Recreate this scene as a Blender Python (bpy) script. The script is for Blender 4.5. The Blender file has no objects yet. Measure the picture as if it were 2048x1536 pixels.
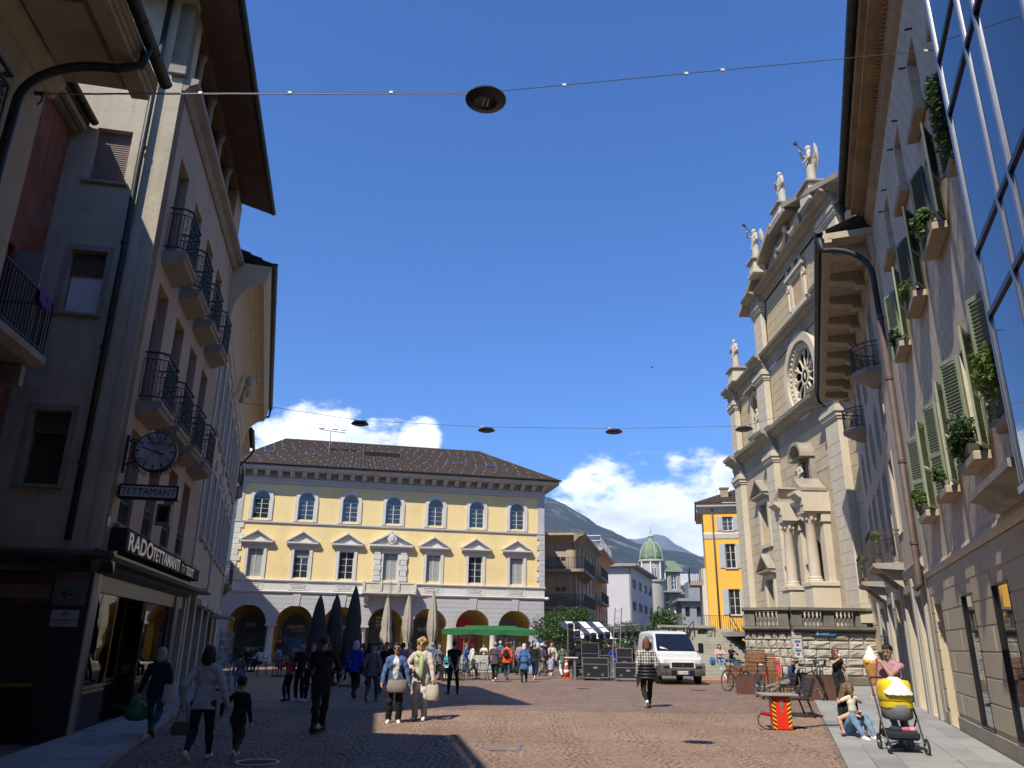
import bpy, bmesh, math, random
import numpy as np
from mathutils import Vector, Matrix
from mathutils.geometry import tessellate_polygon
R = math.radians
random.seed(7)
SC = bpy.context.scene
COL = SC.collection
# ------------------------------------------------------------------ camera, sky, sun, exposure
CAM_H = 1.65; PITCH = R(18.568); ROLL = R(0.8); FPX = 1545.0
cam_d = bpy.data.cameras.new('camera'); cam = bpy.data.objects.new('camera', cam_d); COL.objects.link(cam)
cam_d.sensor_width = 36.0; cam_d.lens = 36.0 * FPX / 2048.0
cam_d.clip_start = 0.1; cam_d.clip_end = 60000
cam.matrix_world = (Matrix.Translation((0, 0, CAM_H)) @ Matrix.Rotation(R(90) + PITCH, 4, 'X') @ Matrix.Rotation(ROLL, 4, 'Z'))
SC.camera = cam
SC.view_settings.view_transform = 'Standard'; SC.view_settings.look = 'None'
SC.view_settings.gamma = 1; SC.view_settings.exposure = 0.45
SC.cycles.max_bounces = 5; SC.cycles.diffuse_bounces = 3; SC.cycles.glossy_bounces = 3; SC.cycles.transmission_bounces = 3; SC.cycles.volume_bounces = 0; SC.cycles.transparent_max_bounces = 6; SC.cycles.caustics_reflective = False; SC.cycles.caustics_refractive = False
SC.cycles.use_adaptive_sampling = True; SC.cycles.adaptive_threshold = 0.02
SUN = Vector((0.44, 0.717, -1.0)).normalized()
sun_d = bpy.data.lights.new('sun', 'SUN'); sun = bpy.data.objects.new('sun', sun_d); COL.objects.link(sun)
sun_d.energy = 5.0; sun_d.angle = R(0.53); sun_d.color = (1.0, 0.935, 0.83)
sun.rotation_euler = SUN.to_track_quat('-Z', 'Y').to_euler()
sun.location = (-20, -30, 60)
W = bpy.data.worlds.new('World'); SC.world = W; W.use_nodes = True
def world_nodes():
 nt = W.node_tree; N = nt.nodes; L = nt.links; N.clear()
 out = N.new('ShaderNodeOutputWorld'); bg = N.new('ShaderNodeBackground'); L.new(bg.outputs[0], out.inputs[0])
 sky = N.new('ShaderNodeTexSky'); sky.sky_type = 'NISHITA'; sky.sun_disc = False
 sky.sun_elevation = R(49.9); sky.sun_rotation = math.atan2(-0.44, -0.717) % (2 * math.pi)
 sky.altitude = 230; sky.air_density = 1.0; sky.dust_density = 0.25; sky.ozone_density = 4.0
 bg.inputs[1].default_value = 0.088
 tc = N.new('ShaderNodeTexCoord')
 sep = N.new('ShaderNodeSeparateXYZ'); L.new(tc.outputs['Generated'], sep.inputs[0])
 def m(op, a, b=None, c=None, clamp=False):
  n = N.new('ShaderNodeMath'); n.operation = op; n.use_clamp = clamp
  for i, x in enumerate((a, b, c)):
   if x is None: continue
   if isinstance(x, (int, float)): n.inputs[i].default_value = x
   else: L.new(x, n.inputs[i])
  return n.outputs[0]
 x, y, z = sep.outputs
 az = m('ARCTAN2', x, y)
 hyp = m('SQRT', m('ADD', m('MULTIPLY', x, x), m('MULTIPLY', y, y)))
 el = m('ARCTAN2', z, hyp)
 comb = N.new('ShaderNodeCombineXYZ'); L.new(m('MULTIPLY', az, 1.0), comb.inputs[0]); L.new(m('MULTIPLY', el, 1.9), comb.inputs[1])
 def noise(scale, detail, rough, off=0.0, dist=0.0):
  mp = N.new('ShaderNodeVectorMath'); mp.operation = 'ADD'; L.new(comb.outputs[0], mp.inputs[0]); mp.inputs[1].default_value = (off, off * .7, off * 1.3)
  n = N.new('ShaderNodeTexNoise'); n.inputs['Scale'].default_value = scale; n.inputs['Detail'].default_value = detail
  n.inputs['Roughness'].default_value = rough; n.inputs['Distortion'].default_value = dist; L.new(mp.outputs[0], n.inputs['Vector']); return n.outputs['Fac']
 def bank(a0, e0, ra, re_up, re_dn):
  da = m('DIVIDE', m('SUBTRACT', az, a0), ra)
  de = m('SUBTRACT', el, e0)
  up = m('DIVIDE', m('MAXIMUM', de, 0.0), re_up); dn = m('DIVIDE', m('MINIMUM', de, 0.0), re_dn)
  d2 = m('ADD', m('MULTIPLY', da, da), m('ADD', m('MULTIPLY', up, up), m('MULTIPLY', dn, dn)))
  return m('SUBTRACT', 1.0, d2)
 BANKS = [(-0.235, 0.200, 0.150, 0.088, 0.10), (-0.125, 0.238, 0.036, 0.038, 0.06), (-0.34, 0.195, 0.10, 0.05, 0.1), (0.185, 0.140, 0.165, 0.095, 0.12), (0.285, 0.195, 0.04, 0.030, 0.03), (0.31, 0.12, 0.12, 0.07, 0.1),
    (0.75, 0.12, 0.30, 0.09, 0.1), (1.5, 0.16, 0.25, 0.10, 0.1), (2.3, 0.12, 0.35, 0.08, 0.1), (-0.8, 0.14, 0.22, 0.08, 0.1), (-1.5, 0.12, 0.4, 0.09, 0.1), (-2.4, 0.15, 0.3, 0.1, 0.1)]
 f = None
 for b in BANKS:
  q = bank(*b); f = q if f is None else m('MAXIMUM', f, q)
 f = m('MAXIMUM', f, -2.0)
 n1 = noise(9.0, 9.0, 0.58, 3.1, 0.15); n2 = noise(24.0, 8.0, 0.6, 7.7)
 dens = m('ADD', f, m('MULTIPLY', m('SUBTRACT', n1, 0.5), 3.0))
 dens = m('ADD', dens, m('MULTIPLY', m('SUBTRACT', n2, 0.5), 1.1))
 mr = N.new('ShaderNodeMapRange'); mr.interpolation_type = 'SMOOTHSTEP'; L.new(dens, mr.inputs[0]); mr.inputs[1].default_value = 0.02; mr.inputs[2].default_value = 0.62
 n3 = noise(13.0, 7.0, 0.6, 11.3, 0.3)
 n4 = noise(13.0, 7.0, 0.6, 11.26, 0.3)
 lit = m('ADD', m('MULTIPLY', m('SUBTRACT', n3, 0.5), 1.5), 0.60)
 lit = m('ADD', lit, m('MULTIPLY', m('SUBTRACT', n1, n2), 0.6))
 edge = N.new('ShaderNodeMapRange'); L.new(dens, edge.inputs[0]); edge.inputs[1].default_value = 0.5; edge.inputs[2].default_value = 1.7; edge.inputs[3].default_value = 0.25; edge.inputs[4].default_value = -0.12
 lit = m('ADD', lit, edge.outputs[0], None, True)
 cr = N.new('ShaderNodeMix'); cr.data_type = 'RGBA'; L.new(lit, cr.inputs[0])
 cr.inputs[6].default_value = (5.4, 6.3, 7.9, 1); cr.inputs[7].default_value = (13.6, 14.0, 14.2, 1)
 mix = N.new('ShaderNodeMix'); mix.data_type = 'RGBA'; L.new(mr.outputs[0], mix.inputs[0])
 hs = N.new('ShaderNodeHueSaturation'); hs.inputs['Saturation'].default_value = 1.12; hs.inputs['Value'].default_value = 1.0; L.new(sky.outputs[0], hs.inputs['Color'])
 tn = N.new('ShaderNodeMix'); tn.data_type = 'RGBA'; tn.blend_type = 'MULTIPLY'; tn.inputs[0].default_value = 1.0; L.new(hs.outputs[0], tn.inputs[6]); tn.inputs[7].default_value = (0.74, 1.11, 1.62, 1)
 L.new(tn.outputs[2], mix.inputs[6]); L.new(cr.outputs[2], mix.inputs[7])
 L.new(mix.outputs[2], bg.inputs[0])
world_nodes()
# ------------------------------------------------------------------ helpers
def px_ray(px, py):
 u = (px - 1024) / FPX; v = (768 - py) / FPX; c, s = math.cos(ROLL), math.sin(ROLL)
 x = u * c - v * s; y = u * s + v * c
 return Vector((x, math.cos(PITCH) - y * math.sin(PITCH), y * math.cos(PITCH) + math.sin(PITCH)))
def on_ground(px, py, z=0.0):
 d = px_ray(px, py); return Vector((0, 0, CAM_H)) + d * ((z - CAM_H) / d.z)
def at_depth(px, py, Y):
 d = px_ray(px, py); return Vector((0, 0, CAM_H)) + d * (Y / d.y)
def tag(o, label=None, cat=None, group=None, kind=None):
 if label: o['label'] = label
 if cat: o['category'] = cat
 if group: o['group'] = group
 if kind: o['kind'] = kind
 return o
def empty(name, loc=(0, 0, 0), rz=0.0, label=None, cat=None, group=None, parent=None, kind=None):
 o = bpy.data.objects.new(name, None); COL.objects.link(o); o.location = loc; o.rotation_euler = (0, 0, rz); o.parent = parent
 o.empty_display_size = 0.2
 return tag(o, label, cat, group, kind)
def inst(src, name, loc, rot=(0, 0, 0), parent=None, scale=None):
 o = bpy.data.objects.new(name, src if isinstance(src, bpy.types.Mesh) else src.data); COL.objects.link(o)
 o.location = loc; o.rotation_euler = rot; o.parent = parent
 if scale: o.scale = scale
 return o
def copy_tree(o, parent=None):
 c = o.copy(); COL.objects.link(c); c.parent = parent
 for ch in list(o.children): copy_tree(ch, c)
 return c
class MB:
 def __init__(s): s.v = []; s.f = []; s.m = []; s.cm = 0; s.sm = []; s.csm = False
 def add(s, vs, fs):
  b = len(s.v); s.v.extend(tuple(p) for p in vs); s.f.extend(tuple(i + b for i in f) for f in fs); s.m.extend([s.cm] * len(fs)); s.sm.extend([s.csm] * len(fs)); return s
 def box(s, x0, x1, y0, y1, z0, z1):
  return s.add([(x0, y0, z0), (x1, y0, z0), (x1, y1, z0), (x0, y1, z0), (x0, y0, z1), (x1, y0, z1), (x1, y1, z1), (x0, y1, z1)],
      [(0, 3, 2, 1), (4, 5, 6, 7), (0, 1, 5, 4), (1, 2, 6, 5), (2, 3, 7, 6), (3, 0, 4, 7)])
 def cbox(s, x0, x1, y0, y1, z0, z1, c=0.01):
  def ring(d, z): return [(x0 + d, y0 + 0, z), (x1 - d, y0, z), (x1, y0 + d, z), (x1, y1 - d, z), (x1 - d, y1, z), (x0 + d, y1, z), (x0, y1 - d, z), (x0, y0 + d, z)]
  def rin(z): return [(min(max(x, x0 + c), x1 - c), min(max(y, y0 + c), y1 - c), z) for x, y, z in ring(c, z)]
  vs = rin(z0) + ring(c, z0 + c) + ring(c, z1 - c) + rin(z1); fs = [tuple(range(7, -1, -1)), tuple(range(24, 32))]
  for k in range(3):
   for i in range(8): a = k * 8 + i; b = k * 8 + (i + 1) % 8; fs.append((a, b, b + 8, a + 8))
  return s.add(vs, fs)
 def obox(s, c, size, rz=0.0, rx=0.0, ry=0.0):
  M_ = Matrix.Rotation(rz, 3, 'Z') @ Matrix.Rotation(ry, 3, 'Y') @ Matrix.Rotation(rx, 3, 'X'); c = Vector(c); h = [q / 2 for q in size]
  vs = [c + M_ @ Vector((a * h[0], b * h[1], d * h[2])) for d in (-1, 1) for a, b in ((-1, -1), (1, -1), (1, 1), (-1, 1))]
  return s.add(vs, [(0, 3, 2, 1), (4, 5, 6, 7), (0, 1, 5, 4), (1, 2, 6, 5), (2, 3, 7, 6), (3, 0, 4, 7)])
 def prism(s, poly, y0, y1, holes=()):
  loops = [poly] + list(holes); flat = [p for l in loops for p in l]
  tris = tessellate_polygon([[Vector((p[0], p[1], 0)) for p in l] for l in loops]); n = len(flat)
  vs = [(p[0], y0, p[1]) for p in flat] + [(p[0], y1, p[1]) for p in flat]; fs = []
  for t in tris:
   a, b, c = (flat[i] for i in t)
   if (b[0] - a[0]) * (c[1] - a[1]) - (b[1] - a[1]) * (c[0] - a[0]) < 0: t = (t[0], t[2], t[1])
   fs.append(tuple(t)); fs.append((t[2] + n, t[1] + n, t[0] + n))
  o = 0
  for k, l in enumerate(loops):
   m = len(l); ar = sum(l[i][0] * l[(i + 1) % m][1] - l[(i + 1) % m][0] * l[i][1] for i in range(m))
   flip = (ar > 0) == (k > 0)
   for i in range(m):
    a = o + i; b = o + (i + 1) % m
    fs.append((a, a + n, b + n, b) if not flip else (a, b, b + n, a + n))
   o += m
  return s.add(vs, fs)
 def xprism(s, poly, x0, x1):
  n = len(poly); tris = tessellate_polygon([[Vector((p[0], p[1], 0)) for p in poly]])
  vs = [(x0, p[0], p[1]) for p in poly] + [(x1, p[0], p[1]) for p in poly]
  fs = [tuple(t) for t in tris] + [(t[2] + n, t[1] + n, t[0] + n) for t in tris] + [(i, i + n, (i + 1) % n + n, (i + 1) % n) for i in range(n)]
  return s.add(vs, fs)
 def tube(s, pts, r, n=8, cap=True, r2=None):
  pts = [Vector(p) for p in pts]; m = len(pts); vs = []; fs = []; prev = None
  for i, p in enumerate(pts):
   t = (pts[min(i + 1, m - 1)] - pts[max(i - 1, 0)])
   t = t.normalized() if t.length > 1e-9 else Vector((0, 0, 1))
   if prev is None:
    a = t.orthogonal().normalized()
   else:
    a = (prev - t * prev.dot(t)); a = a.normalized() if a.length > 1e-6 else t.orthogonal().normalized()
   prev = a; b = t.cross(a); rr = r if r2 is None else r + (r2 - r) * i / max(1, m - 1)
   if isinstance(r, (list, tuple)): rr = r[i]
   vs += [p + (a * math.cos(2 * math.pi * k / n) + b * math.sin(2 * math.pi * k / n)) * rr for k in range(n)]
  for i in range(m - 1):
   for k in range(n): fs.append((i * n + k, i * n + (k + 1) % n, (i + 1) * n + (k + 1) % n, (i + 1) * n + k))
  if cap: fs.append(tuple(range(n - 1, -1, -1))); fs.append(tuple((m - 1) * n + k for k in range(n)))
  return s.add(vs, fs)
 def lathe(s, prof, c=(0, 0, 0), n=16, a0=0.0, a1=2 * math.pi, axis='z'):
  full = abs(a1 - a0 - 2 * math.pi) < 1e-6; k = n if full else n + 1; vs = []; fs = []
  for r, h in prof:
   for i in range(k):
    a = a0 + (a1 - a0) * i / n; x, y, z = r * math.cos(a), r * math.sin(a), h
    if axis == 'y': x, y, z = x, h, y
    if axis == 'x': x, y, z = h, x, y
    vs.append((c[0] + x, c[1] + y, c[2] + z))
  for j in range(len(prof) - 1):
   for i in range(n): a = j * k + i; b = j * k + (i + 1) % k; fs.append((a, b, b + k, a + k))
  if full:
   if prof[0][0] > 1e-5: fs.append(tuple(range(k - 1, -1, -1)))
   if prof[-1][0] > 1e-5: fs.append(tuple((len(prof) - 1) * k + i for i in range(k)))
  return s.add(vs, fs)
 def ball(s, c, r, n=10, m=6, rot=None):
  if not isinstance(r, (tuple, list)): r = (r, r, r)
  vs = []; fs = []
  for j in range(m + 1):
   ph = -math.pi / 2 + math.pi * j / m
   for i in range(n):
    a = 2 * math.pi * i / n; p = Vector((r[0] * math.cos(ph) * math.cos(a), r[1] * math.cos(ph) * math.sin(a), r[2] * math.sin(ph)))
    if rot: p = rot @ p
    vs.append((c[0] + p.x, c[1] + p.y, c[2] + p.z))
  for j in range(m):
   for i in range(n): a = j * n + i; b = j * n + (i + 1) % n; fs.append((a, b, b + n, a + n))
  return s.add(vs, fs)
 def quad(s, a, b, c, d): return s.add([a, b, c, d], [(0, 1, 2, 3)])
 def xform(s, M_):
  s.v = [tuple(M_ @ Vector(p)) for p in s.v]; return s
 def mesh(s, name, mats, smooth=None):
  me = bpy.data.meshes.new(name); me.from_pydata(s.v, [], s.f)
  for m in (mats if isinstance(mats, (list, tuple)) else [mats] if mats else []): me.materials.append(m)
  if any(s.m): me.polygons.foreach_set('material_index', s.m)
  if smooth is not None: me.polygons.foreach_set('use_smooth', [bool(smooth)] * len(s.f))
  elif any(s.sm): me.polygons.foreach_set('use_smooth', s.sm)
  me.update(); return me
 def build(s, name, mats, parent=None, loc=(0, 0, 0), rot=(0, 0, 0), smooth=None, kind=None, label=None, cat=None, group=None, fix=False, angle=None):
  if angle is not None: smooth = True
  me = s.mesh(name, mats, smooth)
  if fix or angle is not None:
   bm = bmesh.new(); bm.from_mesh(me)
   if fix: bmesh.ops.recalc_face_normals(bm, faces=bm.faces)
   if angle is not None:
    bmesh.ops.remove_doubles(bm, verts=bm.verts, dist=1e-5)
    for e in bm.edges:
     if len(e.link_faces) == 2 and e.calc_face_angle(0) > angle: e.smooth = False
   bm.to_mesh(me); bm.free()
  o = bpy.data.objects.new(name, me); COL.objects.link(o); o.location = loc; o.rotation_euler = rot; o.parent = parent
  return tag(o, label, cat, group, kind)
def rect(x0, x1, z0, z1): return [(x0, z0), (x1, z0), (x1, z1), (x0, z1)]
def arch(x0, x1, z0, zs, n=12, rise=None):
 c = (x0 + x1) / 2; r = (x1 - x0) / 2; h = r if rise is None else rise
 return [(x0, z0), (x1, z0)] + [(c + r * math.cos(math.pi * i / n), zs + h * math.sin(math.pi * i / n)) for i in range(n + 1)]
def ellipse(cx, cz, rx, rz, n=20): return [(cx + rx * math.cos(2 * math.pi * i / n), cz + rz * math.sin(2 * math.pi * i / n)) for i in range(n)]
# ------------------------------------------------------------------ materials
MATS = {}
def M(name, col, rough=0.85, var=0.12, scale=1.5, bump=0.15, bscale=40.0, metal=0.0, streak=0.0, dirt=0.0, dirtcol=None, spec=0.4, coord='Object', fine=0.05):
 if name in MATS: return MATS[name]
 mt = bpy.data.materials.new(name); mt.use_nodes = True; nt = mt.node_tree; N = nt.nodes; L = nt.links
 b = N['Principled BSDF']; b.inputs['Roughness'].default_value = rough; b.inputs['Metallic'].default_value = metal
 b.inputs['Specular IOR Level'].default_value = spec
 tc = N.new('ShaderNodeTexCoord'); src = tc.outputs[coord]
 def noise(sc, det=4, ro=0.55, vec=None):
  n = N.new('ShaderNodeTexNoise'); n.inputs['Scale'].default_value = sc; n.inputs['Detail'].default_value = det; n.inputs['Roughness'].default_value = ro
  L.new(vec or src, n.inputs['Vector']); return n.outputs['Fac']
 def mixc(fac, a, c, mode='MIX'):
  n = N.new('ShaderNodeMix'); n.data_type = 'RGBA'; n.blend_type = mode
  if isinstance(fac, (int, float)): n.inputs[0].default_value = fac
  else: L.new(fac, n.inputs[0])
  for i, q in ((6, a), (7, c)):
   if isinstance(q, (tuple, list)): n.inputs[i].default_value = (*q[:3], 1)
   else: L.new(q, n.inputs[i])
  return n.outputs[2]
 def ramp(f, a, c, lo=0.0, hi=1.0):
  n = N.new('ShaderNodeMapRange'); L.new(f, n.inputs[0]); n.inputs[1].default_value = a; n.inputs[2].default_value = c; n.inputs[3].default_value = lo; n.inputs[4].default_value = hi; return n.outputs[0]
 lo = tuple(max(0, c * (1 - var)) for c in col); hi = tuple(min(1, c * (1 + var)) for c in col)
 c = mixc(ramp(noise(scale, 5, 0.6), 0.3, 0.7), lo, hi)
 if fine: c = mixc(1.0, c, mixc(ramp(noise(scale * 22, 3), 0.3, 0.7), (1 - 2 * fine,) * 3, (1, 1, 1)), 'MULTIPLY')
 if streak:
  mp = N.new('ShaderNodeMapping'); L.new(src, mp.inputs[0]); mp.inputs['Scale'].default_value = (3.0, 3.0, 0.22)
  c = mixc(ramp(noise(1.6, 6, 0.65, mp.outputs[0]), 0.5, 0.75, 0, streak), c, dirtcol or tuple(q * 0.35 for q in col))
 if dirt:
  c = mixc(ramp(noise(scale * 0.6 + 0.2, 8, 0.7), 0.52, 0.66, 0, dirt), c, dirtcol or tuple(q * 0.4 for q in col))
 L.new(c, b.inputs['Base Color'])
 if bump:
  bp = N.new('ShaderNodeBump'); bp.inputs['Strength'].default_value = bump; bp.inputs['Distance'].default_value = 0.02
  L.new(noise(bscale, 5, 0.6), bp.inputs['Height']); L.new(bp.outputs[0], b.inputs['Normal'])
 MATS[name] = mt; return mt
def glass(name, col=(0.02, 0.025, 0.03), rough=0.06, spec=0.8, wob=0.03):
 if name in MATS: return MATS[name]
 mt = M(name, col, rough=rough, var=0.2, scale=2, bump=0.0, spec=spec, fine=0)
 nt = mt.node_tree; b = nt.nodes['Principled BSDF']; b.inputs['IOR'].default_value = 1.55; b.inputs['Coat Weight'].default_value = 0.6; b.inputs['Coat Roughness'].default_value = 0.03
 tc = nt.nodes.new('ShaderNodeTexCoord'); n = nt.nodes.new('ShaderNodeTexNoise'); n.inputs['Scale'].default_value = 1.3; nt.links.new(tc.outputs['Object'], n.inputs['Vector'])
 bp = nt.nodes.new('ShaderNodeBump'); bp.inputs['Strength'].default_value = wob; bp.inputs['Distance'].default_value = 0.2; nt.links.new(n.outputs['Fac'], bp.inputs['Height']); nt.links.new(bp.outputs[0], b.inputs['Normal'])
 return mt
def emit(name, col, strength):
 if name in MATS: return MATS[name]
 mt = M(name, col, bump=0); b = mt.node_tree.nodes['Principled BSDF']; b.inputs['Emission Color'].default_value = (*col, 1); b.inputs['Emission Strength'].default_value = strength; return mt
def text(body, size, mat, parent, loc, rot=(R(90), 0, 0), name='lettering', extrude=0.004, align='LEFT', sx=1.0, shear=0.0, space=1.0, label=None, bold=0.0):
 cu = bpy.data.curves.new(name, 'FONT'); cu.body = body; cu.size = size; cu.extrude = extrude; cu.align_x = align; cu.materials.append(mat); cu.shear = shear; cu.space_character = space; cu.offset = bold
 cu.resolution_u = 3
 tmp = bpy.data.objects.new(name, cu); me = bpy.data.meshes.new_from_object(tmp); bpy.data.objects.remove(tmp); bpy.data.curves.remove(cu)
 if not me.materials: me.materials.append(mat)
 o = bpy.data.objects.new(name, me); COL.objects.link(o); o.location = loc; o.rotation_euler = rot; o.scale = (sx, 1, 1); o.parent = parent
 if label: o['label'] = label
 return o
STONE_L = M('pale_granite', (0.42, 0.41, 0.40), 0.8, 0.10, 1.2, 0.1, 60, dirt=0.25)
IRON = M('wrought_iron', (0.022, 0.022, 0.024), 0.55, 0.2, 6, 0.1, 80, spec=0.4)
GUTTER = M('patina_copper', (0.035, 0.042, 0.040), 0.5, 0.3, 3, 0.1, 50, metal=0.4)
GLASS = glass('window_glass')
DARK = M('dark_interior', (0.012, 0.012, 0.013), 0.9, 0.3, 2, 0)
WHITE = M('white_paint', (0.72, 0.71, 0.68), 0.55, 0.06, 3, 0.03)
BLACKP = M('black_paint', (0.015, 0.015, 0.016), 0.35, 0.2, 5, 0.02)
STEEL = M('galvanised_steel', (0.42, 0.43, 0.44), 0.4, 0.15, 8, 0.03, metal=0.8)
# ------------------------------------------------------------------ architectural builders
def clear_glass(name='shop_glass', tint=(0.75, 0.8, 0.8)):
 if name in MATS: return MATS[name]
 mt = bpy.data.materials.new(name); mt.use_nodes = True; nt = mt.node_tree; N = nt.nodes; L = nt.links; N.remove(N['Principled BSDF'])
 tr = N.new('ShaderNodeBsdfTransparent'); tr.inputs[0].default_value = (*tint, 1); gl = N.new('ShaderNodeBsdfGlossy'); gl.inputs['Roughness'].default_value = 0.01
 fr = N.new('ShaderNodeFresnel'); fr.inputs[0].default_value = 1.8; mx = N.new('ShaderNodeMixShader'); L.new(fr.outputs[0], mx.inputs[0]); L.new(tr.outputs[0], mx.inputs[1]); L.new(gl.outputs[0], mx.inputs[2])
 L.new(mx.outputs[0], N['Material Output'].inputs[0]); MATS[name] = mt; return mt
SHOPGLASS = clear_glass()
def spiral(cx, cz, r0, turns, a0, ccw=1, n=12, y=0.0):
 return [(cx + r0 * (1 - 0.8 * i / n) * math.cos(a0 + ccw * 2 * math.pi * turns * i / n), y, cz + r0 * (1 - 0.8 * i / n) * math.sin(a0 + ccw * 2 * math.pi * turns * i / n)) for i in range(n + 1)]
def scroll_panel(mb, w, h, z0, step=0.2, t=0.007):
 n = max(1, round(w / step)); s = w / n
 for i in range(n + 1): mb.box(i * s - t, i * s + t, -t, t, z0, z0 + h)
 for i in range(n):
  c = (i + 0.5) * s; r = s * 0.36; k = max(2, round(h / (s * 1.05))); hh = h / k
  for j in range(k):
   zc = z0 + (j + 0.5) * hh; d = 1 if (i + j) % 2 else -1
   mb.tube(spiral(c - d * r * 0.25, zc + hh * 0.22, r * 0.72, 1.15, R(270), d, 9), t * 0.9, 4, False)
   mb.tube(spiral(c + d * r * 0.25, zc - hh * 0.22, r * 0.72, 1.15, R(90), d, 9), t * 0.9, 4, False)
def railing(path, h, z0, style='scroll', step=0.2, t=0.008):
 mb = MB()
 for (x0, y0), (x1, y1) in zip(path[:-1], path[1:]):
  w = math.hypot(x1 - x0, y1 - y0); a = math.atan2(y1 - y0, x1 - x0); p = MB()
  p.box(-0.012, w + 0.012, -0.018, 0.018, z0 + h - 0.03, z0 + h); p.box(0, w, -0.012, 0.012, z0 + 0.06, z0 + 0.085)
  if style == 'scroll':
   p.box(0, w, -0.01, 0.01, z0 + h - 0.16, z0 + h - 0.14); scroll_panel(p, w, h - 0.25, z0 + 0.085, step, t)
   n = max(1, round(w / step)); s = w / n
   for i in range(n): p.tube(spiral((i + .5) * s, z0 + h - .085, .04, 0.95, 0, 1, 8), t * .8, 4, False)
  else:
   n = max(2, round(w / step)); s = w / n
   for i in range(n + 1): p.box(i * s - t, i * s + t, -t, t, z0 + 0.02, z0 + h)
  p.xform(Matrix.Translation((x0, y0, 0)) @ Matrix.Rotation(a, 4, 'Z')); mb.add(p.v, p.f)
 return mb
def blind_mesh(x0, x1, z0, z1, y, pitch=0.05):
 mb = MB(); n = max(1, round((z1 - z0) / pitch)); s = (z1 - z0) / n
 for i in range(n):
  a = z0 + i * s
  mb.add([(x0, y, a), (x1, y, a), (x1, y - 0.014, a + s * 0.5), (x0, y - 0.014, a + s * 0.5), (x1, y, a + s * 0.96), (x0, y, a + s * 0.96)], [(0, 1, 2, 3), (3, 2, 4, 5)])
 return mb
WFRAME_CACHE = {}
def window(parent, x0, x1, z0, z1, y=0.12, frame=None, glassm=None, bars=(1, 2), fw=0.05, blind=0.0, blindm=None, curtain=None, arched=False, zs=None, name='window', sill=None, sillm=None):
 frame = frame or WHITE; glassm = glassm or GLASS; w = x1 - x0; h = z1 - z0
 mb = MB()
 if arched:
  mb.prism(arch(0, w, 0, zs - z0), 0, 0.05, [[(p[0], p[1]) for p in reversed(arch(fw, w - fw, fw, zs - z0))]])
  top = zs - z0 - 0.02
  mb.box(fw, w - fw, 0.005, 0.045, top - fw / 2, top + fw / 2)
 else:
  mb.prism(rect(0, w, 0, h), 0, 0.05, [list(reversed(rect(fw, w - fw, fw, h - fw)))]); top = h - fw
 for i in range(1, bars[0] + 1): c = w * i / (bars[0] + 1); mb.box(c - fw * 0.55, c + fw * 0.55, -0.006, 0.046, fw, top)
 for i in range(1, bars[1] + 1): c = fw + (top - fw) * i / (bars[1] + 1); mb.box(fw, w - fw, 0.008, 0.042, c - fw * 0.22, c + fw * 0.22)
 o = mb.build(name, frame, parent, (x0, y, z0))
 p = MB(); pol = arch(fw * .5, w - fw * .5, fw * .5, zs - z0) if arched else rect(fw * .5, w - fw * .5, fw * .5, h - fw * .5)
 t = tessellate_polygon([[Vector((a, b, 0)) for a, b in pol]]); p.add([(a, 0.028, b) for a, b in pol], [tuple(q) for q in t])
 p.build('pane', glassm, o)
 if blind: blind_mesh(0.01, w - 0.01, h * (1 - blind), h, -0.02).build('roller_blind', blindm or frame, o, kind='stuff')
 if curtain:
  c = MB(); n = 14
  vs = [(fw + (w - 2 * fw) * i / n, 0.022 + 0.004 * (i % 2), q) for q in (fw, h * 0.95) for i in range(n + 1)]
  c.add(vs, [(i, i + 1, i + n + 2, i + n + 1) for i in range(n)]); c.build('curtain', curtain, o)
 if sill: MB().cbox(-sill[0], w + sill[0], -y - sill[1], -0.005, -sill[2], -0.004, 0.012).build('sill', sillm or STONE_L, o)
 return o
def tiled_roof(mb_eave, name, mat, parent, a, b, c, d, nu, nv, amp=0.03, pan=True):
 a, b, c, d = map(Vector, (a, b, c, d)); nrm = (b - a).cross(d - a).normalized(); mb = MB()
 for j in range(nv):
  t0 = j / nv; t1 = (j + 1) / nv; p0 = a.lerp(d, t0); p1 = b.lerp(c, t0); q0 = a.lerp(d, t1); q1 = b.lerp(c, t1)
  vs = []
  for i in range(nu + 1):
   u = i / nu; lift = amp * (0.5 + 0.5 * math.cos(math.pi * i)) * 0.6
   vs.append(p0.lerp(p1, u) + nrm * (amp + lift)); vs.append(q0.lerp(q1, u) + nrm * lift)
  fs = [(2 * i, 2 * i + 2, 2 * i + 3, 2 * i + 1) for i in range(nu)]; k = len(vs)
  vs += [p0, p1]; fs.append((k, k + 1, 2 * nu, 0)); mb.add(vs, fs)
 return mb.build(name, mat, parent, kind='stuff')
def half_gutter(x0, x1, y, z, r, mat, parent, name='gutter'):
 mb = MB(); n = 8
 prof = [(y + r * math.cos(math.pi + math.pi * i / n), z + r * math.sin(math.pi + math.pi * i / n)) for i in range(n + 1)] + [(y + r * .85, z + .012), (y - r * .85, z + .012)]
 mb.xprism(prof, x0, x1)
 k = max(2, int(abs(x1 - x0) / 0.6))
 for i in range(k + 1):
  xx = x0 + (x1 - x0) * i / k; mb.xprism([(p[0] + (p[0] - y) * .08, p[1] + (p[1] - z) * .08 - .002) for p in prof], xx - .012, xx + .012)
 return mb.build(name, mat, parent, fix=True)
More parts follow.
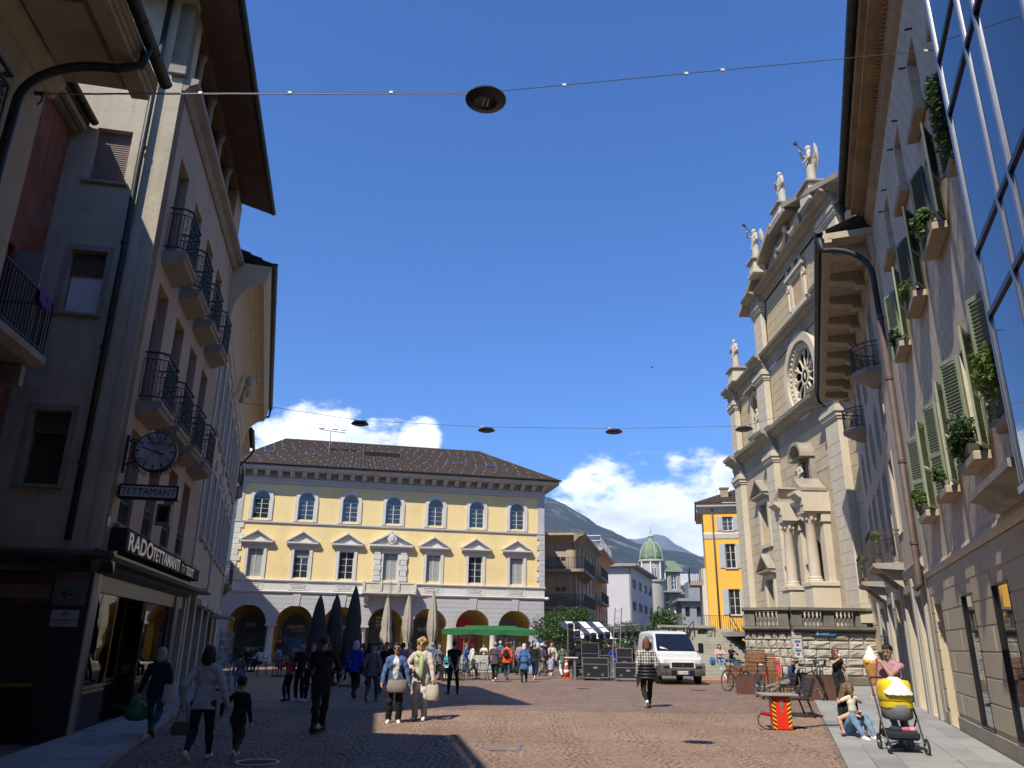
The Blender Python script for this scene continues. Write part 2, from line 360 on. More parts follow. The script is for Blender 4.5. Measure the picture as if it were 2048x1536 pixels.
def blocks(parent, cells, mat, y, proud, name='stone_block', gap=0.012, lim=300, jitter=0.0, cham=0.02, used=None):
 used = used if used is not None else [0]; rest = MB(); cache = {}
 for (x0, x1, z0, z1) in cells:
  w = x1 - x0 - gap; h = z1 - z0 - gap; pr = proud + (random.uniform(-jitter, jitter) if jitter else 0)
  key = (round(w, 2), round(h, 2), round(pr, 2) if jitter < .02 else random.randrange(6) + 1000)
  def mk():
   mb = MB(); c = min(cham, w * .3, h * .3)
   vs = [(0, 0, 0), (w, 0, 0), (w, 0, h), (0, 0, h), (c, -pr, c), (w - c, -pr, c), (w - c, -pr, h - c), (c, -pr, h - c)]
   if jitter >= .02:
    xs_ = [c, w * random.uniform(.25, .42), w * random.uniform(.58, .75), w - c]; zs_ = [c, h * random.uniform(.3, .42), h * random.uniform(.58, .7), h - c]
    g = [(x + (random.uniform(-.02, .02) if 0 < i < 3 else 0), -pr * random.uniform(.55, 1.35) * (.75 if i in (0, 3) or j in (0, 3) else 1), z) for j, z in enumerate(zs_) for i, x in enumerate(xs_)]
    return mb.add(vs[:4] + g, [(4 + 4 * j + i, 5 + 4 * j + i, 9 + 4 * j + i, 8 + 4 * j + i) for j in range(3) for i in range(3)] + [(0, 1, 7, 6, 5, 4), (1, 2, 19, 15, 11, 7), (2, 3, 16, 17, 18, 19), (3, 0, 4, 8, 12, 16)])
   return mb.add(vs, [(4, 5, 6, 7), (0, 1, 5, 4), (1, 2, 6, 5), (2, 3, 7, 6), (3, 0, 4, 7)])
  if used[0] < lim:
   if key not in cache: cache[key] = mk().mesh(name, mat)
   inst(cache[key], name, (x0 + gap / 2, y, z0 + gap / 2), parent=parent); used[0] += 1
  else:
   b = mk(); rest.add([(v[0] + x0 + gap / 2, v[1] + y, v[2] + z0 + gap / 2) for v in b.v], b.f)
 if rest.v: rest.build(name + 's', mat, parent, kind='stuff')
def courses(x0, x1, z0, z1, h, w, holes=(), seed=1, minw=0.12):
 rnd = random.Random(seed); out = []; n = max(1, round((z1 - z0) / h)); hh = (z1 - z0) / n
 for j in range(n):
  a, b = z0 + j * hh, z0 + (j + 1) * hh; x = x0 - (w * 0.5 if j % 2 else 0)
  while x < x1:
   e = x + w * rnd.uniform(0.75, 1.25); segs = [(max(x, x0), min(e, x1))]
   for (hx0, hx1, hz0, hz1) in holes:
    if hz0 < b - .02 and hz1 > a + .02:
     ns = []
     for p, q in segs:
      if hx1 <= p or hx0 >= q: ns.append((p, q)); continue
      if hx0 > p: ns.append((p, hx0))
      if hx1 < q: ns.append((hx1, q))
     segs = ns
   out += [(p, q, a, b) for p, q in segs if q - p > minw]; x = e
 return out
def cornice(parent, x0, x1, prof, mat, name='cornice', ends=True):
 mb = MB(); poly = [(0.0, prof[0][1])] + [(-o, z) for o, z in prof] + [(0.0, prof[-1][1])]
 q = []
 for p in poly:
  if not q or (abs(p[0] - q[-1][0]) > 1e-6 or abs(p[1] - q[-1][1]) > 1e-6): q.append(p)
 mb.xprism(q, x0, x1); return mb.build(name, mat, parent, fix=True)
def downpipe(parent, pts, r, mat, name='downpipe', rings=True):
 mb = MB(); mb.csm = True; mb.tube(pts, r, 10); mb.csm = False
 o = mb.build(name, mat, parent)
 return o
# ------------------------------------------------------------------ figures: one continuous skin grown from a distance field
def _caps(P, a, b, ra, rb, sy=None):
 a = np.asarray(a, float); b = np.asarray(b, float); d = b - a; L2 = max(1e-9, float(d @ d)); t = np.clip(((P - a) @ d) / L2, 0, 1)
 q = P - (a + t[..., None] * d)
 if sy is not None: q = q * np.array([1.0 / sy[0], 1.0 / sy[1], 1.0])
 return np.sqrt((q * q).sum(-1)) - (ra + (rb - ra) * t)
def _ell(P, c, r, rot=None):
 q = P - np.asarray(c, float)
 if rot is not None: q = q @ rot
 r = np.asarray(r, float); k = np.sqrt(((q / r) ** 2).sum(-1)); return (k - 1.0) * r.min() * (0.6 + 0.4 * np.clip(k, 0, 2)) if False else (k - 1) * float(np.mean(np.sort(r)[:2]))
def _prim(P, pr):
 if pr[0] == 'h': return np.maximum(_caps(P, *pr[1:6]), pr[6] - P[..., 2])
 return _caps(P, *pr[1:-1]) if pr[0] == 'c' else _ell(P, *pr[1:-1])
def skin_mesh(prims, vox, k, paint=()):
 lo = np.full(3, 1e9); hi = -lo; bb = []
 for p in prims:
  if p[0] in 'ch': m = max(p[3], p[4]) * max(1, *(p[5] or (1, 1))) + k; pts = np.array([p[1], p[2]]); l, h = pts.min(0) - m, pts.max(0) + m
  else: m = max(p[2]) + k; l, h = np.array(p[1]) - m, np.array(p[1]) + m
  bb.append((l, h)); lo = np.minimum(lo, l); hi = np.maximum(hi, h)
 lo -= vox * 2; n = np.ceil((hi + vox * 2 - lo) / vox).astype(int) + 1
 D = np.full(n, 0.5); ax = [lo[i] + vox * np.arange(n[i]) for i in range(3)]
 for p, (l, h) in zip(prims, bb):
  i0 = np.maximum(0, ((l - lo) / vox - 1).astype(int)); i1 = np.minimum(n, ((h - lo) / vox + 2).astype(int))
  sl = tuple(slice(a, b) for a, b in zip(i0, i1)); G = np.stack(np.meshgrid(*[ax[i][i0[i]:i1[i]] for i in range(3)], indexing='ij'), -1)
  d = _prim(G, p); o = D[sl]; hh = np.clip(k - np.abs(o - d), 0, None) / k; D[sl] = np.minimum(o, d) - hh * hh * k * 0.25
 S = D < 0
 nx, ny, nz = n; acc = np.zeros((nx - 1, ny - 1, nz - 1, 3)); cnt = np.zeros((nx - 1, ny - 1, nz - 1))
 cor = [(i, j, l) for i in (0, 1) for j in (0, 1) for l in (0, 1)]
 def sub(A, c): return A[c[0]:c[0] + nx - 1, c[1]:c[1] + ny - 1, c[2]:c[2] + nz - 1]
 for a in cor:
  for axi in range(3):
   if a[axi]: continue
   b = list(a); b[axi] = 1; da, db = sub(D, a), sub(D, b); m = (da < 0) != (db < 0); t = np.where(m, da / np.where(m, da - db, 1), 0)
   for q in range(3): acc[..., q] += np.where(m, a[q] + (t if q == axi else 0), 0)
   cnt += m
 act = cnt > 0; idx = np.full(act.shape, -1); idx[act] = np.arange(act.sum()); w = np.argwhere(act)
 V = lo + vox * (w + acc[act] / cnt[act][:, None]); F = []
 for axi in range(3):
  s0 = [slice(None)] * 3; s1 = [slice(None)] * 3; s0[axi] = slice(0, -1); s1[axi] = slice(1, None)
  A, Bv = S[tuple(s0)], S[tuple(s1)]; e = np.argwhere(A != Bv); u, v = [q for q in range(3) if q != axi]
  e = e[(e[:, u] > 0) & (e[:, v] > 0) & (e[:, u] < n[u] - 1) & (e[:, v] < n[v] - 1)]
  fl = A[tuple(e.T)]
  def g(du, dv): c = e.copy(); c[:, u] -= du; c[:, v] -= dv; return idx[tuple(c.T)]
  q = np.stack([g(1, 1), g(0, 1), g(0, 0), g(1, 0)], 1)
  if axi == 1: fl = ~fl
  q[~fl] = q[~fl][:, ::-1]; F.append(q)
 F = np.concatenate(F); C = V[F].mean(1)
 best = np.full(len(C), 9.0); lab = np.zeros(len(C), int)
 for p in list(prims) + list(paint):
  d = _prim(C, p); m = d < best; best[m] = d[m]; lab[m] = p[-1]
 return V, F, lab
def skin_object(name, prims, mats, parent, vox, k, paint=(), loc=(0, 0, 0), rot=(0, 0, 0), smooth_it=1):
 V, F, lab = skin_mesh(prims, vox, k, paint)
 if len(mats) > 2:
  fn = np.cross(V[F[:, 2]] - V[F[:, 0]], V[F[:, 3]] - V[F[:, 1]]); vn = np.zeros_like(V); vl = np.zeros(len(V), int)
  for q in range(4): np.add.at(vn, F[:, q], fn); vl[F[:, q]] = lab
  vn /= np.linalg.norm(vn, axis=1)[:, None] + 1e-9; x, y, z = V.T; ph = len(V) % 17
  fo = np.sin(26 * x + 9 * z + 3 * np.sin(7 * z + ph)) * np.sin(21 * y - 12 * z + ph) + .6 * np.sin(34 * z + 11 * x + 3 * np.sin(13 * y + ph)) * np.sin(15 * x - 17 * y + ph); ha = np.sin(95 * x + 30 * np.sin(5 * z)) * np.sin(80 * y + 11 * z)
  amp = np.where(np.isin(vl, (1, 2, 9)), .0075 * fo, np.where(vl == 4, .006 * ha, 0)); V = V + vn * amp[:, None]
 me = bpy.data.meshes.new(name); me.from_pydata(V.tolist(), [], F.tolist())
 for m in mats: me.materials.append(m)
 me.polygons.foreach_set('material_index', lab.astype(int).tolist()); me.polygons.foreach_set('use_smooth', [True] * len(F)); me.update()
 o = bpy.data.objects.new(name, me); COL.objects.link(o); o.parent = parent; o.location = loc; o.rotation_euler = rot
 return o
SKIN, TOP, LEG, SHOE, HAIR, EXTRA, EYE, LIP, SOCK, TOP2 = range(10)
def _ik(a, b, l1, l2, hint):
 a, b, hint = (np.array(q, float) for q in (a, b, hint)); d = b - a; L = np.linalg.norm(d); mx = (l1 + l2) * .999
 if L > mx: b = a + d / L * mx; d = b - a; L = mx
 u = d / L; x = (l1 * l1 - l2 * l2 + L * L) / (2 * L); h = math.sqrt(max(0, l1 * l1 - x * x)); hp = hint - u * (hint @ u); hp = hp / (np.linalg.norm(hp) + 1e-9)
 return a + u * x + hp * h, b
def body(H=1.7, sex='f', pelvis=None, lean=0.0, side=0.0, feet=None, hands=None, head_yaw=0.0, head_pitch=0.0, hair='short', top='tee', legs='slim', fat=1.0, knees=None, elbows=None, foot_dir=None, sleeves='long', sunglasses=False, hat=False, child=False, detail=True, skirt=None, twist=0.0, hold=(0, 0), front=False):
 h = H; hs = h * (1.0 if not child else 1.28)
 P = []; paint = []
 pel = np.array(pelvis if pelvis is not None else (0, 0, .515 * h), float)
 wsh = (.112 if sex == 'm' else .099) * h * fat ** .5; whp = (.052 if sex == 'm' else .056) * h
 ly, sx_ = math.sin(lean), math.sin(side); up = np.array([sx_, ly, math.sqrt(max(.01, 1 - ly * ly - sx_ * sx_))]); fwd = np.array([0, up[2], -ly]); fwd /= np.linalg.norm(fwd)
 ct, st_ = math.cos(twist), math.sin(twist); rt = np.array([ct, st_, 0.0]); fw2 = np.array([-st_, ct, 0]) * 1.0
 T = lambda x, y, z: pel + rt * x * 1.0 + (fwd * y) + up * z
 t_off = {'tee': 0.0, 'jacket': .008, 'coat': .012, 'puffer': .014}.get(top, 0.0) * h / 1.7
 P += [('e', T(0, -.005 * h, .0), (.098 * h * fat, .068 * h * fat, .075 * h), None, LEG), ('e', T(0, 0, .085 * h), (.083 * h * fat + t_off, .060 * h * fat + t_off, .09 * h), None, TOP),
   ('e', T(0, .004 * h, .20 * h), ((.100 if sex == 'm' else .090) * h * fat + t_off, .066 * h * fat + t_off, .115 * h), None, TOP), ('c', T(-wsh * .55, -.01 * h, .285 * h), T(wsh * .55, -.01 * h, .285 * h), .043 * h + t_off, .043 * h + t_off, None, TOP)]
 if sex == 'f' and not child: P += [('e', T(s * .042 * h, .05 * h, .215 * h), (.04 * h, .038 * h, .042 * h), None, TOP) for s in (-1, 1)]
 hz = {'jacket': -.06, 'coat': -.17, 'puffer': -.03}.get(top)
 if hz: P.append(('h', T(0, 0, .10 * h), T(0, -.005 * h, hz * h), .072 * h * fat, .090 * h * fat, (1.2, .86), float(T(0, 0, hz * h)[2]), TOP))
 if skirt: P.append(('h', T(0, 0, .02 * h), (pel[0], pel[1], pel[2] - skirt * h), .085 * h, .105 * h, (1.1, .85), float(pel[2] - skirt * h), LEG))
 if front: paint += [('e', T(0, .075 * h, .19 * h), (.042 * h, .06 * h, .16 * h), None, TOP2)]
 nk = T(0, -.008 * h, .305 * h); hd = nk + up * .115 * hs * .95 + fwd * .012 * h
 P.append(('c', nk - up * .02 * h, hd - up * .03 * hs, .033 * h, .030 * h, None, SKIN))
 cy, sy_ = math.cos(head_yaw), math.sin(head_yaw); cp, sp_ = math.cos(head_pitch), math.sin(head_pitch)
 hf = np.array([-sy_ * cp, cy * cp, sp_]); hr = np.array([cy, sy_, 0.0]); hu = np.cross(hr, hf); RM = np.stack([hr, hf, hu], 1)
 Hd = lambda x, y, z: hd + hr * x * hs + hf * y * hs + hu * z * hs
 P += [('e', Hd(0, -.006, .014), np.array((.044, .055, .055)) * hs, RM, SKIN), ('e', Hd(0, .016, -.022), np.array((.034, .038, .044)) * hs, RM, SKIN)]
 if detail:
  P += [('c', Hd(0, .052, .006), Hd(0, .064, -.016), .006 * hs, .009 * hs, None, SKIN), ('e', Hd(0, .044, -.056), np.array((.014, .012, .010)) * hs, RM, SKIN)]
  P += [('e', Hd(s * .046, -.004, -.004), np.array((.006, .012, .018)) * hs, RM, SKIN) for s in (-1, 1)]
  if sunglasses: P += [('e', Hd(s * .019, .050, .006), np.array((.018, .010, .013)) * hs, RM, EYE) for s in (-1, 1)] + [('c', Hd(s * .03, .045, .008), Hd(s * .047, .0, .006), .0035 * hs, .0035 * hs, None, EYE) for s in (-1, 1)]
  else: paint += [('e', Hd(s * .018, .050, .006), np.array((.010, .010, .006)) * hs, RM, EYE) for s in (-1, 1)] + [('e', Hd(s * .018, .052, .020), np.array((.015, .010, .004)) * hs, RM, HAIR) for s in (-1, 1)]
  paint.append(('e', Hd(0, .052, -.034), np.array((.016, .012, .005)) * hs, RM, LIP))
 if hair != 'bald':
  P += [('e', Hd(0, -.016, .024), np.array((.050, .057, .056)) * hs, RM, HAIR), ('e', Hd(0, .018, .052), np.array((.036, .030, .020)) * hs, RM, HAIR)]
  if hair in ('long', 'bob', 'curly', 'pony'):
   ln = {'long': -.16, 'bob': -.055, 'curly': -.05, 'pony': -.02}[hair]; b = .022 if hair != 'curly' else .034
   P += [('c', Hd(s * .040, -.012, .01), Hd(s * .046, -.02, ln), .020 * hs, b * hs, None, HAIR) for s in (-1, 1)] + [('c', Hd(0, -.045, .02), Hd(0, -.058, ln - .01), .036 * hs, .034 * hs, (1.3, .8), HAIR)]
  if hair == 'curly': P += [('e', Hd(x, y, z), np.array((.03, .03, .03)) * hs, None, HAIR) for x, y, z in ((-.04, .02, .045), (.04, .02, .045), (0, .03, .062), (-.052, -.02, .02), (.052, -.02, .02), (0, -.03, .07))]
  if hair == 'pony': P += [('c', Hd(0, -.062, .02), Hd(0, -.085, -.10), .020 * hs, .012 * hs, None, HAIR)]
  if hair == 'bun': P += [('e', Hd(0, -.062, .045), np.array((.028, .026, .026)) * hs, None, HAIR)]
  if hair == 'beard': P += [('e', Hd(0, .028, -.045), np.array((.032, .030, .028)) * hs, RM, HAIR)]
 if hat == 'cap': P += [('e', Hd(0, -.008, .034), np.array((.053, .062, .048)) * hs, RM, EXTRA), ('c', Hd(0, .04, .034), Hd(0, .095, .026), .03 * hs, .026 * hs, (1.3, 1), EXTRA)][:1] + [('e', Hd(0, .062, .030), np.array((.042, .045, .008)) * hs, RM, EXTRA)]
 if hat == 'brim': P += [('e', Hd(0, -.008, .046), np.array((.052, .062, .045)) * hs, RM, EXTRA), ('e', Hd(0, 0, .034), np.array((.105, .115, .011)) * hs, RM, EXTRA)]
 l1, l2 = .172 * h, .152 * h; A = []
 hands = hands or [None, None]; elbows = elbows or [None, None]
 for i, s in enumerate((-1, 1)):
  sh = T(s * wsh, -.01 * h, .275 * h); tgt = hands[i]
  tgt = np.array(tgt) if tgt is not None else pel + np.array([s * (wsh + .045 * h), .03 * h, -.03 * h])
  el, wr = _ik(sh, tgt, l1, l2, elbows[i] if elbows[i] is not None else (s * .5, -1, -.2)); A.append((el, wr))
  sl = TOP if sleeves == 'long' else SKIN; so = t_off + (.004 * h if sleeves == 'long' else 0)
  mid = sh + (el - sh) * .55
  if sleeves == 'none': P.append(('c', sh, el, .031 * h, .024 * h, None, SKIN))
  else: P += [('c', sh, mid, .034 * h + t_off, .031 * h + t_off, None, TOP), ('c', mid, el, .028 * h + so, .025 * h + so, None, sl)]
  P += [('c', el, wr, .025 * h + so, .018 * h + so, None, sl)]
  u = (wr - el) / (np.linalg.norm(wr - el) + 1e-9); lat = np.cross(u, [0, 0, 1.0]); lat = np.array([s, 0, 0.0]) if np.linalg.norm(lat) < .3 else lat / np.linalg.norm(lat)
  if abs(u[2]) > .75: lat = np.array([0, 1.0, 0]) - u * u[1]; lat /= np.linalg.norm(lat)
  nrm = np.cross(u, lat); nrm = nrm / np.linalg.norm(nrm)
  if nrm @ np.array([-s, 0, -.3]) < 0: nrm = -nrm
  pc = wr + u * .032 * h; P.append(('c', wr, pc, .015 * h, .020 * h, None, SKIN)); cl = .5 if not hold[i] else 1.3
  for q, (off, fl) in enumerate(((-.017, .040), (-.006, .045), (.006, .042), (.016, .034))):
   b0 = pc + lat * off * h + u * .012 * h; d1 = u * math.cos(cl * .5) + nrm * math.sin(cl * .5); d2 = u * math.cos(cl * 1.5) + nrm * math.sin(cl * 1.5); m = b0 + d1 * fl * .55 * h; e = m + d2 * fl * .5 * h
   P += [('c', b0, m, .0062 * h, .0055 * h, None, SKIN), ('c', m, e, .0055 * h, .0045 * h, None, SKIN)]
  tb = wr + u * .012 * h + lat * .014 * h; P.append(('c', tb, tb + (lat * .7 + u * .6 + nrm * .4) * .032 * h, .0075 * h, .006 * h, None, SKIN))
 tl, sl_ = .235 * h, .235 * h; feet = feet or [None, None]; knees = knees or [None, None]
 for i, s in enumerate((-1, 1)):
  hip = pel + rt * s * whp + np.array([0, 0, -.015 * h]); f = feet[i]; f = np.array(f if f is not None else (pel[0] + s * whp * 1.1, pel[1], .0)) + np.array([0, 0, .045 * h])
  kn, an = _ik(hip, f, tl, sl_, knees[i] if knees[i] is not None else (s * .1, 1, .1)); LL = LEG
  lo_ = {'slim': (.038, .023), 'wide': (.046, .040), 'bare': (.036, .021), 'shorts': (.05, .022)}[legs]; LB = SKIN if legs in ('bare', 'shorts') else LEG
  P += [('c', hip, kn, .056 * h * fat, lo_[0] * h, None, LEG if legs != 'bare' else SKIN), ('c', kn, kn + (an - kn) * .35, lo_[0] * h * .97, lo_[0] * h * .98, None, LB), ('c', kn + (an - kn) * .35, kn + (an - kn) * .97, lo_[0] * h * .98, lo_[1] * h, None, LB)]
  P.append(('c', kn + (an - kn) * .9, an, .021 * h, .020 * h, None, SOCK))
  fd = np.array(foot_dir[i] if foot_dir and foot_dir[i] is not None else (s * .15, 1, -.12), float); fd /= np.linalg.norm(fd)
  hz = an - np.array([0, 0, .020 * h]); P += [('c', hz - fd * .022 * h, hz + fd * .055 * h, .024 * h, .023 * h, None, SHOE), ('c', hz + fd * .05 * h - np.array([0, 0, .004 * h]), hz + fd * .105 * h - np.array([0, 0, .004 * h]), .023 * h, .018 * h, (1.15, 1), SHOE)]
 return P, paint, A
SKINM = M('skin', (0.50, 0.30, 0.21), 0.55, 0.08, 8, 0.02); SKIND = M('skin_tan', (0.36, 0.20, 0.13), 0.55, 0.08, 8, 0.02)
EYEM = M('eye_dark', (0.02, 0.016, 0.014), 0.3); LIPM = M('lip', (0.36, 0.13, 0.11), 0.5)
def cloth(name, col, var=.14): return M('cloth_' + name, col, 0.92, var, 5, 0.35, 22, fine=.08)
HAIRC = {k: M('hair_' + k, c, 0.55, 0.25, 30, 0.4, 60) for k, c in dict(black=(0.012, 0.010, 0.009), brown=(0.05, 0.028, 0.017), grey=(0.30, 0.29, 0.27), white=(0.55, 0.54, 0.50), blond=(0.42, 0.27, 0.10), darkblond=(0.17, 0.10, 0.05), red=(0.14, 0.05, 0.025)).items()}
SHOES = {'white': M('shoe_white', (0.70, 0.69, 0.67), 0.6, .05), 'black': M('shoe_black', (0.02, 0.02, 0.02), 0.5, .1), 'pink': M('shoe_pink', (0.55, 0.22, 0.24), 0.7), 'grey': M('shoe_grey', (0.16, 0.17, 0.19), 0.7), 'red': M('shoe_red', (0.5, 0.05, 0.04), 0.6), 'brown': M('shoe_brown', (0.12, 0.06, 0.035), 0.6)}
def person(label, pos, yaw, top_m, leg_m, shoe='black', hairc='brown', vox=.017, extra_m=None, skin=None, sock=None, group=None, name='person', k=.022, front_m=None, **kw):
 kw['front'] = front_m is not None
 prims, paint, A = body(**kw)
 sk = skin or SKINM; mats = [sk, top_m, leg_m, SHOES[shoe], HAIRC[hairc], extra_m or leg_m, EYEM, LIPM, sock or (leg_m if kw.get('legs', 'slim') != 'bare' else sk), front_m or top_m]
 o = skin_object(name, prims, mats, None, vox, k, paint, (pos[0], pos[1], pos[2] if len(pos) > 2 else 0.0), (0, 0, yaw))
 tag(o, label, 'person', group)
 return o, A
def local_to_world(o, p): return o.matrix_basis @ Vector([float(q) for q in p])
# ------------------------------------------------------------------ corner building with the watch shop (left)
PL_B = M('beige_plaster', (0.48, 0.38, 0.275), 0.92, 0.10, 0.8, 0.25, 25, streak=0.25, dirt=0.15)
PL_BS = M('grey_beige_plaster', (0.48, 0.42, 0.31), 0.95, 0.14, 0.9, 0.4, 18, streak=0.45, dirt=0.45, dirtcol=(0.24, 0.22, 0.18))
SLABST = M('balcony_stone', (0.30, 0.27, 0.23), 0.9, 0.2, 1.5, 0.25, 30, dirt=0.4)
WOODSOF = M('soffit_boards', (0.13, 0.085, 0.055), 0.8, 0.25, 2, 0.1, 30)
BLIND = M('brown_blind', (0.26, 0.19, 0.17), 0.7, 0.1, 3, 0.05)
DKBLIND = M('dark_blind', (0.15, 0.11, 0.10), 0.7, 0.1, 3, 0.05)
GRANITE = M('black_granite', (0.022, 0.022, 0.025), 0.3, 0.4, 25, 0.02, 90, spec=0.5)
GREYGR = M('grey_granite', (0.14, 0.135, 0.13), 0.5, 0.3, 20, 0.05, 90)
BRASS = M('brass_trim', (0.55, 0.38, 0.14), 0.3, 0.15, 5, 0.02, metal=0.9)
TILE_D = M('brown_roof_tile', (0.075, 0.055, 0.045), 0.85, 0.35, 3, 0.3, 25)
CREAMC = M('cream_curtain', (0.60, 0.50, 0.36), 0.9, 0.08, 3, 0.1)
def build_B():
 B = empty('corner_shop_building', (-7.16, 13.72, 0), math.atan2(.9787, -.2055), 'beige corner building with watch shop, iron balconies and loggia under dark eaves', 'building')
 LN = 8.75; cs = [1.32, 3.17, 5.0, 6.77]; hw = .46
 holes = [rect(c - hw, c + hw, 9.36, 11.71) for c in cs] + [rect(c - hw, c + hw, 6.08, 8.67) for c in cs] + [rect(c - .1 - hw, c - .1 + hw, 3.66, 5.5) for c in cs]
 MB().prism(rect(0.004, LN, 3.05, 13.0), 0, .35, [list(reversed(h)) for h in holes]).build('facade_wall', PL_B, B)
 SW = empty('side_wall', (0, 0, 0), R(-90), parent=B)
 SLN = 7.0
 sh = [rect(-1.45, -.78, 10.36, 11.6), rect(-1.45, -.80, 7.48, 8.8), rect(-1.50, -.86, 4.2, 5.55)]
 w = MB().prism(rect(-SLN, 0, 3.05, 15.4), 0, .35, [list(reversed(h)) for h in sh]); w.build('wall', PL_BS, SW)
 for i, (h, bl, bm) in enumerate(zip(sh, (1.0, .36, .30), (BLIND, DKBLIND, DKBLIND))):
  x0, x1, z0, z1 = h[0][0], h[1][0], h[0][1], h[2][1]
  window(SW, x0, x1, z0, z1, .18, BLIND, None, (0, 0), .03, blind=bl, blindm=bm, curtain=(WHITE if i == 1 else None), sill=(.10, .08, .07), sillm=SLABST)
  if i: MB().prism(rect(x0 - .1, x1 + .1, z0 - .0, z1 + .12), -.02, .0, [list(reversed(rect(x0, x1, z0 - .01, z1)))]).build('window_surround', SLABST, SW)
 MB().box(-.20, .0, -.03, -.004, 3.06, 13.1).build('corner_strip', PL_BS, SW)
 MB().cbox(-.30, .06, -.14, -.035, 13.1, 13.32, .02).build('lesene_cap', SLABST, SW)
 downpipe(SW, [(-.52, -.13, 15.3), (-.52, -.13, 10.6), (-.50, -.10, 8.8), (-.50, -.10, 3.25)], .058, GUTTER)
 for z in (4.6, 6.8, 9.0, 11.2, 13.2): MB().lathe([(.07, -.03), (.07, .03)], (-.51, -.115, z), 10).build('pipe_collar', GUTTER, SW)
 slab = MB(); slab.xprism([(0, -.02), (-.46, -.02), (-.46, -.10), (-.42, -.13), (-.40, -.20), (0, -.34)], -.62, .62)
 slab_me = slab.mesh('slab', SLABST)
 rail_me = railing([(-.6, 0), (-.6, -.30), (-.50, -.43), (.50, -.43), (.6, -.30), (.6, 0)], 1.0, 0, 'scroll', .155, .0075).mesh('railing', IRON)
 for row, (zf, zt) in enumerate(((9.36, 11.71), (6.08, 8.67))):
  for k, c in enumerate(cs):
   window(B, c - hw, c + hw, zf, zt, .2, BLIND, None, (1, 0), .06, blind=(1.0, .95, .6, .9)[k] if row == 0 else (.22, .25, .3, .95)[k], blindm=BLIND if (k + row) % 2 else DKBLIND)
   b = inst(slab_me, 'balcony', (c, 0, zf), parent=B); inst(rail_me, 'railing', (0, 0, 0), parent=b)
 lr = railing([(-.42, 0), (.42, 0)], .62, 0, 'scroll', .14, .007).mesh('guard_rail', IRON)
 for k, c in enumerate(cs):
  c -= .1; wdw = window(B, c - hw, c + hw, 3.66, 5.5, .2, BLIND, None, (1, 0), .06, blind=(.3, 0, 0, .12)[k], blindm=DKBLIND, sill=(.12, .10, .10), sillm=SLABST)
  inst(lr, 'guard_rail', (hw, -.13, 0), parent=wdw)
 cornice(B, -.02, LN, [(.05, 12.78), (.10, 12.84), (.14, 12.92), (.30, 13.0), (.32, 13.10), (.26, 13.12)], SLABST)
 MB().box(0.02, LN, .9, 1.0, 13.12, 15.5).build('loggia_back_wall', DARK, B)
 col = MB(); col.lathe([(.13, 0), (.13, .06), (.105, .1), (.10, 1.7), (.125, 1.76), (.16, 1.86), (.16, 1.93)], n=14); cm = col.mesh('loggia_column', SLABST, True)
 for x in (1.6, 3.2, 4.8, 6.4): inst(cm, 'loggia_column', (x, .16, 13.12), parent=B)
 MB().box(.0, .75, .0, .32, 13.12, 15.1).build('loggia_pier', PL_B, B); MB().box(7.6, LN, .0, .32, 13.12, 15.1).build('loggia_pier', PL_B, B)
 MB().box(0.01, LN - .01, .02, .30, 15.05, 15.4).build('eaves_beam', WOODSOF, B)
 r = MB()
 e = .92; x0, x1 = -1.05, LN + .1
 r.add([(x0, -e, 15.12), (x1, -e, 15.12), (x1, 5.5, 18.4), (x0 + 4, 5.5, 18.4), (x0, 7, 15.5), (x0, -e, 15.06), (x1, -e, 15.06), (x1, .3, 15.4), (x0, .3, 15.4), (x0, 7, 15.4), (x1, 5.5, 15.4)],
   [(0, 1, 2, 3), (0, 3, 4), (5, 8, 7, 6), (8, 9, 10, 7), (0, 5, 6, 1), (1, 6, 7, 10, 2), (0, 4, 9, 8, 5)])
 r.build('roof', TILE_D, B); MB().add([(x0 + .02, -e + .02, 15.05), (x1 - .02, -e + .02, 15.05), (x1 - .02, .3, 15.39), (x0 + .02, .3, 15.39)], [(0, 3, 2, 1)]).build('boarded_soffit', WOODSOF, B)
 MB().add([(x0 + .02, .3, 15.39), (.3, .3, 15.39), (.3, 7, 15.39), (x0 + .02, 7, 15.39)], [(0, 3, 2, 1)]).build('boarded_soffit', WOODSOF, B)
 half_gutter(x0 - .02, x1, -e - .06, 15.12, .085, GUTTER, B)
 cornice(B, -.3, LN, [(.02, 2.72), (.06, 2.76), (.10, 2.80), (.14, 2.86), (.30, 2.90), (.34, 2.98), (.34, 3.02), (.05, 3.10)], M('bronze_fascia', (0.10, 0.088, 0.07), 0.4, 0.2, 4, 0.05, metal=0.5), 'shop_cornice')
 sc = cornice(SW, -SLN, .3, [(.02, 2.72), (.06, 2.76), (.10, 2.80), (.14, 2.86), (.295, 2.90), (.335, 2.975), (.335, 3.015), (.05, 3.095)], MATS['bronze_fascia'], 'shop_cornice')
 MB().box(.35, LN - .4, .02, .2, 2.42, 2.74).build('shop_fascia', MATS['bronze_fascia'], B)
 pier = MB(); pier.prism([(-.62, 0), (0, 0), (0, 2.74), (-.62, 2.74)], -.02, .5); pier.build('granite_pier', GRANITE, SW)
 MB().cbox(.0, .32, -.012, .5, 0, 2.72, .02).build('granite_pier', GREYGR, B)
 MB().cbox(7.3, 7.75, -.02, .4, 0, 2.72, .02).build('granite_pier', GREYGR, B)
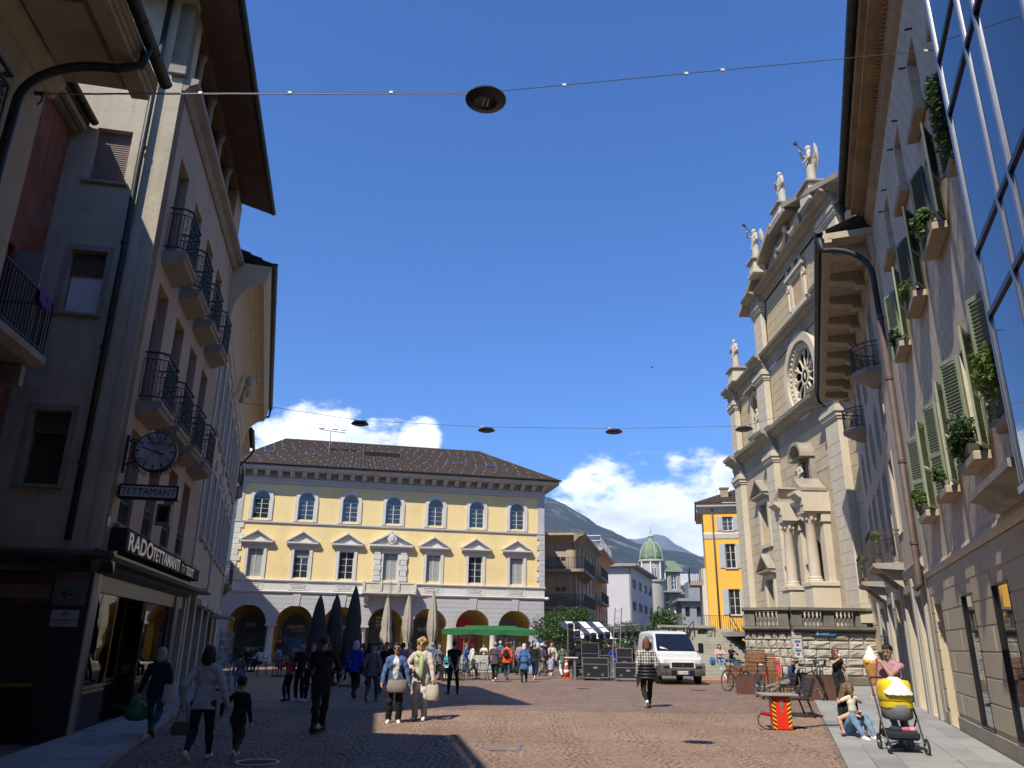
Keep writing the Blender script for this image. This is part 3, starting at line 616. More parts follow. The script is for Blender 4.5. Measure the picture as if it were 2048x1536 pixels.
 for (a, b_, ya) in ((.34, 2.0, .06), (3.3, 4.5, .5), (4.6, 7.28, .10)):
  pn = MB().box(a, b_, ya, ya + .012, .86, 2.42).build('display_window', SHOPGLASS, B)
  MB().box(a, b_, ya - .03, ya + .02, .80, .85).box(a, b_, ya - .02, ya + .02, .72, .76).box(a, a + .02, ya - .01, ya + .02, .86, 2.42).box(b_ - .02, b_, ya - .01, ya + .02, .86, 2.42).build('brass_trim', BRASS, pn)
  base = MB().box(a, b_, ya + .01, ya + .1, .04, .80);
  for i in range(int((b_ - a) / .05)): base.box(a + i * .05 + .008, a + i * .05 + .035, ya - .008, ya + .01, .06, .70)
  base.build('ribbed_base', GRANITE, B)
  MB().box(a, b_, ya + .05, ya + .07, 2.02, 2.42).build('valance', CREAMC, B)
  dsp = MB().box(a, b_, ya + .1, ya + .75, .80, .88); dsp.build('display_shelf', DARK, B)
  st = MB(); rr = random.Random(int(a * 10))
  for i in range(int((b_ - a) / .12)):
   x = a + .08 + i * .12; st.obox((x, ya + .25 + rr.uniform(0, .3), .94 + rr.uniform(0, .1)), (.07, .05, .12 + rr.uniform(0, .12)), rr.uniform(-.4, .4))
  st.build('display_stands', M('velvet_stand', (0.20, 0.19, 0.17), 0.7, 0.5, 9, 0.05), B, kind='stuff')
 MB().box(.34, 7.28, 1.3, 1.35, 0, 2.45).build('shop_back_wall', M('shop_back', (0.10, 0.09, 0.075), 0.8, 0.3, 1), B)
 MB().box(.34, 7.28, .1, 1.3, 2.43, 2.46).build('shop_ceiling', DARK, B)
 MB().box(2.0, 2.012, .06, 1.3, .86, 2.42).build('display_window', SHOPGLASS, B); MB().box(2.0, 2.02, .06, 1.3, .04, .85).build('lobby_side', GRANITE, B)
 MB().box(2.2, 3.1, 1.2, 1.22, .05, 2.3).build('door', SHOPGLASS, B)
 cu = MB(); n = 16
 for i in range(n):
  a = .5 + .35 * i / n; cu.add([(a, .2 + .03 * (i % 2), 1.0), (a + .35 / n, .2 + .03 * ((i + 1) % 2), 1.0), (a + .35 / n + .1, .2 + .03 * ((i + 1) % 2), 2.1), (a + .1, .2 + .03 * (i % 2), 2.1)], [(0, 1, 2, 3)])
 cu.build('curtain', CREAMC, B)
 dp = MB().box(-5.6, -.7, .25, .27, .92, 2.18).build('display_window', GLASS, SW); MB().box(-5.6, -.7, .2, .24, .86, .92).build('brass_trim', BRASS, dp)
 MB().box(-SLN, -.64, .22, .5, 0, .86).build('granite_base', GRANITE, SW); MB().box(-SLN, -.64, .2, .5, 2.18, 2.74).build('shop_fascia', MATS['bronze_fascia'], SW)
 MB().box(-SLN, -.64, .16, .2, 2.28, 2.50).build('fascia_strip', M('ochre_strip', (0.22, 0.17, 0.09), 0.6), SW)
 MB().box(.4, LN - .05, 1.36, 6.9, 0.02, 13.1).build('core', DARK, B)
 def on_B(x, y, z): return B.matrix_basis @ Vector((x, y, z))
 rz = B.rotation_euler[2]
 LET = M('brushed_letters', (0.75, 0.70, 0.58), 0.35, 0.1, 5, 0.02, metal=0.3)
 def sign(name, x, y, z, w, h, d, lab, cat, rot=rz):
  return empty(name, on_B(x, y, z), rot, lab, cat)
 for (x0, x1, z0, z1, tx, ts, lab) in ((.45, 2.3, 3.14, 3.56, 'RADO', .44, 'black box sign with the tallest pale letters, nearest on the shop cornice'), (2.45, 5.55, 3.15, 3.52, 'TETTAMANTI', .36, 'longest black box sign with pale capitals, in the middle of the shop cornice'), (5.7, 8.4, 3.16, 3.46, 'T+TISSOT', .29, 'black box sign with a small red plus, farthest along the shop cornice')):
  s = sign('box_sign', x0, -.30, z0, 0, 0, 0, lab, 'sign'); MB().cbox(0, x1 - x0, 0, .28, 0, z1 - z0, .008).build('sign_box', M('matte_black', (0.012, 0.012, 0.013), .85), s)
  if tx.startswith('T+'):
   text('TISSOT', ts, LET, s, (.62, -.012, .03), sx=1.18, bold=.006, extrude=.014); text('T', ts, LET, s, (.06, -.012, .03), bold=.006, extrude=.014)
   MB().box(.36, .46, -.02, 0, .08, .18).build('plus', M('sign_red', (0.5, 0.03, 0.03), 0.5), s); MB().box(.30, .52, -.018, 0, .11, .15).box(.385, .435, -.019, 0, .05, .21).build('plus_cross', LET, s)
  else: text(tx, ts, LET, s, (.08, -.012, .045), sx={'RADO': 1.62, 'TETTAMANTI': 1.35}[tx], bold=.010, extrude=.014)
 FACE = M('sign_face', (0.45, 0.45, 0.45), 0.5, 0.04, 2, 0)
 ls = empty('hanging_sign', on_B(.5, -.03, 0), rz - R(90), 'white lightbox sign with dark frame and capitals hanging below the clock', 'sign')
 MB().cbox(-.0, 1.04, -.09, .09, 4.09, 4.36, .012).build('frame', BLACKP, ls); MB().box(.04, 1.0, -.096, .096, 4.13, 4.32).build('face', FACE, ls)
 text('TETTAMANTI', .175, BLACKP, ls, (.05, -.099, 4.165), sx=.93, extrude=.002); MB().box(-.03, 0, -.02, .02, 4.17, 4.23).build('bracket', IRON, ls)
 fl = empty('box_lamp', on_B(.75, -.80, 3.66), rz - R(90), 'small square lamp box hung below the white lightbox sign', 'lamp')
 MB().cbox(-.13, .13, -.06, .06, 0, .40, .01).build('housing', M('grey_metal', (0.2, 0.2, 0.21), 0.5), fl); MB().box(-.09, .09, -.066, -.058, .06, .35).build('lens', DARK, fl); MB().box(-.015, .015, -.015, .015, .4, .46).build('hanger', IRON, fl)
 ck = empty('street_clock', on_B(.5, -.55, 4.99), rz - R(90), 'round white shop clock with curled iron rim on wall bracket', 'clock')
 rim = MB(); rim.lathe([(.36, -.10), (.38, -.09), (.38, .09), (.36, .10)], n=40, axis='y'); rim.build('case', IRON, ck, angle=R(30))
 MB().lathe([(.352, -.103), (0, -.103)], n=40, axis='y').build('dial', M('dial_white', (0.62, 0.62, 0.62), 0.5, 0.03, 2, 0), ck, fix=False)
 MB().lathe([(0, .103), (.352, .103)], n=40, axis='y').build('dial', MATS['dial_white'], ck)
 hands = MB()
 for i in range(12):
  a = R(30 * i); hands.obox((.30 * math.sin(a), -.108, .30 * math.cos(a)), (.022, .006, .085), 0, 0, a)
 hands.build('hour_marks', BLACKP, ck, kind='stuff')
 for nm, a, ln, wd in (('hour_hand', R(108), .20, .026), ('minute_hand', R(288), .29, .02)):
  MB().obox((ln * .4 * math.sin(a), -.114 if nm == 'hour_hand' else -.121, ln * .4 * math.cos(a)), (wd, .006, ln), 0, 0, a).build(nm, BLACKP, ck)
 text('TETTAMANTI', .058, BLACKP, ck, (0, -.106, .13), align='CENTER', extrude=.001)
 orn = MB()
 for i in range(22):
  a = R(-150 + 285 * i / 21); cx, cz = .435 * math.cos(a - R(40)), .435 * math.sin(a - R(40))
  orn.tube(spiral(cx, cz, .05, 1.1, a, 1 if i % 2 else -1, 10), .009, 4, False)
 orn.build('curled_rim', IRON, ck, kind='stuff')
 br = MB(); br.box(-.54, -.50, -.03, .03, -.42, .30); br.tube([(-.52, 0, .22), (-.36, 0, .14)], .018, 6).tube([(-.52, 0, -.26), (-.34, 0, -.18)], .018, 6); br.build('bracket', IRON, ck)
 s1 = empty('arrow_sign')
 mw = B.matrix_basis @ Matrix.Rotation(R(-90), 4, 'Z')
 s1.matrix_world = mw @ Matrix.Translation((-.58, -.03, 2.17)); tag(s1, 'dark grey plate with red dot and black arrow on granite pier', 'sign')
 MB().box(0, .52, -.012, 0, 0, .55).build('plate', M('plate_grey', (0.13, 0.13, 0.135), 0.5, 0.1, 3, 0), s1)
 RED = M('logo_red', (0.35, 0.03, 0.02), 0.5)
 text('ssp', .11, M('rust_text', (0.10, 0.035, 0.025), 0.6), s1, (.03, -.014, .43), shear=.25, extrude=.001); text('vpod', .11, MATS['rust_text'], s1, (.28, -.014, .43), shear=.25, extrude=.001)
 MB().lathe([(0, -.016), (.045, -.015), (.05, -.012)], (.225, 0, .46), 20, axis='y').build('red_dot', RED, s1)
 MB().prism([(.12, .17), (.2, .24), (.235, .24), (.19, .185), (.33, .185), (.33, .155), (.19, .155), (.235, .10), (.2, .10)], -.016, -.013).build('arrow', BLACKP, s1)
 s2 = empty('shop_plate', (0, 0, 0), 0, 'small pale plate with violet lettering below the arrow sign', 'sign'); s2.matrix_world = mw @ Matrix.Translation((-.55, -.03, 1.82))
 MB().box(0, .43, -.01, 0, 0, .27).build('plate', M('pale_plate', (0.36, 0.36, 0.38), 0.5, 0.05, 3, 0), s2)
 text('indiantouch', .085, M('violet_ink', (0.05, 0.03, 0.10), 0.6), s2, (.215, -.012, .08), align='CENTER', extrude=.001); MB().box(.05, .38, -.0115, -.009, .045, .05).build('tagline', MATS['violet_ink'], s2)
 em = MB(); em.tube([(.215 + .045 * math.cos(a), -.012, .20 + .045 * math.sin(a)) for a in np.linspace(0, 2 * math.pi, 17)], .005, 4, False)
 em.tube(spiral(.197, .205, .018, 1.2, 0, 1, 8, -.012), .004, 4, False); em.tube(spiral(.233, .205, .018, 1.2, R(180), -1, 8, -.012), .004, 4, False); em.build('emblem', MATS['violet_ink'], s2)
 n1 = empty('house_number_plate', (0, 0, 0), 0, 'tiny enamel house number plate at the corner above the shop signs', 'plate'); n1.matrix_world = B.matrix_basis @ Matrix.Translation((.16, -.012, 3.55))
 MB().box(0, .12, -.006, 0, 0, .16).build('plate', M('enamel', (0.4, 0.42, 0.45), 0.3), n1); text('6', .12, BLACKP, n1, (.03, -.008, .035), extrude=.001)
 return B
B_OBJ = build_B()
# ------------------------------------------------------------------ building at the left edge with the deep curved eaves, and the lean house behind it
def build_A():
 PL = M('stained_plaster', (0.46, 0.40, 0.29), 0.95, 0.15, 0.7, 0.4, 15, streak=0.45, dirt=0.5, dirtcol=(0.22, 0.20, 0.16))
 A = empty('eaves_house', (-6.45, 8.8, 0), math.atan2(.9874, -.158), 'weathered house at left edge with deep plastered eaves and curved black rainpipe', 'building')
 holes = [rect(-3.4, -2.2, 6.4, 8.3), rect(-6.4, -5.2, 6.4, 8.3), rect(-3.4, -2.2, 3.4, 5.2), rect(-6.4, -5.2, 3.4, 5.2)]
 MB().prism(rect(-12, 0, 0, 9.2), 0, .3, [list(reversed(h)) for h in holes]).build('facade_wall', PL, A)
 MB().box(-.3, 0, .3, 3.0, 0, 9.2).build('end_wall', PL, A)
 for h in holes:
  wd = window(A, h[0][0], h[1][0], h[0][1], h[2][1], .12, WHITE, None, (1, 1), .06, sill=(.1, .1, .1))
  for s in (-1, 1):
   x = h[0][0] - .62 if s < 0 else h[1][0] + .02
   MB().box(x, x + .6, -.05, -.012, h[0][1], h[2][1]).build('shutter', M('grey_shutter', (0.3, 0.29, 0.27), 0.7), A)
 e = 1.26
 MB().add([(-12, -e, 9.0), (.12, -e, 9.0), (.12, .3, 9.05), (-12, .3, 9.05), (-12, -e, 9.3), (.12, -e, 9.3), (.12, 3.0, 11.0), (-12, 3, 11.0)], [(0, 3, 2, 1), (0, 1, 5, 4), (1, 2, 6, 5), (4, 5, 6, 7)]).build('eaves', PL, A)
 sf = MB()
 for x in np.arange(-11.5, -1.2, 1.25): sf.box(x, x + 1.05, -e + .33, -.22, 8.965, 8.999)
 sf.build('soffit_panels', PL, A, kind='stuff')
 cornice(A, -12, .14, [(.0, 8.72), (.05, 8.74), (.08, 8.82), (.13, 8.88), (.17, 8.995)], PL)
 lip = MB()
 for (a, b, c, d) in ((-e - .02, -e + .22, 8.90, 8.997), (-e - .05, -e + .12, 8.99, 9.08), (-e - .09, -e, 9.08, 9.20)): lip.box(-12, .15, a, b, c, d)
 lip.build('eaves_moulding', PL, A)
 half_gutter(-12, .2, -e - .17, 9.26, .09, GUTTER, A)
 pts = [(-.6, -e - .16, 9.17), (-.62, -e - .12, 8.86), (-.66, -e + .15, 8.74)] + [(-.66 - .02 * i, -e + .15 + (e - .27) * math.sin(R(90) * i / 8), 8.74 - .75 * (1 - math.cos(R(90) * i / 8))) for i in range(1, 9)] + [(-.84, -.12, 7.2), (-.84, -.12, .2)]
 downpipe(A, pts, .06, GUTTER)
 bs = MB().xprism([(0, 6.12), (-.95, 6.12), (-.95, 5.98), (-.8, 5.9), (0, 5.8)], -5.6, -2.35).build('balcony', SLABST, A)
 railing([(-5.5, 0), (-5.5, -.9), (-2.45, -.9), (-2.4, 0)], 1.0, 6.12, 'scroll', .2, .009).build('railing', IRON, bs)
 MB().tube([(-.25, 0, 8.52), (-.25, -.1, 8.52)], .03, 6).tube([(-.25, -.1, 8.56), (-.25, -.1, 8.40), (-.25, -.06, 8.34)], .012, 6).build('wire_hook', IRON, A)
 T = M('terracotta_plaster', (0.24, 0.085, 0.05), 0.95, 0.25, 1.2, 0.3, 20, streak=0.5, dirt=0.4, dirtcol=(0.34, 0.26, 0.2))
 Q = empty('terracotta_house', (-8.94, 12.77, 0), math.atan2(.9874, -.158), 'set-back terracotta house with dark barred balcony squeezed between two buildings', 'building')
 MB().prism(rect(-6, .5, 0, 11.55), 0, .3, [list(reversed(rect(-1.5, -.5, 6.05, 8.2)))]).build('facade_wall', T, Q)
 window(Q, -1.5, -.5, 6.05, 8.2, .1, BLIND, None, (1, 2), .06)
 sh = MB().box(-.46, -.42, -.5, -.02, 6.1, 8.15); sh.build('shutter', M('grey_shutter', (0.3, 0.29, 0.27), 0.7), Q)
 MB().box(-6, .5, -.32, .3, 11.55, 11.67).build('eaves', M('eaves_board', (0.10, 0.075, 0.05), 0.85, 0.3), Q)
 MB().box(-6, .5, -.28, -.18, 11.42, 11.548).box(-6, .5, -.13, -.02, 11.38, 11.548).build('eaves_moulding', SLABST, Q)
 half_gutter(-6, .5, -.40, 11.67, .08, GUTTER, Q)
 MB().add([(-6, -.34, 11.68), (.5, -.34, 11.68), (.5, 3, 13.0), (-6, 3, 13.0)], [(0, 1, 2, 3)]).build('roof', TILE_D, Q)
 bq = MB().xprism([(0, 6.02), (-1.1, 6.02), (-1.1, 5.9), (-.95, 5.82), (0, 5.75)], -3.6, -.95).build('balcony', SLABST, Q)
 railing([(-3.5, -1.05), (-1.0, -1.05), (-1.0, 0)], .95, 6.02, 'bars', .10, .009).build('railing', IRON, bq)
 MB().box(-2.9, -2.75, -.9, -.1, 5.4, 5.8).build('bracket', SLABST, bq); MB().box(-1.25, -1.1, -.9, -.1, 5.45, 5.78).build('bracket', SLABST, bq)
 rag = empty('purple_cloth', Q.matrix_basis @ Vector((-1.6, -1.08, 6.75)), Q.rotation_euler[2], 'small purple cloth draped over the dark balcony rail', 'cloth')
 mb = MB()
 for i in range(5):
  for sgn in (-1, 1):
   mb.add([(i * .09, .03 + .02 * sgn, .25), (i * .09 + .09, .03 + .02 * sgn, .25 + .02 * (i % 2)), (i * .09 + .09, .03 + sgn * (.04 + .02 * (i % 2)), .02 - .03 * (i % 3)), (i * .09, .03 + sgn * .05, -.02 * (i % 2))], [(0, 1, 2, 3)])
 mb.build('cloth', M('purple_cloth', (0.12, 0.05, 0.22), 0.9), rag)
build_A()
# ------------------------------------------------------------------ cream building with the big coved cornice, and the small house beyond it
def build_CD():
 CR = M('cream_plaster', (0.55, 0.46, 0.31), 0.9, 0.07, 0.9, 0.15, 25, streak=0.15); WT = M('white_stucco', (0.56, 0.53, 0.46), 0.9, 0.06, 1.2, 0.1, 30, streak=0.15)
 d = Vector((-.30, 1)).normalized(); rz = math.atan2(d.y, d.x)
 C = empty('cream_stucco_building', (-8.96, 22.25, 0), rz, 'cream building with white pilasters and deep coved cornice beyond the watch shop', 'building')
 LN = 17.0; cs = [1.7 + 2.3 * i for i in range(7)]
 holes = [rect(c - .5, c + .5, 4.6, 6.9) for c in cs] + [rect(c - .5, c + .5, 8.0, 10.3) for c in cs] + [rect(.75, 2.65, .02, 2.95)] + [rect(3.9 + 3.2 * i, 6.3 + 3.2 * i, .02, 2.7) for i in range(4)]
 MB().prism(rect(0, LN, 0, 12.2), 0, .3, [list(reversed(h)) for h in holes]).build('facade_wall', CR, C)
 for z0, z1 in ((4.6, 6.9), (8.0, 10.3)):
  for c in cs:
   window(C, c - .5, c + .5, z0, z1, .1, M('pale_window', (0.5, 0.52, 0.55), 0.5), None, (1, 3), .07, sill=(.12, .12, .10), sillm=WT)
   MB().prism(rect(c - .64, c + .64, z0, z1 + .16), -.05, 0, [list(reversed(rect(c - .5, c + .5, z0 - .01, z1)))]).build('window_surround', WT, C)
   st = MB()
   for s in (-1, 1): st.tube(spiral(c + s * .25, z1 + .36, .16, 1.2, R(90), s, 10, -.03), .028, 5)
   st.ball((c, -.03, z1 + .42), (.12, .07, .16)); st.build('stucco_ornament', WT, C)
 for x in (.05, 7.2, 16.6): MB().cbox(x, x + .32, -.07, 0, 3.2, 10.9, .02).build('pilaster', WT, C)
 prof = [(.03, 10.9), (.06, 10.95), (.08, 11.1), (.12, 11.15)] + [(.14 + .86 * (1 - math.cos(R(90) * i / 8)), 11.2 + 1.25 * math.sin(R(90) * i / 8)) for i in range(9)] + [(1.04, 12.55), (1.08, 12.6), (1.1, 12.8), (1.14, 12.9), (1.16, 13.1)]
 cornice(C, -.05, LN, prof, CR, 'coved_cornice')
 half_gutter(-.1, LN + .1, -1.25, 13.2, .1, GUTTER, C)
 MB().tube([(LN - .05, -1.25, 13.1), (LN - .05, -1.22, 12.7), (LN - .05, -.6, 12.55), (LN - .05, -.15, 12.1)], .06, 8).build('downpipe', GUTTER, C)
 tiled_roof(None, 'roof', TILE_D, C, (-.1, -1.2, 13.12), (LN + .1, -1.2, 13.12), (LN - 2, 5, 16.5), (2, 5, 16.5), 60, 16, .05)
 MB().box(0, LN, .3, 5, 0, 12.9).build('core', DARK, C)
 gr = MB()
 gr.ball((7.9, -.55, 11.6), (.3, .22, .3)).ball((7.8, -.5, 11.25), (.2, .2, .3)).ball((8.1, -.75, 11.8), (.16, .16, .16)).tube([(7.7, -.4, 11.2), (7.75, -.3, 10.7)], .1, 6); gr.build('stucco_figure', CR, C, smooth=True)
 MB().box(.3, 3.1, -.03, 0, 3.1, 4.35).build('sign_panel', M('ochre_panel', (0.52, 0.44, 0.29), 0.85), C)
 text('KLOPP', .42, M('gold_letters', (0.55, 0.45, 0.22), 0.4, metal=0.5), C, (.55, -.05, 3.5), sx=1.0, extrude=.02)
 for x in (.42, 2.7): MB().cbox(x, x + .3, -.06, 0, 0, 3.05, .02).build('shop_pilaster', WT, C)
 d_ = MB(); d_.prism(rect(.78, 2.62, .03, 2.3), .25, .3, [list(reversed(rect(.9, 1.65, .2, 2.2))), list(reversed(rect(1.75, 2.5, .2, 2.2)))]); d_.build('shop_door', M('alu_door', (0.32, 0.36, 0.42), 0.4, metal=.3), C); MB().box(.8, 2.6, .28, .29, .05, 2.9).build('door_glass', GLASS, C)
 MB().cbox(.7, 2.7, -.5, -.05, 2.95, 3.06, .02).build('canopy', WT, C)
 for i in range(4):
  a = 3.9 + 3.2 * i; MB().box(a, a + 2.4, .22, .24, .1, 2.7).build('shop_window', GLASS, C)
  MB().xprism([(0, 2.9), (-.14, 2.86), (-.14, 2.7), (0, 2.66)], a - .05, a + 2.45).build('awning_box', WT, C)
 MB().xprism([(0, 2.6), (-.9, 2.5), (-.9, 2.43), (0, 2.5)], 10.4, 12.6).build('awning', M('awning_cloth', (0.45, 0.44, 0.4), 0.9), C)
 D = empty('corner_house_with_balconies', C.matrix_basis @ Vector((LN + .05, .55, 0)), rz, 'narrow cream house with two iron balconies at the end of the left row', 'building')
 H2 = 4.6
 hs = [rect(1.2, 2.2, 4.3, 6.6), rect(1.2, 2.2, 9.2, 11.2), rect(1.2, 2.2, 6.9, 8.5), rect(1.0, 3.6, 0.05, 2.8)]
 MB().prism(rect(0, H2, 0, 11.6), 0, .3, [list(reversed(h)) for h in hs]).build('facade_wall', CR, D)
 for h in hs[:3]: window(D, h[0][0], h[1][0], h[0][1], h[2][1], .1, MATS['pale_window'], None, (1, 2), .07)
 MB().box(1.0, 3.6, .2, .22, .05, 2.8).build('shop_window', GLASS, D); MB().box(0.01, H2, .3, 3.2, 0, 11.6).build('core', CR, D)
 for zf, l0, l1, o in ((4.25, .2, 3.6, .85), (9.1, .4, 3.2, .8)):
  b = MB().xprism([(0, zf), (-o, zf), (-o, zf - .12), (-o + .12, zf - .22), (0, zf - .3)], l0, l1).build('balcony', SLABST, D)
  railing([(l0 + .05, 0), (l0 + .05, -o + .05), (l1 - .05, -o + .05), (l1 - .05, 0)], 1.05, zf, 'scroll', .22, .009).build('railing', IRON, b)
  for x in (l0 + .3, l1 - .5): MB().xprism([(0, zf - .3), (-o * .8, zf - .22), (-.25, zf - .8), (0, zf - 1.1)], x, x + .2).build('bracket', SLABST, b)
 cornice(D, 0, H2 + .1, [(.05, 11.1), (.1, 11.2), (.5, 11.6), (.8, 11.75), (.85, 11.9)], CR, 'eaves')
 tiled_roof(None, 'roof', TILE_D, D, (-.05, -1.0, 11.95), (H2 + .3, -1.0, 11.95), (H2 + .3, 3, 13.6), (0, 3, 13.6), 24, 8, .07)
 half_gutter(0, H2 + .3, -1.05, 11.95, .08, GUTTER, D)
 downpipe(D, [(H2 - .05, -1.05, 11.86), (H2 - .05, -.9, 11.6), (H2 - .05, -.2, 10.7), (H2 - .05, -.1, 10.4), (H2 - .05, -.1, .1)], .055, GUTTER)
build_CD()
# ------------------------------------------------------------------ ground
def cobble_mat(name, col, joint=(0.085, 0.062, 0.045), real=False):
 mt = bpy.data.materials.new(name); mt.use_nodes = True; nt = mt.node_tree; N = nt.nodes; L = nt.links; b = N['Principled BSDF']; b.inputs['Roughness'].default_value = 0.62; b.inputs['Specular IOR Level'].default_value = 0.2
 tc = N.new('ShaderNodeTexCoord'); geo = N.new('ShaderNodeNewGeometry'); src = geo.outputs['Position']
 def noise(s, d=4, ro=.6, v=None):
  n = N.new('ShaderNodeTexNoise'); n.inputs['Scale'].default_value = s; n.inputs['Detail'].default_value = d; n.inputs['Roughness'].default_value = ro; L.new(v or src, n.inputs['Vector']); return n
 def mr(f, a, c, lo=0, hi=1):
  n = N.new('ShaderNodeMapRange'); L.new(f, n.inputs[0]); n.inputs[1].default_value = a; n.inputs[2].default_value = c; n.inputs[3].default_value = lo; n.inputs[4].default_value = hi; return n.outputs[0]
 def mx(f, a, c, mode='MIX'):
  n = N.new('ShaderNodeMix'); n.data_type = 'RGBA'; n.blend_type = mode
  if isinstance(f, float): n.inputs[0].default_value = f
  else: L.new(f, n.inputs[0])
  for i, q in ((6, a), (7, c)):
   if isinstance(q, tuple): n.inputs[i].default_value = (*q, 1)
   else: L.new(q, n.inputs[i])
  return n.outputs[2]
 big = mr(noise(.35, 6).outputs['Fac'], .3, .7)
 c = mx(big, tuple(q * .82 for q in col), tuple(min(1, q * 1.18) for q in col))
 mp = N.new('ShaderNodeMapping'); L.new(src, mp.inputs[0]); wr = noise(1.2, 2); L.new(wr.outputs['Color'], mp.inputs['Location'])
 vo = N.new('ShaderNodeTexVoronoi'); vo.inputs['Scale'].default_value = 8.5; vo.inputs['Randomness'].default_value = .75; L.new(mp.outputs[0], vo.inputs['Vector'])
 vd = N.new('ShaderNodeTexVoronoi'); vd.feature = 'DISTANCE_TO_EDGE'; vd.inputs['Scale'].default_value = 8.5; vd.inputs['Randomness'].default_value = .75; L.new(mp.outputs[0], vd.inputs['Vector'])
 bw = N.new('ShaderNodeRGBToBW'); L.new(vo.outputs['Color'], bw.inputs[0])
 tone = mx(mr(bw.outputs[0], .15, .85), (.74, .72, .70), (1.16, 1.14, 1.12)) if not real else mx(mr(noise(7.0, 2).outputs['Fac'], .3, .7), (.74, .72, .70), (1.16, 1.14, 1.12))
 c = mx(1.0, c, tone, 'MULTIPLY')
 c = mx(1.0, c, mx(mr(noise(45, 3).outputs['Fac'], .3, .7), (.85, .85, .85), (1.1, 1.1, 1.1)), 'MULTIPLY')
 if not real:
  c = mx(mr(vd.outputs['Distance'], .015, .06, 1, 0), c, joint)
 L.new(c, b.inputs['Base Color'])
 bp = N.new('ShaderNodeBump'); bp.inputs['Strength'].default_value = .5 if not real else .25; bp.inputs['Distance'].default_value = .02 if not real else .01
 L.new((mr(vd.outputs['Distance'], 0, .09) if not real else noise(60, 4).outputs['Fac']), bp.inputs['Height']); L.new(bp.outputs[0], b.inputs['Normal'])
 MATS[name] = mt; return mt
COB = cobble_mat('porphyry_setts', (0.255, 0.176, 0.128)); COBR = cobble_mat('porphyry_stone', (0.255, 0.176, 0.128), real=True)
JOINT = M('joint_sand', (0.06, 0.05, 0.042), 0.95, 0.3, 8, 0.2, 60, coord='Object')
SLABM = M('gneiss_slab', (0.29, 0.285, 0.265), 0.75, 0.14, 0.8, 0.12, 35, dirt=.2); SLABM2 = M('gneiss_slab_dark', (0.255, 0.253, 0.24), 0.75, 0.14, 0.9, 0.12, 35, dirt=.2); SLABM3 = M('gneiss_slab_warm', (0.32, 0.31, 0.28), 0.75, 0.12, 0.9, 0.12, 35, dirt=.15)
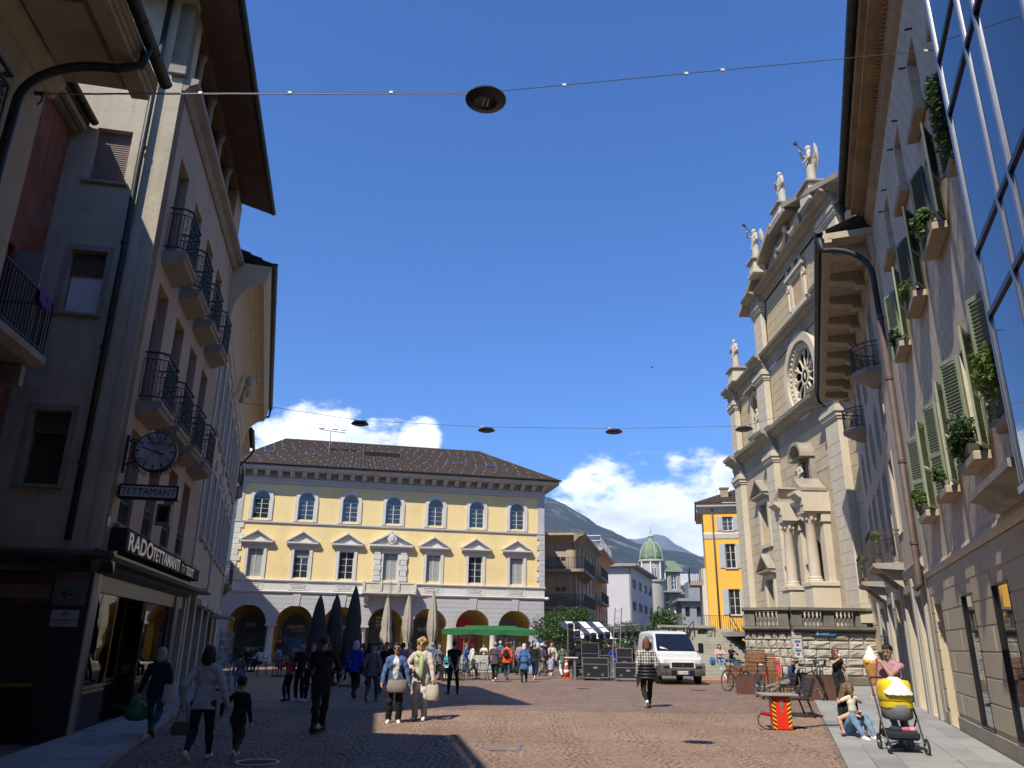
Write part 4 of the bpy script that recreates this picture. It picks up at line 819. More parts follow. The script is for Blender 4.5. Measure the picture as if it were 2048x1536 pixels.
def build_ground():
 g = MB(); S = 7500
 g.add([(-S, -S, -.02), (S, -S, -.02), (S, S, -.02), (-S, S, -.02)], [(0, 1, 2, 3)]); g.build('ground', M('valley_ground', (0.09, 0.10, 0.06), 0.95, 0.4, .004, 0), kind='structure')
 p = MB()
 xs = [-30, 30]; p.add([(-40, -12, 0), (40, -12, 0), (40, 150, 0), (-40, 150, 0)], [(0, 1, 2, 3)]); pz = p.build('piazza', COB, kind='structure')
 rnd = random.Random(5); near = []; far = MB(); SZ = .105
 bands = np.arange(-9.1, 9.1, 1.3)
 def inside(x, y):
  if y < 10.6 or y > 21.5: return False
  if x < -5.30 - .29 * (y - 11.46): return False
  if x > 4.85 + .345 * (y - 12.4): return False
  return abs(x) < .70 * y + .3
 stones = []
 for bx in bands:
  for r_ in range(int(12.2 / SZ)):
   y0 = 9.8 + r_ * SZ
   n_ = rnd.choice((11, 12, 12, 13)); sh_ = rnd.uniform(-.5, .5)
   for i in range(n_):
    u = (i + .5 + sh_ * .8 + rnd.uniform(-.12, .12)) / n_ * 2 - 1; x = bx + .65 + u * .65; y = y0 + .36 * (1 - u * u)
    if inside(x, y): stones.append((x, y, -math.atan(.72 * u / .65 * 1.0) if False else math.atan2(-.72 * u, .65)))
 stones.sort(key=lambda s: s[1] + abs(s[0]) * .05)
 def sett(w, l, h, tilt):
  b = .012; hw, hl = w / 2, l / 2
  top = [(-hw + b, -hl + b), (hw - b, -hl + b), (hw - b, hl - b), (-hw + b, hl - b)]
  return [(-hw, -hl, 0), (hw, -hl, 0), (hw, hl, 0), (-hw, hl, 0)] + [(x, y, h + tilt[0] * x + tilt[1] * y) for x, y in top], [(4, 5, 6, 7), (0, 1, 5, 4), (1, 2, 6, 5), (2, 3, 7, 6), (3, 0, 4, 7)]
 metas = []
 for k in range(12):
  v, f = sett(SZ * rnd.uniform(.84, .95), SZ * rnd.uniform(.84, .95), rnd.uniform(.008, .013), (rnd.uniform(-.06, .06), rnd.uniform(-.06, .06))); mm = MB(); mm.add(v, f); metas.append(mm.mesh('cobble', COBR))
 vis = [s for s in stones if s[1] > 11.75 and abs(s[0]) < .655 * s[1] - .6][:300]; vs = set(id(s) for s in vis)
 for (x, y, a) in vis: inst(metas[rnd.randrange(12)], 'cobble', (x, y, .003), (0, 0, a + rnd.uniform(-.08, .08)), pz)
 V = []; F = []
 for s in stones:
  if id(s) in vs: continue
  x, y, a = s; a += rnd.uniform(-.08, .08); v, f = sett(SZ * rnd.uniform(.82, .95), SZ * rnd.uniform(.82, .95), rnd.uniform(.007, .013), (rnd.uniform(-.06, .06), rnd.uniform(-.06, .06))); c_, s_ = math.cos(a), math.sin(a); b = len(V)
  V += [(x + c_ * q[0] - s_ * q[1], y + s_ * q[0] + c_ * q[1], q[2] + .003) for q in v]; F += [tuple(i + b for i in q) for q in f]
 far.v, far.f, far.m, far.sm = V, F, [0] * len(F), [False] * len(F); far.build('cobbles', COBR, pz, kind='stuff')
 def pavement(name, inner, outer, y0, y1, z, strips, lab, ln, kerb):
  root = MB(); root.add([(inner(y0), y0, .004), (outer(y0), y0, .004), (outer(y1), y1, .004), (inner(y1), y1, .004)], [(0, 1, 2, 3)]); root = root.build(name, JOINT, kind='structure')
  rr = random.Random(len(name)); n = 0
  for k in range(strips):
   y = y0 - rr.uniform(0, ln)
   while y < y1:
    e = y + ln * rr.uniform(.7, 1.4); a, b = max(y, y0), min(e, y1)
    if b - a > .1:
     u0, u1 = (k / strips), ((k + 1) / strips); g_ = .008; h = z + rr.uniform(-.004, .004)
     P = [Vector((inner(q) + (outer(q) - inner(q)) * u, q, 0)) for q, u in ((a + g_, u0), (a + g_, u1), (b - g_, u1), (b - g_, u0))]
     cx = sum(P, Vector()) / 4; P = [p + (cx - p).normalized() * g_ * 1.2 for p in P]; Q = [p + (cx - p).normalized() * .01 for p in P]
     mb = MB().add([(p.x, p.y, .005) for p in P] + [(p.x, p.y, h - .008) for p in P] + [(p.x, p.y, h) for p in Q], [(0, 1, 5, 4), (1, 2, 6, 5), (2, 3, 7, 6), (3, 0, 4, 7), (4, 5, 9, 8), (5, 6, 10, 9), (6, 7, 11, 10), (7, 4, 8, 11), (8, 9, 10, 11)])
     mb.build('kerb_stone' if (k == kerb) else 'paving_slab', rr.choice([SLABM, SLABM2, SLABM3, SLABM]), root, fix=True); n += 1
    y = e
  return root
 pavement('pavement_right', lambda y: 4.95 + .343 * (y - 12.4), lambda y: 7.70 + .376 * (y - 12.75), 9.5, 37.5, .03, 6, 'r', 1.7, 0)
 pavement('pavement_left', lambda y: -5.32 - .29 * (y - 11.46), lambda y: -7.2 - .21 * (y - 13.72) if y < 22 else -8.9 - .30 * (y - 22), 6.5, 40, .13, 4, 'l', 1.5, 0)
 def cover(px, py, w, l, lab):
  c = on_ground(px, py); o = empty('inspection_cover', c + Vector((0, 0, .018)), R(-4), lab, 'cover'); MB().prism([(0, 0)], 0, 0) if False else None
  MB().box(-w, w, -l, l, 0, .006).build('frame', STEEL, o); MB().box(-w + .03, w - .03, -l + .03, l - .03, .0, .009).build('paved_lid', COBR, o)
 cover(1008, 1497, .28, .42, 'square paved inspection cover with steel frame on the sunny setts')
 o = empty('round_cover', on_ground(515, 1528) + Vector((0, 0, .018)), 0, 'round inspection cover with bright rim in the shaded street', 'cover'); m = MB(); m.lathe([(.30, 0), (.30, .008), (.27, .008), (.27, .004)], n=32); m.build('rim', M('worn_brass_rim', (0.5, 0.42, 0.22), 0.35, metal=.6), o); MB().lathe([(.268, .0), (.268, .007)], n=24).build('lid', JOINT, o)
build_ground()
# ------------------------------------------------------------------ yellow palazzo with arcade (centre)
def build_E():
 Y = M('yellow_plaster', (0.82, 0.635, 0.30), 0.92, 0.09, 0.5, 0.12, 20, streak=0.22, dirt=0.2, dirtcol=(0.62, 0.46, 0.2))
 G = M('grey_ashlar', (0.45, 0.445, 0.435), 0.85, 0.10, 0.7, 0.12, 30, dirt=0.2, dirtcol=(0.33, 0.33, 0.34)); WS = M('white_stone_trim', (0.62, 0.595, 0.54), 0.85, 0.07, 1.0, 0.1, 30, dirt=0.12)
 OC = M('ochre_vault', (0.50, 0.32, 0.06), 0.9, 0.1, 0.8, 0.05)
 WF = M('cream_window_frame', (0.55, 0.56, 0.48), 0.5, 0.05, 4, 0)
 E = empty('yellow_palazzo', (-20.3, 58.0, 0), math.atan2(.225, 1), 'large yellow palazzo with grey arcade, pedimented windows and brown hipped roof', 'building')
 X0, X1 = -.15, 23.65; n = 7; sp = 3.305; c0 = 1.47; r = 1.32; zs = 2.78
 ac = [c0 + sp * i for i in range(n)]
 bot = [(X0 - .6, zs)]
 for c in ac: bot += [(c - r * math.cos(math.pi * i / 16), zs + r * math.sin(math.pi * i / 16)) for i in range(17)]
 poly = bot + [(X1, zs), (X1, 4.95), (X0 - .6, 4.95)]
 MB().prism(poly, 0, .75).build('arcade_wall', G, E)
 cells = []
 nco = 6
 for j in range(nco):
  a = zs + .02 + j * (4.88 - zs - .02) / nco; b = zs + .02 + (j + 1) * (4.88 - zs - .02) / nco; hs = []
  for c in ac:
   if a < zs + r + .02: h = math.sqrt(max(0, (r + .02) ** 2 - max(0, a - zs) ** 2)) + .03; hs.append((c - h, c + h, a, b))
   hs.append((c - .26, c + .26, 4.1, 4.9))
  cells += courses(X0 - .5, X1, a, b, b - a, 1.05, hs, seed=j)
 blocks(E, cells, G, 0, .014, gap=.02, cham=.008)
 for c in ac: MB().add([(c - .2, -.07, 4.05), (c + .2, -.07, 4.05), (c + .3, -.07, 4.9), (c - .3, -.07, 4.9), (c - .2, 0, 4.05), (c + .2, 0, 4.05), (c + .3, 0, 4.9), (c - .3, 0, 4.9)], [(0, 1, 2, 3), (0, 4, 5, 1), (1, 5, 6, 2), (3, 7, 4, 0), (2, 6, 7, 3)]).build('keystone', G, E)
 col = MB(); col.lathe([(.34, 0), (.34, .14), (.29, .18), (.31, .24), (.265, .3), (.255, 1.2), (.225, 2.36), (.25, 2.4), (.235, 2.44), (.29, 2.5)], n=20); cm = col.mesh('column', WS, True)
 for i in range(n - 1):
  x = ac[i] + sp / 2; inst(cm, 'column', (x, .37, .12), parent=E); MB().cbox(x - .42, x + .42, -.05, .79, 2.62, 2.775, .02).build('capital', G, E); MB().cbox(x - .40, x + .40, -.03, .77, 0, .13, .02).build('column_base', G, E)
 MB().box(X0 - .6, ac[0] - r, 0, .75, 0, zs).build('pier', G, E)
 MB().cbox(ac[-1] + r, X1, -.02, .77, 0, 2.62, .015).build('pier', G, E); MB().cbox(ac[-1] + r - .06, X1 + .06, -.08, .83, 2.63, 2.775, .02).build('capital', G, E)
 MB().box(X0 - .6, X1, -.12, 4.1, -.02, .06).build('arcade_floor', G, E)
 for c in ac:
  v = MB(); v.csm = True; rr = r + .12
  for i in range(14):
   a0, a1 = math.pi * i / 14, math.pi * (i + 1) / 14
   v.add([(c + rr * math.cos(a0), .76, zs + rr * math.sin(a0)), (c + rr * math.cos(a1), .76, zs + rr * math.sin(a1)), (c + rr * math.cos(a1), 4.0, zs + rr * math.sin(a1)), (c + rr * math.cos(a0), 4.0, zs + rr * math.sin(a0))], [(0, 1, 2, 3)])
  v.build('vault', OC, E)
 for i in range(n - 1):
  x = ac[i] + sp / 2; MB().box(x - .26, x + .26, 3.2, 4.0, 0, zs).build('inner_pier', OC, E)
 back = rect(X0 - .6, X1, 0, 4.9); wo = 1.05
 MB().prism(back, 4.0, 4.2, [list(reversed(arch(c - wo, c + wo, .1, 2.55, 14))) for c in ac]).build('arcade_back_wall', OC, E)
 MB().box(X1 - .75, X1 - .01, .76, 4.0, 0, 4.9).build('end_wall', OC, E)
 DG = M('poster_grey', (0.05, 0.055, 0.06), 0.4, 0.3, 1.2, 0); LT = M('poster_letters', (0.62, 0.62, 0.60), 0.6, 0.03, 3, 0); REDP = M('bank_red', (0.55, 0.02, 0.03), 0.45, 0.04, 2, 0)
 GP = M('bank_grey', (0.20, 0.20, 0.19), 0.5, 0.05, 2, 0); GREENP = M('poster_green', (0.05, 0.09, 0.05), 0.5, 0.6, 2.5, 0); BLP = M('poster_blue', (0.05, 0.12, 0.28), 0.5, 0.7, 2.0, 0); PALE = M('poster_pale', (0.30, 0.31, 0.30), 0.5, 0.2, 1, 0)
 def pane(c, mats):
  p = MB(); pol = arch(c - wo, c + wo, .1, 2.55, 14); t = tessellate_polygon([[Vector((a, b, 0)) for a, b in pol]]); p.add([(a, 4.08, b) for a, b in pol], [tuple(q) for q in t]); return p.build('shop_pane', mats, E)
 for i, c in enumerate(ac):
  o = pane(c, REDP if i == 5 else GP if i == 6 else DG)
  MB().prism(arch(c - wo - .12, c + wo + .12, .06, 2.55, 14), 3.9, 4.0, [list(reversed(arch(c - wo, c + wo, .05, 2.55, 14)))]).build('shop_frame', GP, E)
  def T(s, size, x, z, m=LT, **k): return text(s, size, m, o, (c + x, 4.05, z), align='CENTER', extrude=.004, **k)
  if i == 0:
   T('info', .48, 0, 2.62); MB().prism([(c - .95, 1.3), (c - .4, 1.75), (c - .1, 1.55), (c + .3, 1.95), (c + .95, 1.5), (c + .95, .5), (c - .95, .5)], 4.06, 4.07).build('poster_hills', GREENP, o); T('scopri!', .42, .3, .95)
  if i == 1:
   T('caleido', .48, 0, 2.55); T('riproduzione', .2, .25, 2.34); MB().prism([(c - .9, 1.9), (c + .9, 1.9), (c, .35)], 4.06, 4.07).build('poster_picture', BLP, o); MB().box(c - .95, c + .95, 4.065, 4.075, .12, .55).build('poster_pale', PALE, o); T('vivi!', .45, .3, .85)
  if i == 2: T('shop', .48, 0, 2.6); MB().prism([(c - .5, 1.9), (c + .5, 1.9), (c + .2, .4), (c - .6, .6)], 4.06, 4.07).build('poster_picture', PALE, o); T('gusta!', .42, .1, .85)
  if i == 3:
   MB().lathe([(0, 3.1), (.8, 3.1), (.8, 3.14)], (c, 0, 3.1), 28, axis='y').build('round_sign', DG, E); MB().lathe([(0, 3.09), (.42, 3.09)], (c + .42, 0, 3.2), 24, axis='y').build('round_sign_blue', M('info_blue', (0.02, 0.16, 0.55), 0.4), E)
   for k, s_ in enumerate(('info', 'Point', 'BTV')): text(s_, .3, LT, E, (c - .55, 3.08, 3.35 - .3 * k), extrude=.003)
   MB().box(c - .04, c + .04, 4.0, 4.07, .1, 2.5).build('door_stile', STEEL, o)
  if i == 4: T('ticket', .5, .1, 2.5); MB().box(c - .95, c + .95, 4.03, 4.06, 1.9, 2.2).build('poster_pale', DG, o)
  if i >= 5:
   T('BancaStato', .3, .25, 2.0, LT, sx=.85); MB().prism([(c - .72, 2.1), (c - .6, 2.24), (c - .52, 2.22), (c - .62, 2.1), (c - .52, 1.98), (c - .6, 1.96)], 4.05, 4.06).build('logo', LT, o)
   if i == 5:
    for q, w_ in ((-.45, .9), (-.05, 1.0), (-.2, .5), (.35, .75), (-.6, .45)): MB().prism([(c + q - .06, w_), (c + q + .03, w_ + .1), (c + q + .09, w_ + .09), (c + q + .02, w_), (c + q + .09, w_ - .09), (c + q + .03, w_ - .1)], 4.05, 4.06).build('logo', LT, o)
 z1, z2, zt = 5.85, 10.05, 13.45
 wl = [(c - .56, c + .56) for c in ac]
 wc = [1.52 + 3.31 * i for i in range(n)]
 hol = [arch(c - .6, c + .6, 10.35, 11.85, 12) for c in wc] + [rect(c - .55, c + .55, 6.06, 8.1) for c in wc]
 MB().prism(rect(X0, X1, 4.951, zt), .02, .45, [list(reversed(h)) for h in hol]).build('upper_wall', Y, E)
 MB().box(X0 + .3, X1 - .3, .6, 8.5, 4.96, 13.3).build('core', DARK, E)
 MB().box(X1 - .3, X1 - .002, .46, 10.0, 0, zt).build('side_wall', Y, E); MB().box(X0, X0 + .3, .46, 10.0, 0, zt).build('side_wall', Y, E)
 cornice(E, X0 - .1, X1 + .08, [(.02, 4.93), (.12, 4.98), (.16, 5.06), (.06, 5.1)], WS, 'string_course')
 cornice(E, X0 - .1, X1 + .08, [(.0, 5.70), (.06, 5.72), (.14, 5.80), (.16, 5.88), (.06, 5.92)], WS, 'string_course')
 cornice(E, X0 - .08, X1 + .05, [(.0, 9.98), (.08, 10.02), (.09, 10.12), (.02, 10.16)], G, 'string_course')
 MB().box(X0, X1 + .02, -.03, .018, 5.1, 5.70).build('frieze', WS, E)
 for c in wc:
  f = MB()
  f.prism([(c - .75, 5.18), (c + .75, 5.18), (c + .75, 5.64), (c - .75, 5.64)], -.055, -.03, [list(reversed([(c - .62, 5.25), (c + .62, 5.25), (c + .62, 5.58), (c - .62, 5.58)]))])
  f.add([(c - .5, -.05, 5.42), (c, -.05, 5.30), (c + .5, -.05, 5.42), (c, -.09, 5.52)], [(0, 1, 3), (1, 2, 3)]); f.tube([(c - .5, -.05, 5.32), (c + .5, -.05, 5.5)], .02, 5).tube([(c + .5, -.05, 5.32), (c - .5, -.05, 5.5)], .02, 5); f.build('frieze_ornament', WS, E)
 op = {2: 1, 1: 2}
 for i, c in enumerate(wc):
  window(E, c - .6, c + .6, 10.35, 12.45, .2, WF, None, (1, 3), .06, arched=True, zs=11.85)
  MB().prism(arch(c - .86, c + .86, 10.2, 11.85, 16), -.07, .018, [list(reversed(arch(c - .6, c + .6, 10.19, 11.85, 16)))]).build('window_surround', WS, E)
  wn = window(E, c - .55, c + .55, 6.06, 8.1, .2, WF, None, (1, 3), .06, curtain=(M('net_curtain', (0.3, 0.32, 0.32), 0.95, 0.1, 3, 0) if i in (0, 3, 4, 6) else None), blind=(.28 if i == 1 else 0), blindm=PALE)
  if i == 3: continue
  MB().prism(rect(c - .78, c + .78, 5.93, 8.3), -.06, .018, [list(reversed(rect(c - .55, c + .55, 5.92, 8.1)))]).build('window_surround', WS, E)
  pd = MB(); pd.xprism([(.018, 8.42), (-.10, 8.42), (-.14, 8.5), (-.34, 8.56), (-.34, 8.66), (.018, 8.66)], c - 1.15, c + 1.15)
  pd.prism([(c - 1.18, 8.663), (c + 1.18, 8.663), (c, 9.38)], -.10, .018)
  for s in (-1, 1):
   L_ = math.hypot(1.2, .74); pd.obox((c + s * .59, -.16, 9.07), (L_ + .06, .36, .09), 0, 0, s * math.atan2(.74, 1.2))
  pd.build('pediment', WS, E, fix=True)
  MB().box(c - .78, c + .78, -.04, .016, 8.3, 8.42).build('lintel', WS, E)
 c = wc[3]
 for s in (-1, 1):
  for k in range(6): x = c + s * 1.0; MB().cbox(x - (.24 if k % 2 else .3), x + (.24 if k % 2 else .3), -.14, .018, 6.0 + k * .4, 6.38 + k * .4, .02).build('rusticated_block', WS, E)
 MB().prism(rect(c - .7, c + .7, 5.93, 8.4), -.06, .018, [list(reversed(rect(c - .55, c + .55, 5.92, 8.1)))]).build('window_surround', WS, E)
 pd = MB(); pd.xprism([(.018, 8.40), (-.16, 8.40), (-.2, 8.5), (-.4, 8.58), (-.4, 8.72), (.018, 8.72)], c - 1.65, c + 1.65); pd.prism([(c - 1.6, 8.723), (c + 1.6, 8.723), (c, 9.55)], -.12, .018)
 for s in (-1, 1): pd.obox((c + s * .82, -.18, 9.2), (1.92, .42, .11), 0, 0, s * math.atan2(.84, 1.65))
 pd.build('pediment', WS, E, fix=True)
 MB().prism([(c - .34, 9.55), (c - .36, 9.1), (c - .2, 8.86), (c, 8.76), (c + .2, 8.86), (c + .36, 9.1), (c + .34, 9.55), (c + .12, 9.72), (c, 9.66), (c - .12, 9.72)], -.34, -.12).ball((c, -.34, 9.25), (.24, .09, .36), 10, 6).build('shield', WS, E)
 b = MB().xprism([(0.018, 5.05), (-.95, 5.05), (-.95, 5.2), (.018, 5.2)], c - 2.0, c + 2.0).build('balcony', WS, E)
 pr = MB(); pr.box(c - 1.98, c + 1.98, -.92, -.78, 5.78, 5.9).box(c - 1.95, c + 1.95, -.88, -.80, 5.2, 5.78)
 for s in (-1, 1): pr.box(c + s * 1.98 - .1, c + s * 1.98 + .1, -.92, .018, 5.78, 5.9) if False else pr.box(min(c + s * 1.86, c + s * 1.98), max(c + s * 1.86, c + s * 1.98), -.78, .018, 5.2, 5.9)
 for x in (-1.9, -.65, .65, 1.9): pr.box(c + x - .09, c + x + .09, -.97, -.89, 5.2, 5.9)
 pr.build('parapet', M('cream_stone', (0.62, 0.57, 0.45), 0.9, 0.1, 1, 0.1, dirt=.2), b)
 for s in (-1, 1):
  k = MB(); k.xprism([(0, 4.2), (-.16, 4.24), (-.2, 4.45), (-.45, 4.7), (-.7, 4.8), (-.75, 5.04), (0, 5.04)], c + s * 1.65 - .16, c + s * 1.65 + .16).build('console', G, b, fix=True)
 MB().tube([(c + .05, -1.0, 5.1), (c + .05, -1.0, 6.0)], .02, 6).build('flagpole_socket', STEEL, b)
 for k in range(10):
  wq = .62 if k % 2 else .42; z = 5.94 + k * .405
  MB().cbox(X1 - wq, X1 + .05, -.05, .6, z, z + .39, .02).build('quoin', G, E); MB().cbox(X0 - .05, X0 + wq, -.05, .3, z, z + .39, .02).build('quoin', WS, E)
 MB().cbox(X1 - .55, X1 + .03, -.03, .6, 10.17, 13.0, .02).build('corner_pilaster', G, E); MB().cbox(X0 - .03, X0 + .4, -.03, .3, 10.17, 13.0, .02).build('corner_pilaster', G, E)
 cornice(E, X0 - .05, X1 + .05, [(.02, 12.98), (.06, 13.0), (.08, 13.25), (.14, 13.3), (.16, 13.45)], G, 'architrave')
 cornice(E, X0 - 1.0, X1 + 1.0, [(.9, 13.93), (.98, 13.95), (1.02, 14.05), (1.08, 14.12), (1.1, 14.2)], G, 'cornice')
 MB().box(X1 + .02, X1 + 1.0, .0, 9.5, 13.93, 14.2).build('cornice', G, E)
 bk = MB(); bk.xprism([(0, 13.46), (-.18, 13.5), (-.28, 13.62), (-.55, 13.68), (-.78, 13.74), (-.82, 13.92), (0, 13.92)], -.17, .17); bm_ = bk.mesh('bracket', G)
 for i in range(27): inst(bm_, 'bracket', (X0 + .1 + i * (X1 - X0 - .2) / 26, -.02, 0), parent=E)
 MB().box(X0, X1, -.02, .3, 13.46, 13.93).build('cornice_frieze', G, E)
 half_gutter(X0 - 1.1, X1 + 1.12, -1.2, 14.3, .1, BLACKP, E)
 RT = M('palazzo_roof_tile', (0.105, 0.078, 0.062), 0.85, 0.25, 2.5, 0.3, 30)
 a, b_, c_, d_ = (X0 - 1.1, -1.12, 14.28), (X1 + 1.1, -1.12, 14.28), (X1 - 4.6, 5.0, 17.75), (X0 + 2.6, 5.0, 17.75)
 tiled_roof(None, 'roof', RT, E, a, b_, c_, d_, 160, 30, .035)
 MB().add([b_, (X1 + 1.1, 11, 14.28), c_], [(0, 1, 2)]).add([a, d_, (X0 - 1.1, 11, 14.28)], [(0, 1, 2)]).add([c_, (X1 + 1.1, 11, 14.28), (X0 - 1.1, 11, 14.28), d_], [(0, 1, 2, 3)]).build('roof_back', RT, E)
 rg = MB(); rg.tube([d_, c_], .09, 6).tube([c_, b_], .08, 6).tube([d_, a], .08, 6); rg.build('ridge_tiles', RT, E)
 A_, B_, C_, D_ = map(Vector, (a, b_, c_, d_)); nr = (B_ - A_).cross(D_ - A_).normalized()
 def onroof(u, v): return A_.lerp(D_, v).lerp(B_.lerp(C_, v), u)
 sg = MB(); rr = random.Random(3)
 for j in range(11):
  for i in range(26):
   if rr.random() < .25: continue
   p = onroof((i + (.5 if j % 2 else 0) + rr.uniform(-.1, .1)) / 26.5 + .01, .06 + j * .083) + nr * .07; sg.obox(p, (.09, .05, .07), 0, R(30))
 sg.build('snow_stops', M('snow_stop', (0.55, 0.55, 0.52), 0.5), E, kind='stuff')
 for u, v in ((.055, .42), (.20, .40), (.735, .40), (.86, .40)):
  p = onroof(u, v) + nr * .1; q = MB().obox(p, (.75, .55, .12), 0, R(30)).build('skylight', STEEL, E); MB().obox(p + nr * .07, (.62, .42, .02), 0, R(30)).build('pane', GLASS, q)
 p = onroof(.46, .55); q = MB().obox(p, (3.2, .9, .5), 0, 0).build('dormer', RT, E); MB().obox(p + Vector((0, -.46, .05)), (2.9, .02, .32)).build('pane', DARK, q)
 fl = empty('floodlight_mast', E.matrix_basis @ (onroof(.255, .55)), E.rotation_euler[2], 'mast with a row of floodlights on the yellow palazzo roof', 'floodlight')
 MB().tube([(0, 0, 0), (0, 0, 1.9)], .035, 8).tube([(-.8, 0, 1.9), (1.2, 0, 1.75)], .03, 8).build('mast', STEEL, fl)
 for x in (-.75, .35, 1.0):
  h = MB().obox((x, -.1, 2.12), (.42, .18, .36), R(-12), R(-25)).build('lamp_head', M('grey_metal', (0.2, 0.2, 0.21), 0.5), fl)
  MB().obox((x, -.2, 2.10), (.36, .02, .30), R(-12), R(-25)).build('lens', STEEL, h)
 cm_ = empty('dome_camera', E.matrix_basis @ Vector((X1 + .02, -.25, 5.0)), E.rotation_euler[2], 'white dome security camera on the right corner of the palazzo', 'camera')
 MB().tube([(0, .25, .1), (.1, 0, .1)], .03, 6).build('arm', WHITE, cm_); mb = MB(); mb.lathe([(.02, .12), (.16, .08), (.17, 0), (.12, -.1), (0, -.14)], (.15, 0, .02), 14); mb.build('housing', WHITE, cm_, smooth=True)
build_E()
# ------------------------------------------------------------------ right-hand row
def leafy(parent, c, r, n, mat, name='leaves', seed=1, size=.05, hang=0.0):
 rr = random.Random(seed); mb = MB(); lobes = [(Vector((rr.uniform(-.6, .6) * r[0], rr.uniform(-.6, .6) * r[1], rr.uniform(-.5, .6) * r[2])), rr.uniform(.35, .6)) for _ in range(7)]
 for i in range(n):
  lc, ls = lobes[rr.randrange(7)]; d = Vector((rr.gauss(0, 1), rr.gauss(0, 1), rr.gauss(0, 1))).normalized() * (rr.random() ** .45)
  p = Vector(c) + lc + Vector((d.x * r[0] * ls, d.y * r[1] * ls, d.z * r[2] * ls)); p.z -= hang * rr.random() ** 3
  a = Vector((rr.gauss(0, 1), rr.gauss(0, 1), rr.gauss(0, .6))).normalized(); b = a.cross(Vector((rr.gauss(0, 1), rr.gauss(0, 1), rr.gauss(0, 1)))).normalized(); s = size * rr.uniform(.6, 1.3)
  mb.add([p - a * s, p + b * s * .45, p + a * s, p - b * s * .45], [(0, 1, 2, 3)])
 return mb.build(name, mat, parent, kind='stuff')
def leaf_mat(name, col, tr=.25):
 mt = M(name, col, .6, .45, 3, 0, fine=0); b = mt.node_tree.nodes['Principled BSDF']; b.inputs['Transmission Weight'].default_value = 0
 nt = mt.node_tree; t = nt.nodes.new('ShaderNodeBsdfTranslucent'); t.inputs[0].default_value = (col[0] * 1.6, col[1] * 1.5, col[2], 1); mx = nt.nodes.new('ShaderNodeMixShader'); mx.inputs[0].default_value = tr
 out = nt.nodes['Material Output']; nt.links.new(b.outputs[0], mx.inputs[1]); nt.links.new(t.outputs[0], mx.inputs[2]); nt.links.new(mx.outputs[0], out.inputs[0]); return mt
LEAF = leaf_mat('leaf_green', (0.065, 0.12, 0.028)); LEAFD = leaf_mat('leaf_dark', (0.040, 0.075, 0.022)); LEAFY = leaf_mat('leaf_light', (0.10, 0.16, 0.035))
RD = Vector((.352, .936)); RZ = math.atan2(-.936, -.352); R0 = Vector((7.74, 12.75))
def RP(s, z=0.0): return (R0.x + RD.x * s, R0.y + RD.y * s, z)
def fresco_mat():
 mt = M('faded_fresco', (0.62, 0.505, 0.355), .93, .10, .8, .2, 20, streak=.18, dirt=.25, dirtcol=(0.36, 0.28, 0.21)); nt = mt.node_tree; N = nt.nodes; L = nt.links; b = N['Principled BSDF']
 prev = b.inputs['Base Color'].links[0].from_socket; tc = N.new('ShaderNodeTexCoord')
 def wave(rot, sc, off):
  mp = N.new('ShaderNodeMapping'); L.new(tc.outputs['Object'], mp.inputs[0]); mp.inputs['Rotation'].default_value = (0, rot, 0); w = N.new('ShaderNodeTexWave'); w.inputs['Scale'].default_value = sc; w.inputs['Distortion'].default_value = 1.6; w.inputs['Detail'].default_value = 3; w.inputs['Detail Scale'].default_value = 1.4; L.new(mp.outputs[0], w.inputs[0]); return w.outputs['Fac']
 m1 = N.new('ShaderNodeMath'); m1.operation = 'MULTIPLY'; L.new(wave(R(38), .95, 0), m1.inputs[0]); L.new(wave(R(-38), .95, 2), m1.inputs[1])
 mr = N.new('ShaderNodeMapRange'); L.new(m1.outputs[0], mr.inputs[0]); mr.inputs[1].default_value = .25; mr.inputs[2].default_value = .42; mr.inputs[3].default_value = 0; mr.inputs[4].default_value = .45
 mx = N.new('ShaderNodeMix'); mx.data_type = 'RGBA'; L.new(mr.outputs[0], mx.inputs[0]); L.new(prev, mx.inputs[6]); mx.inputs[7].default_value = (.40, .32, .225, 1); L.new(mx.outputs[2], b.inputs['Base Color']); return mt
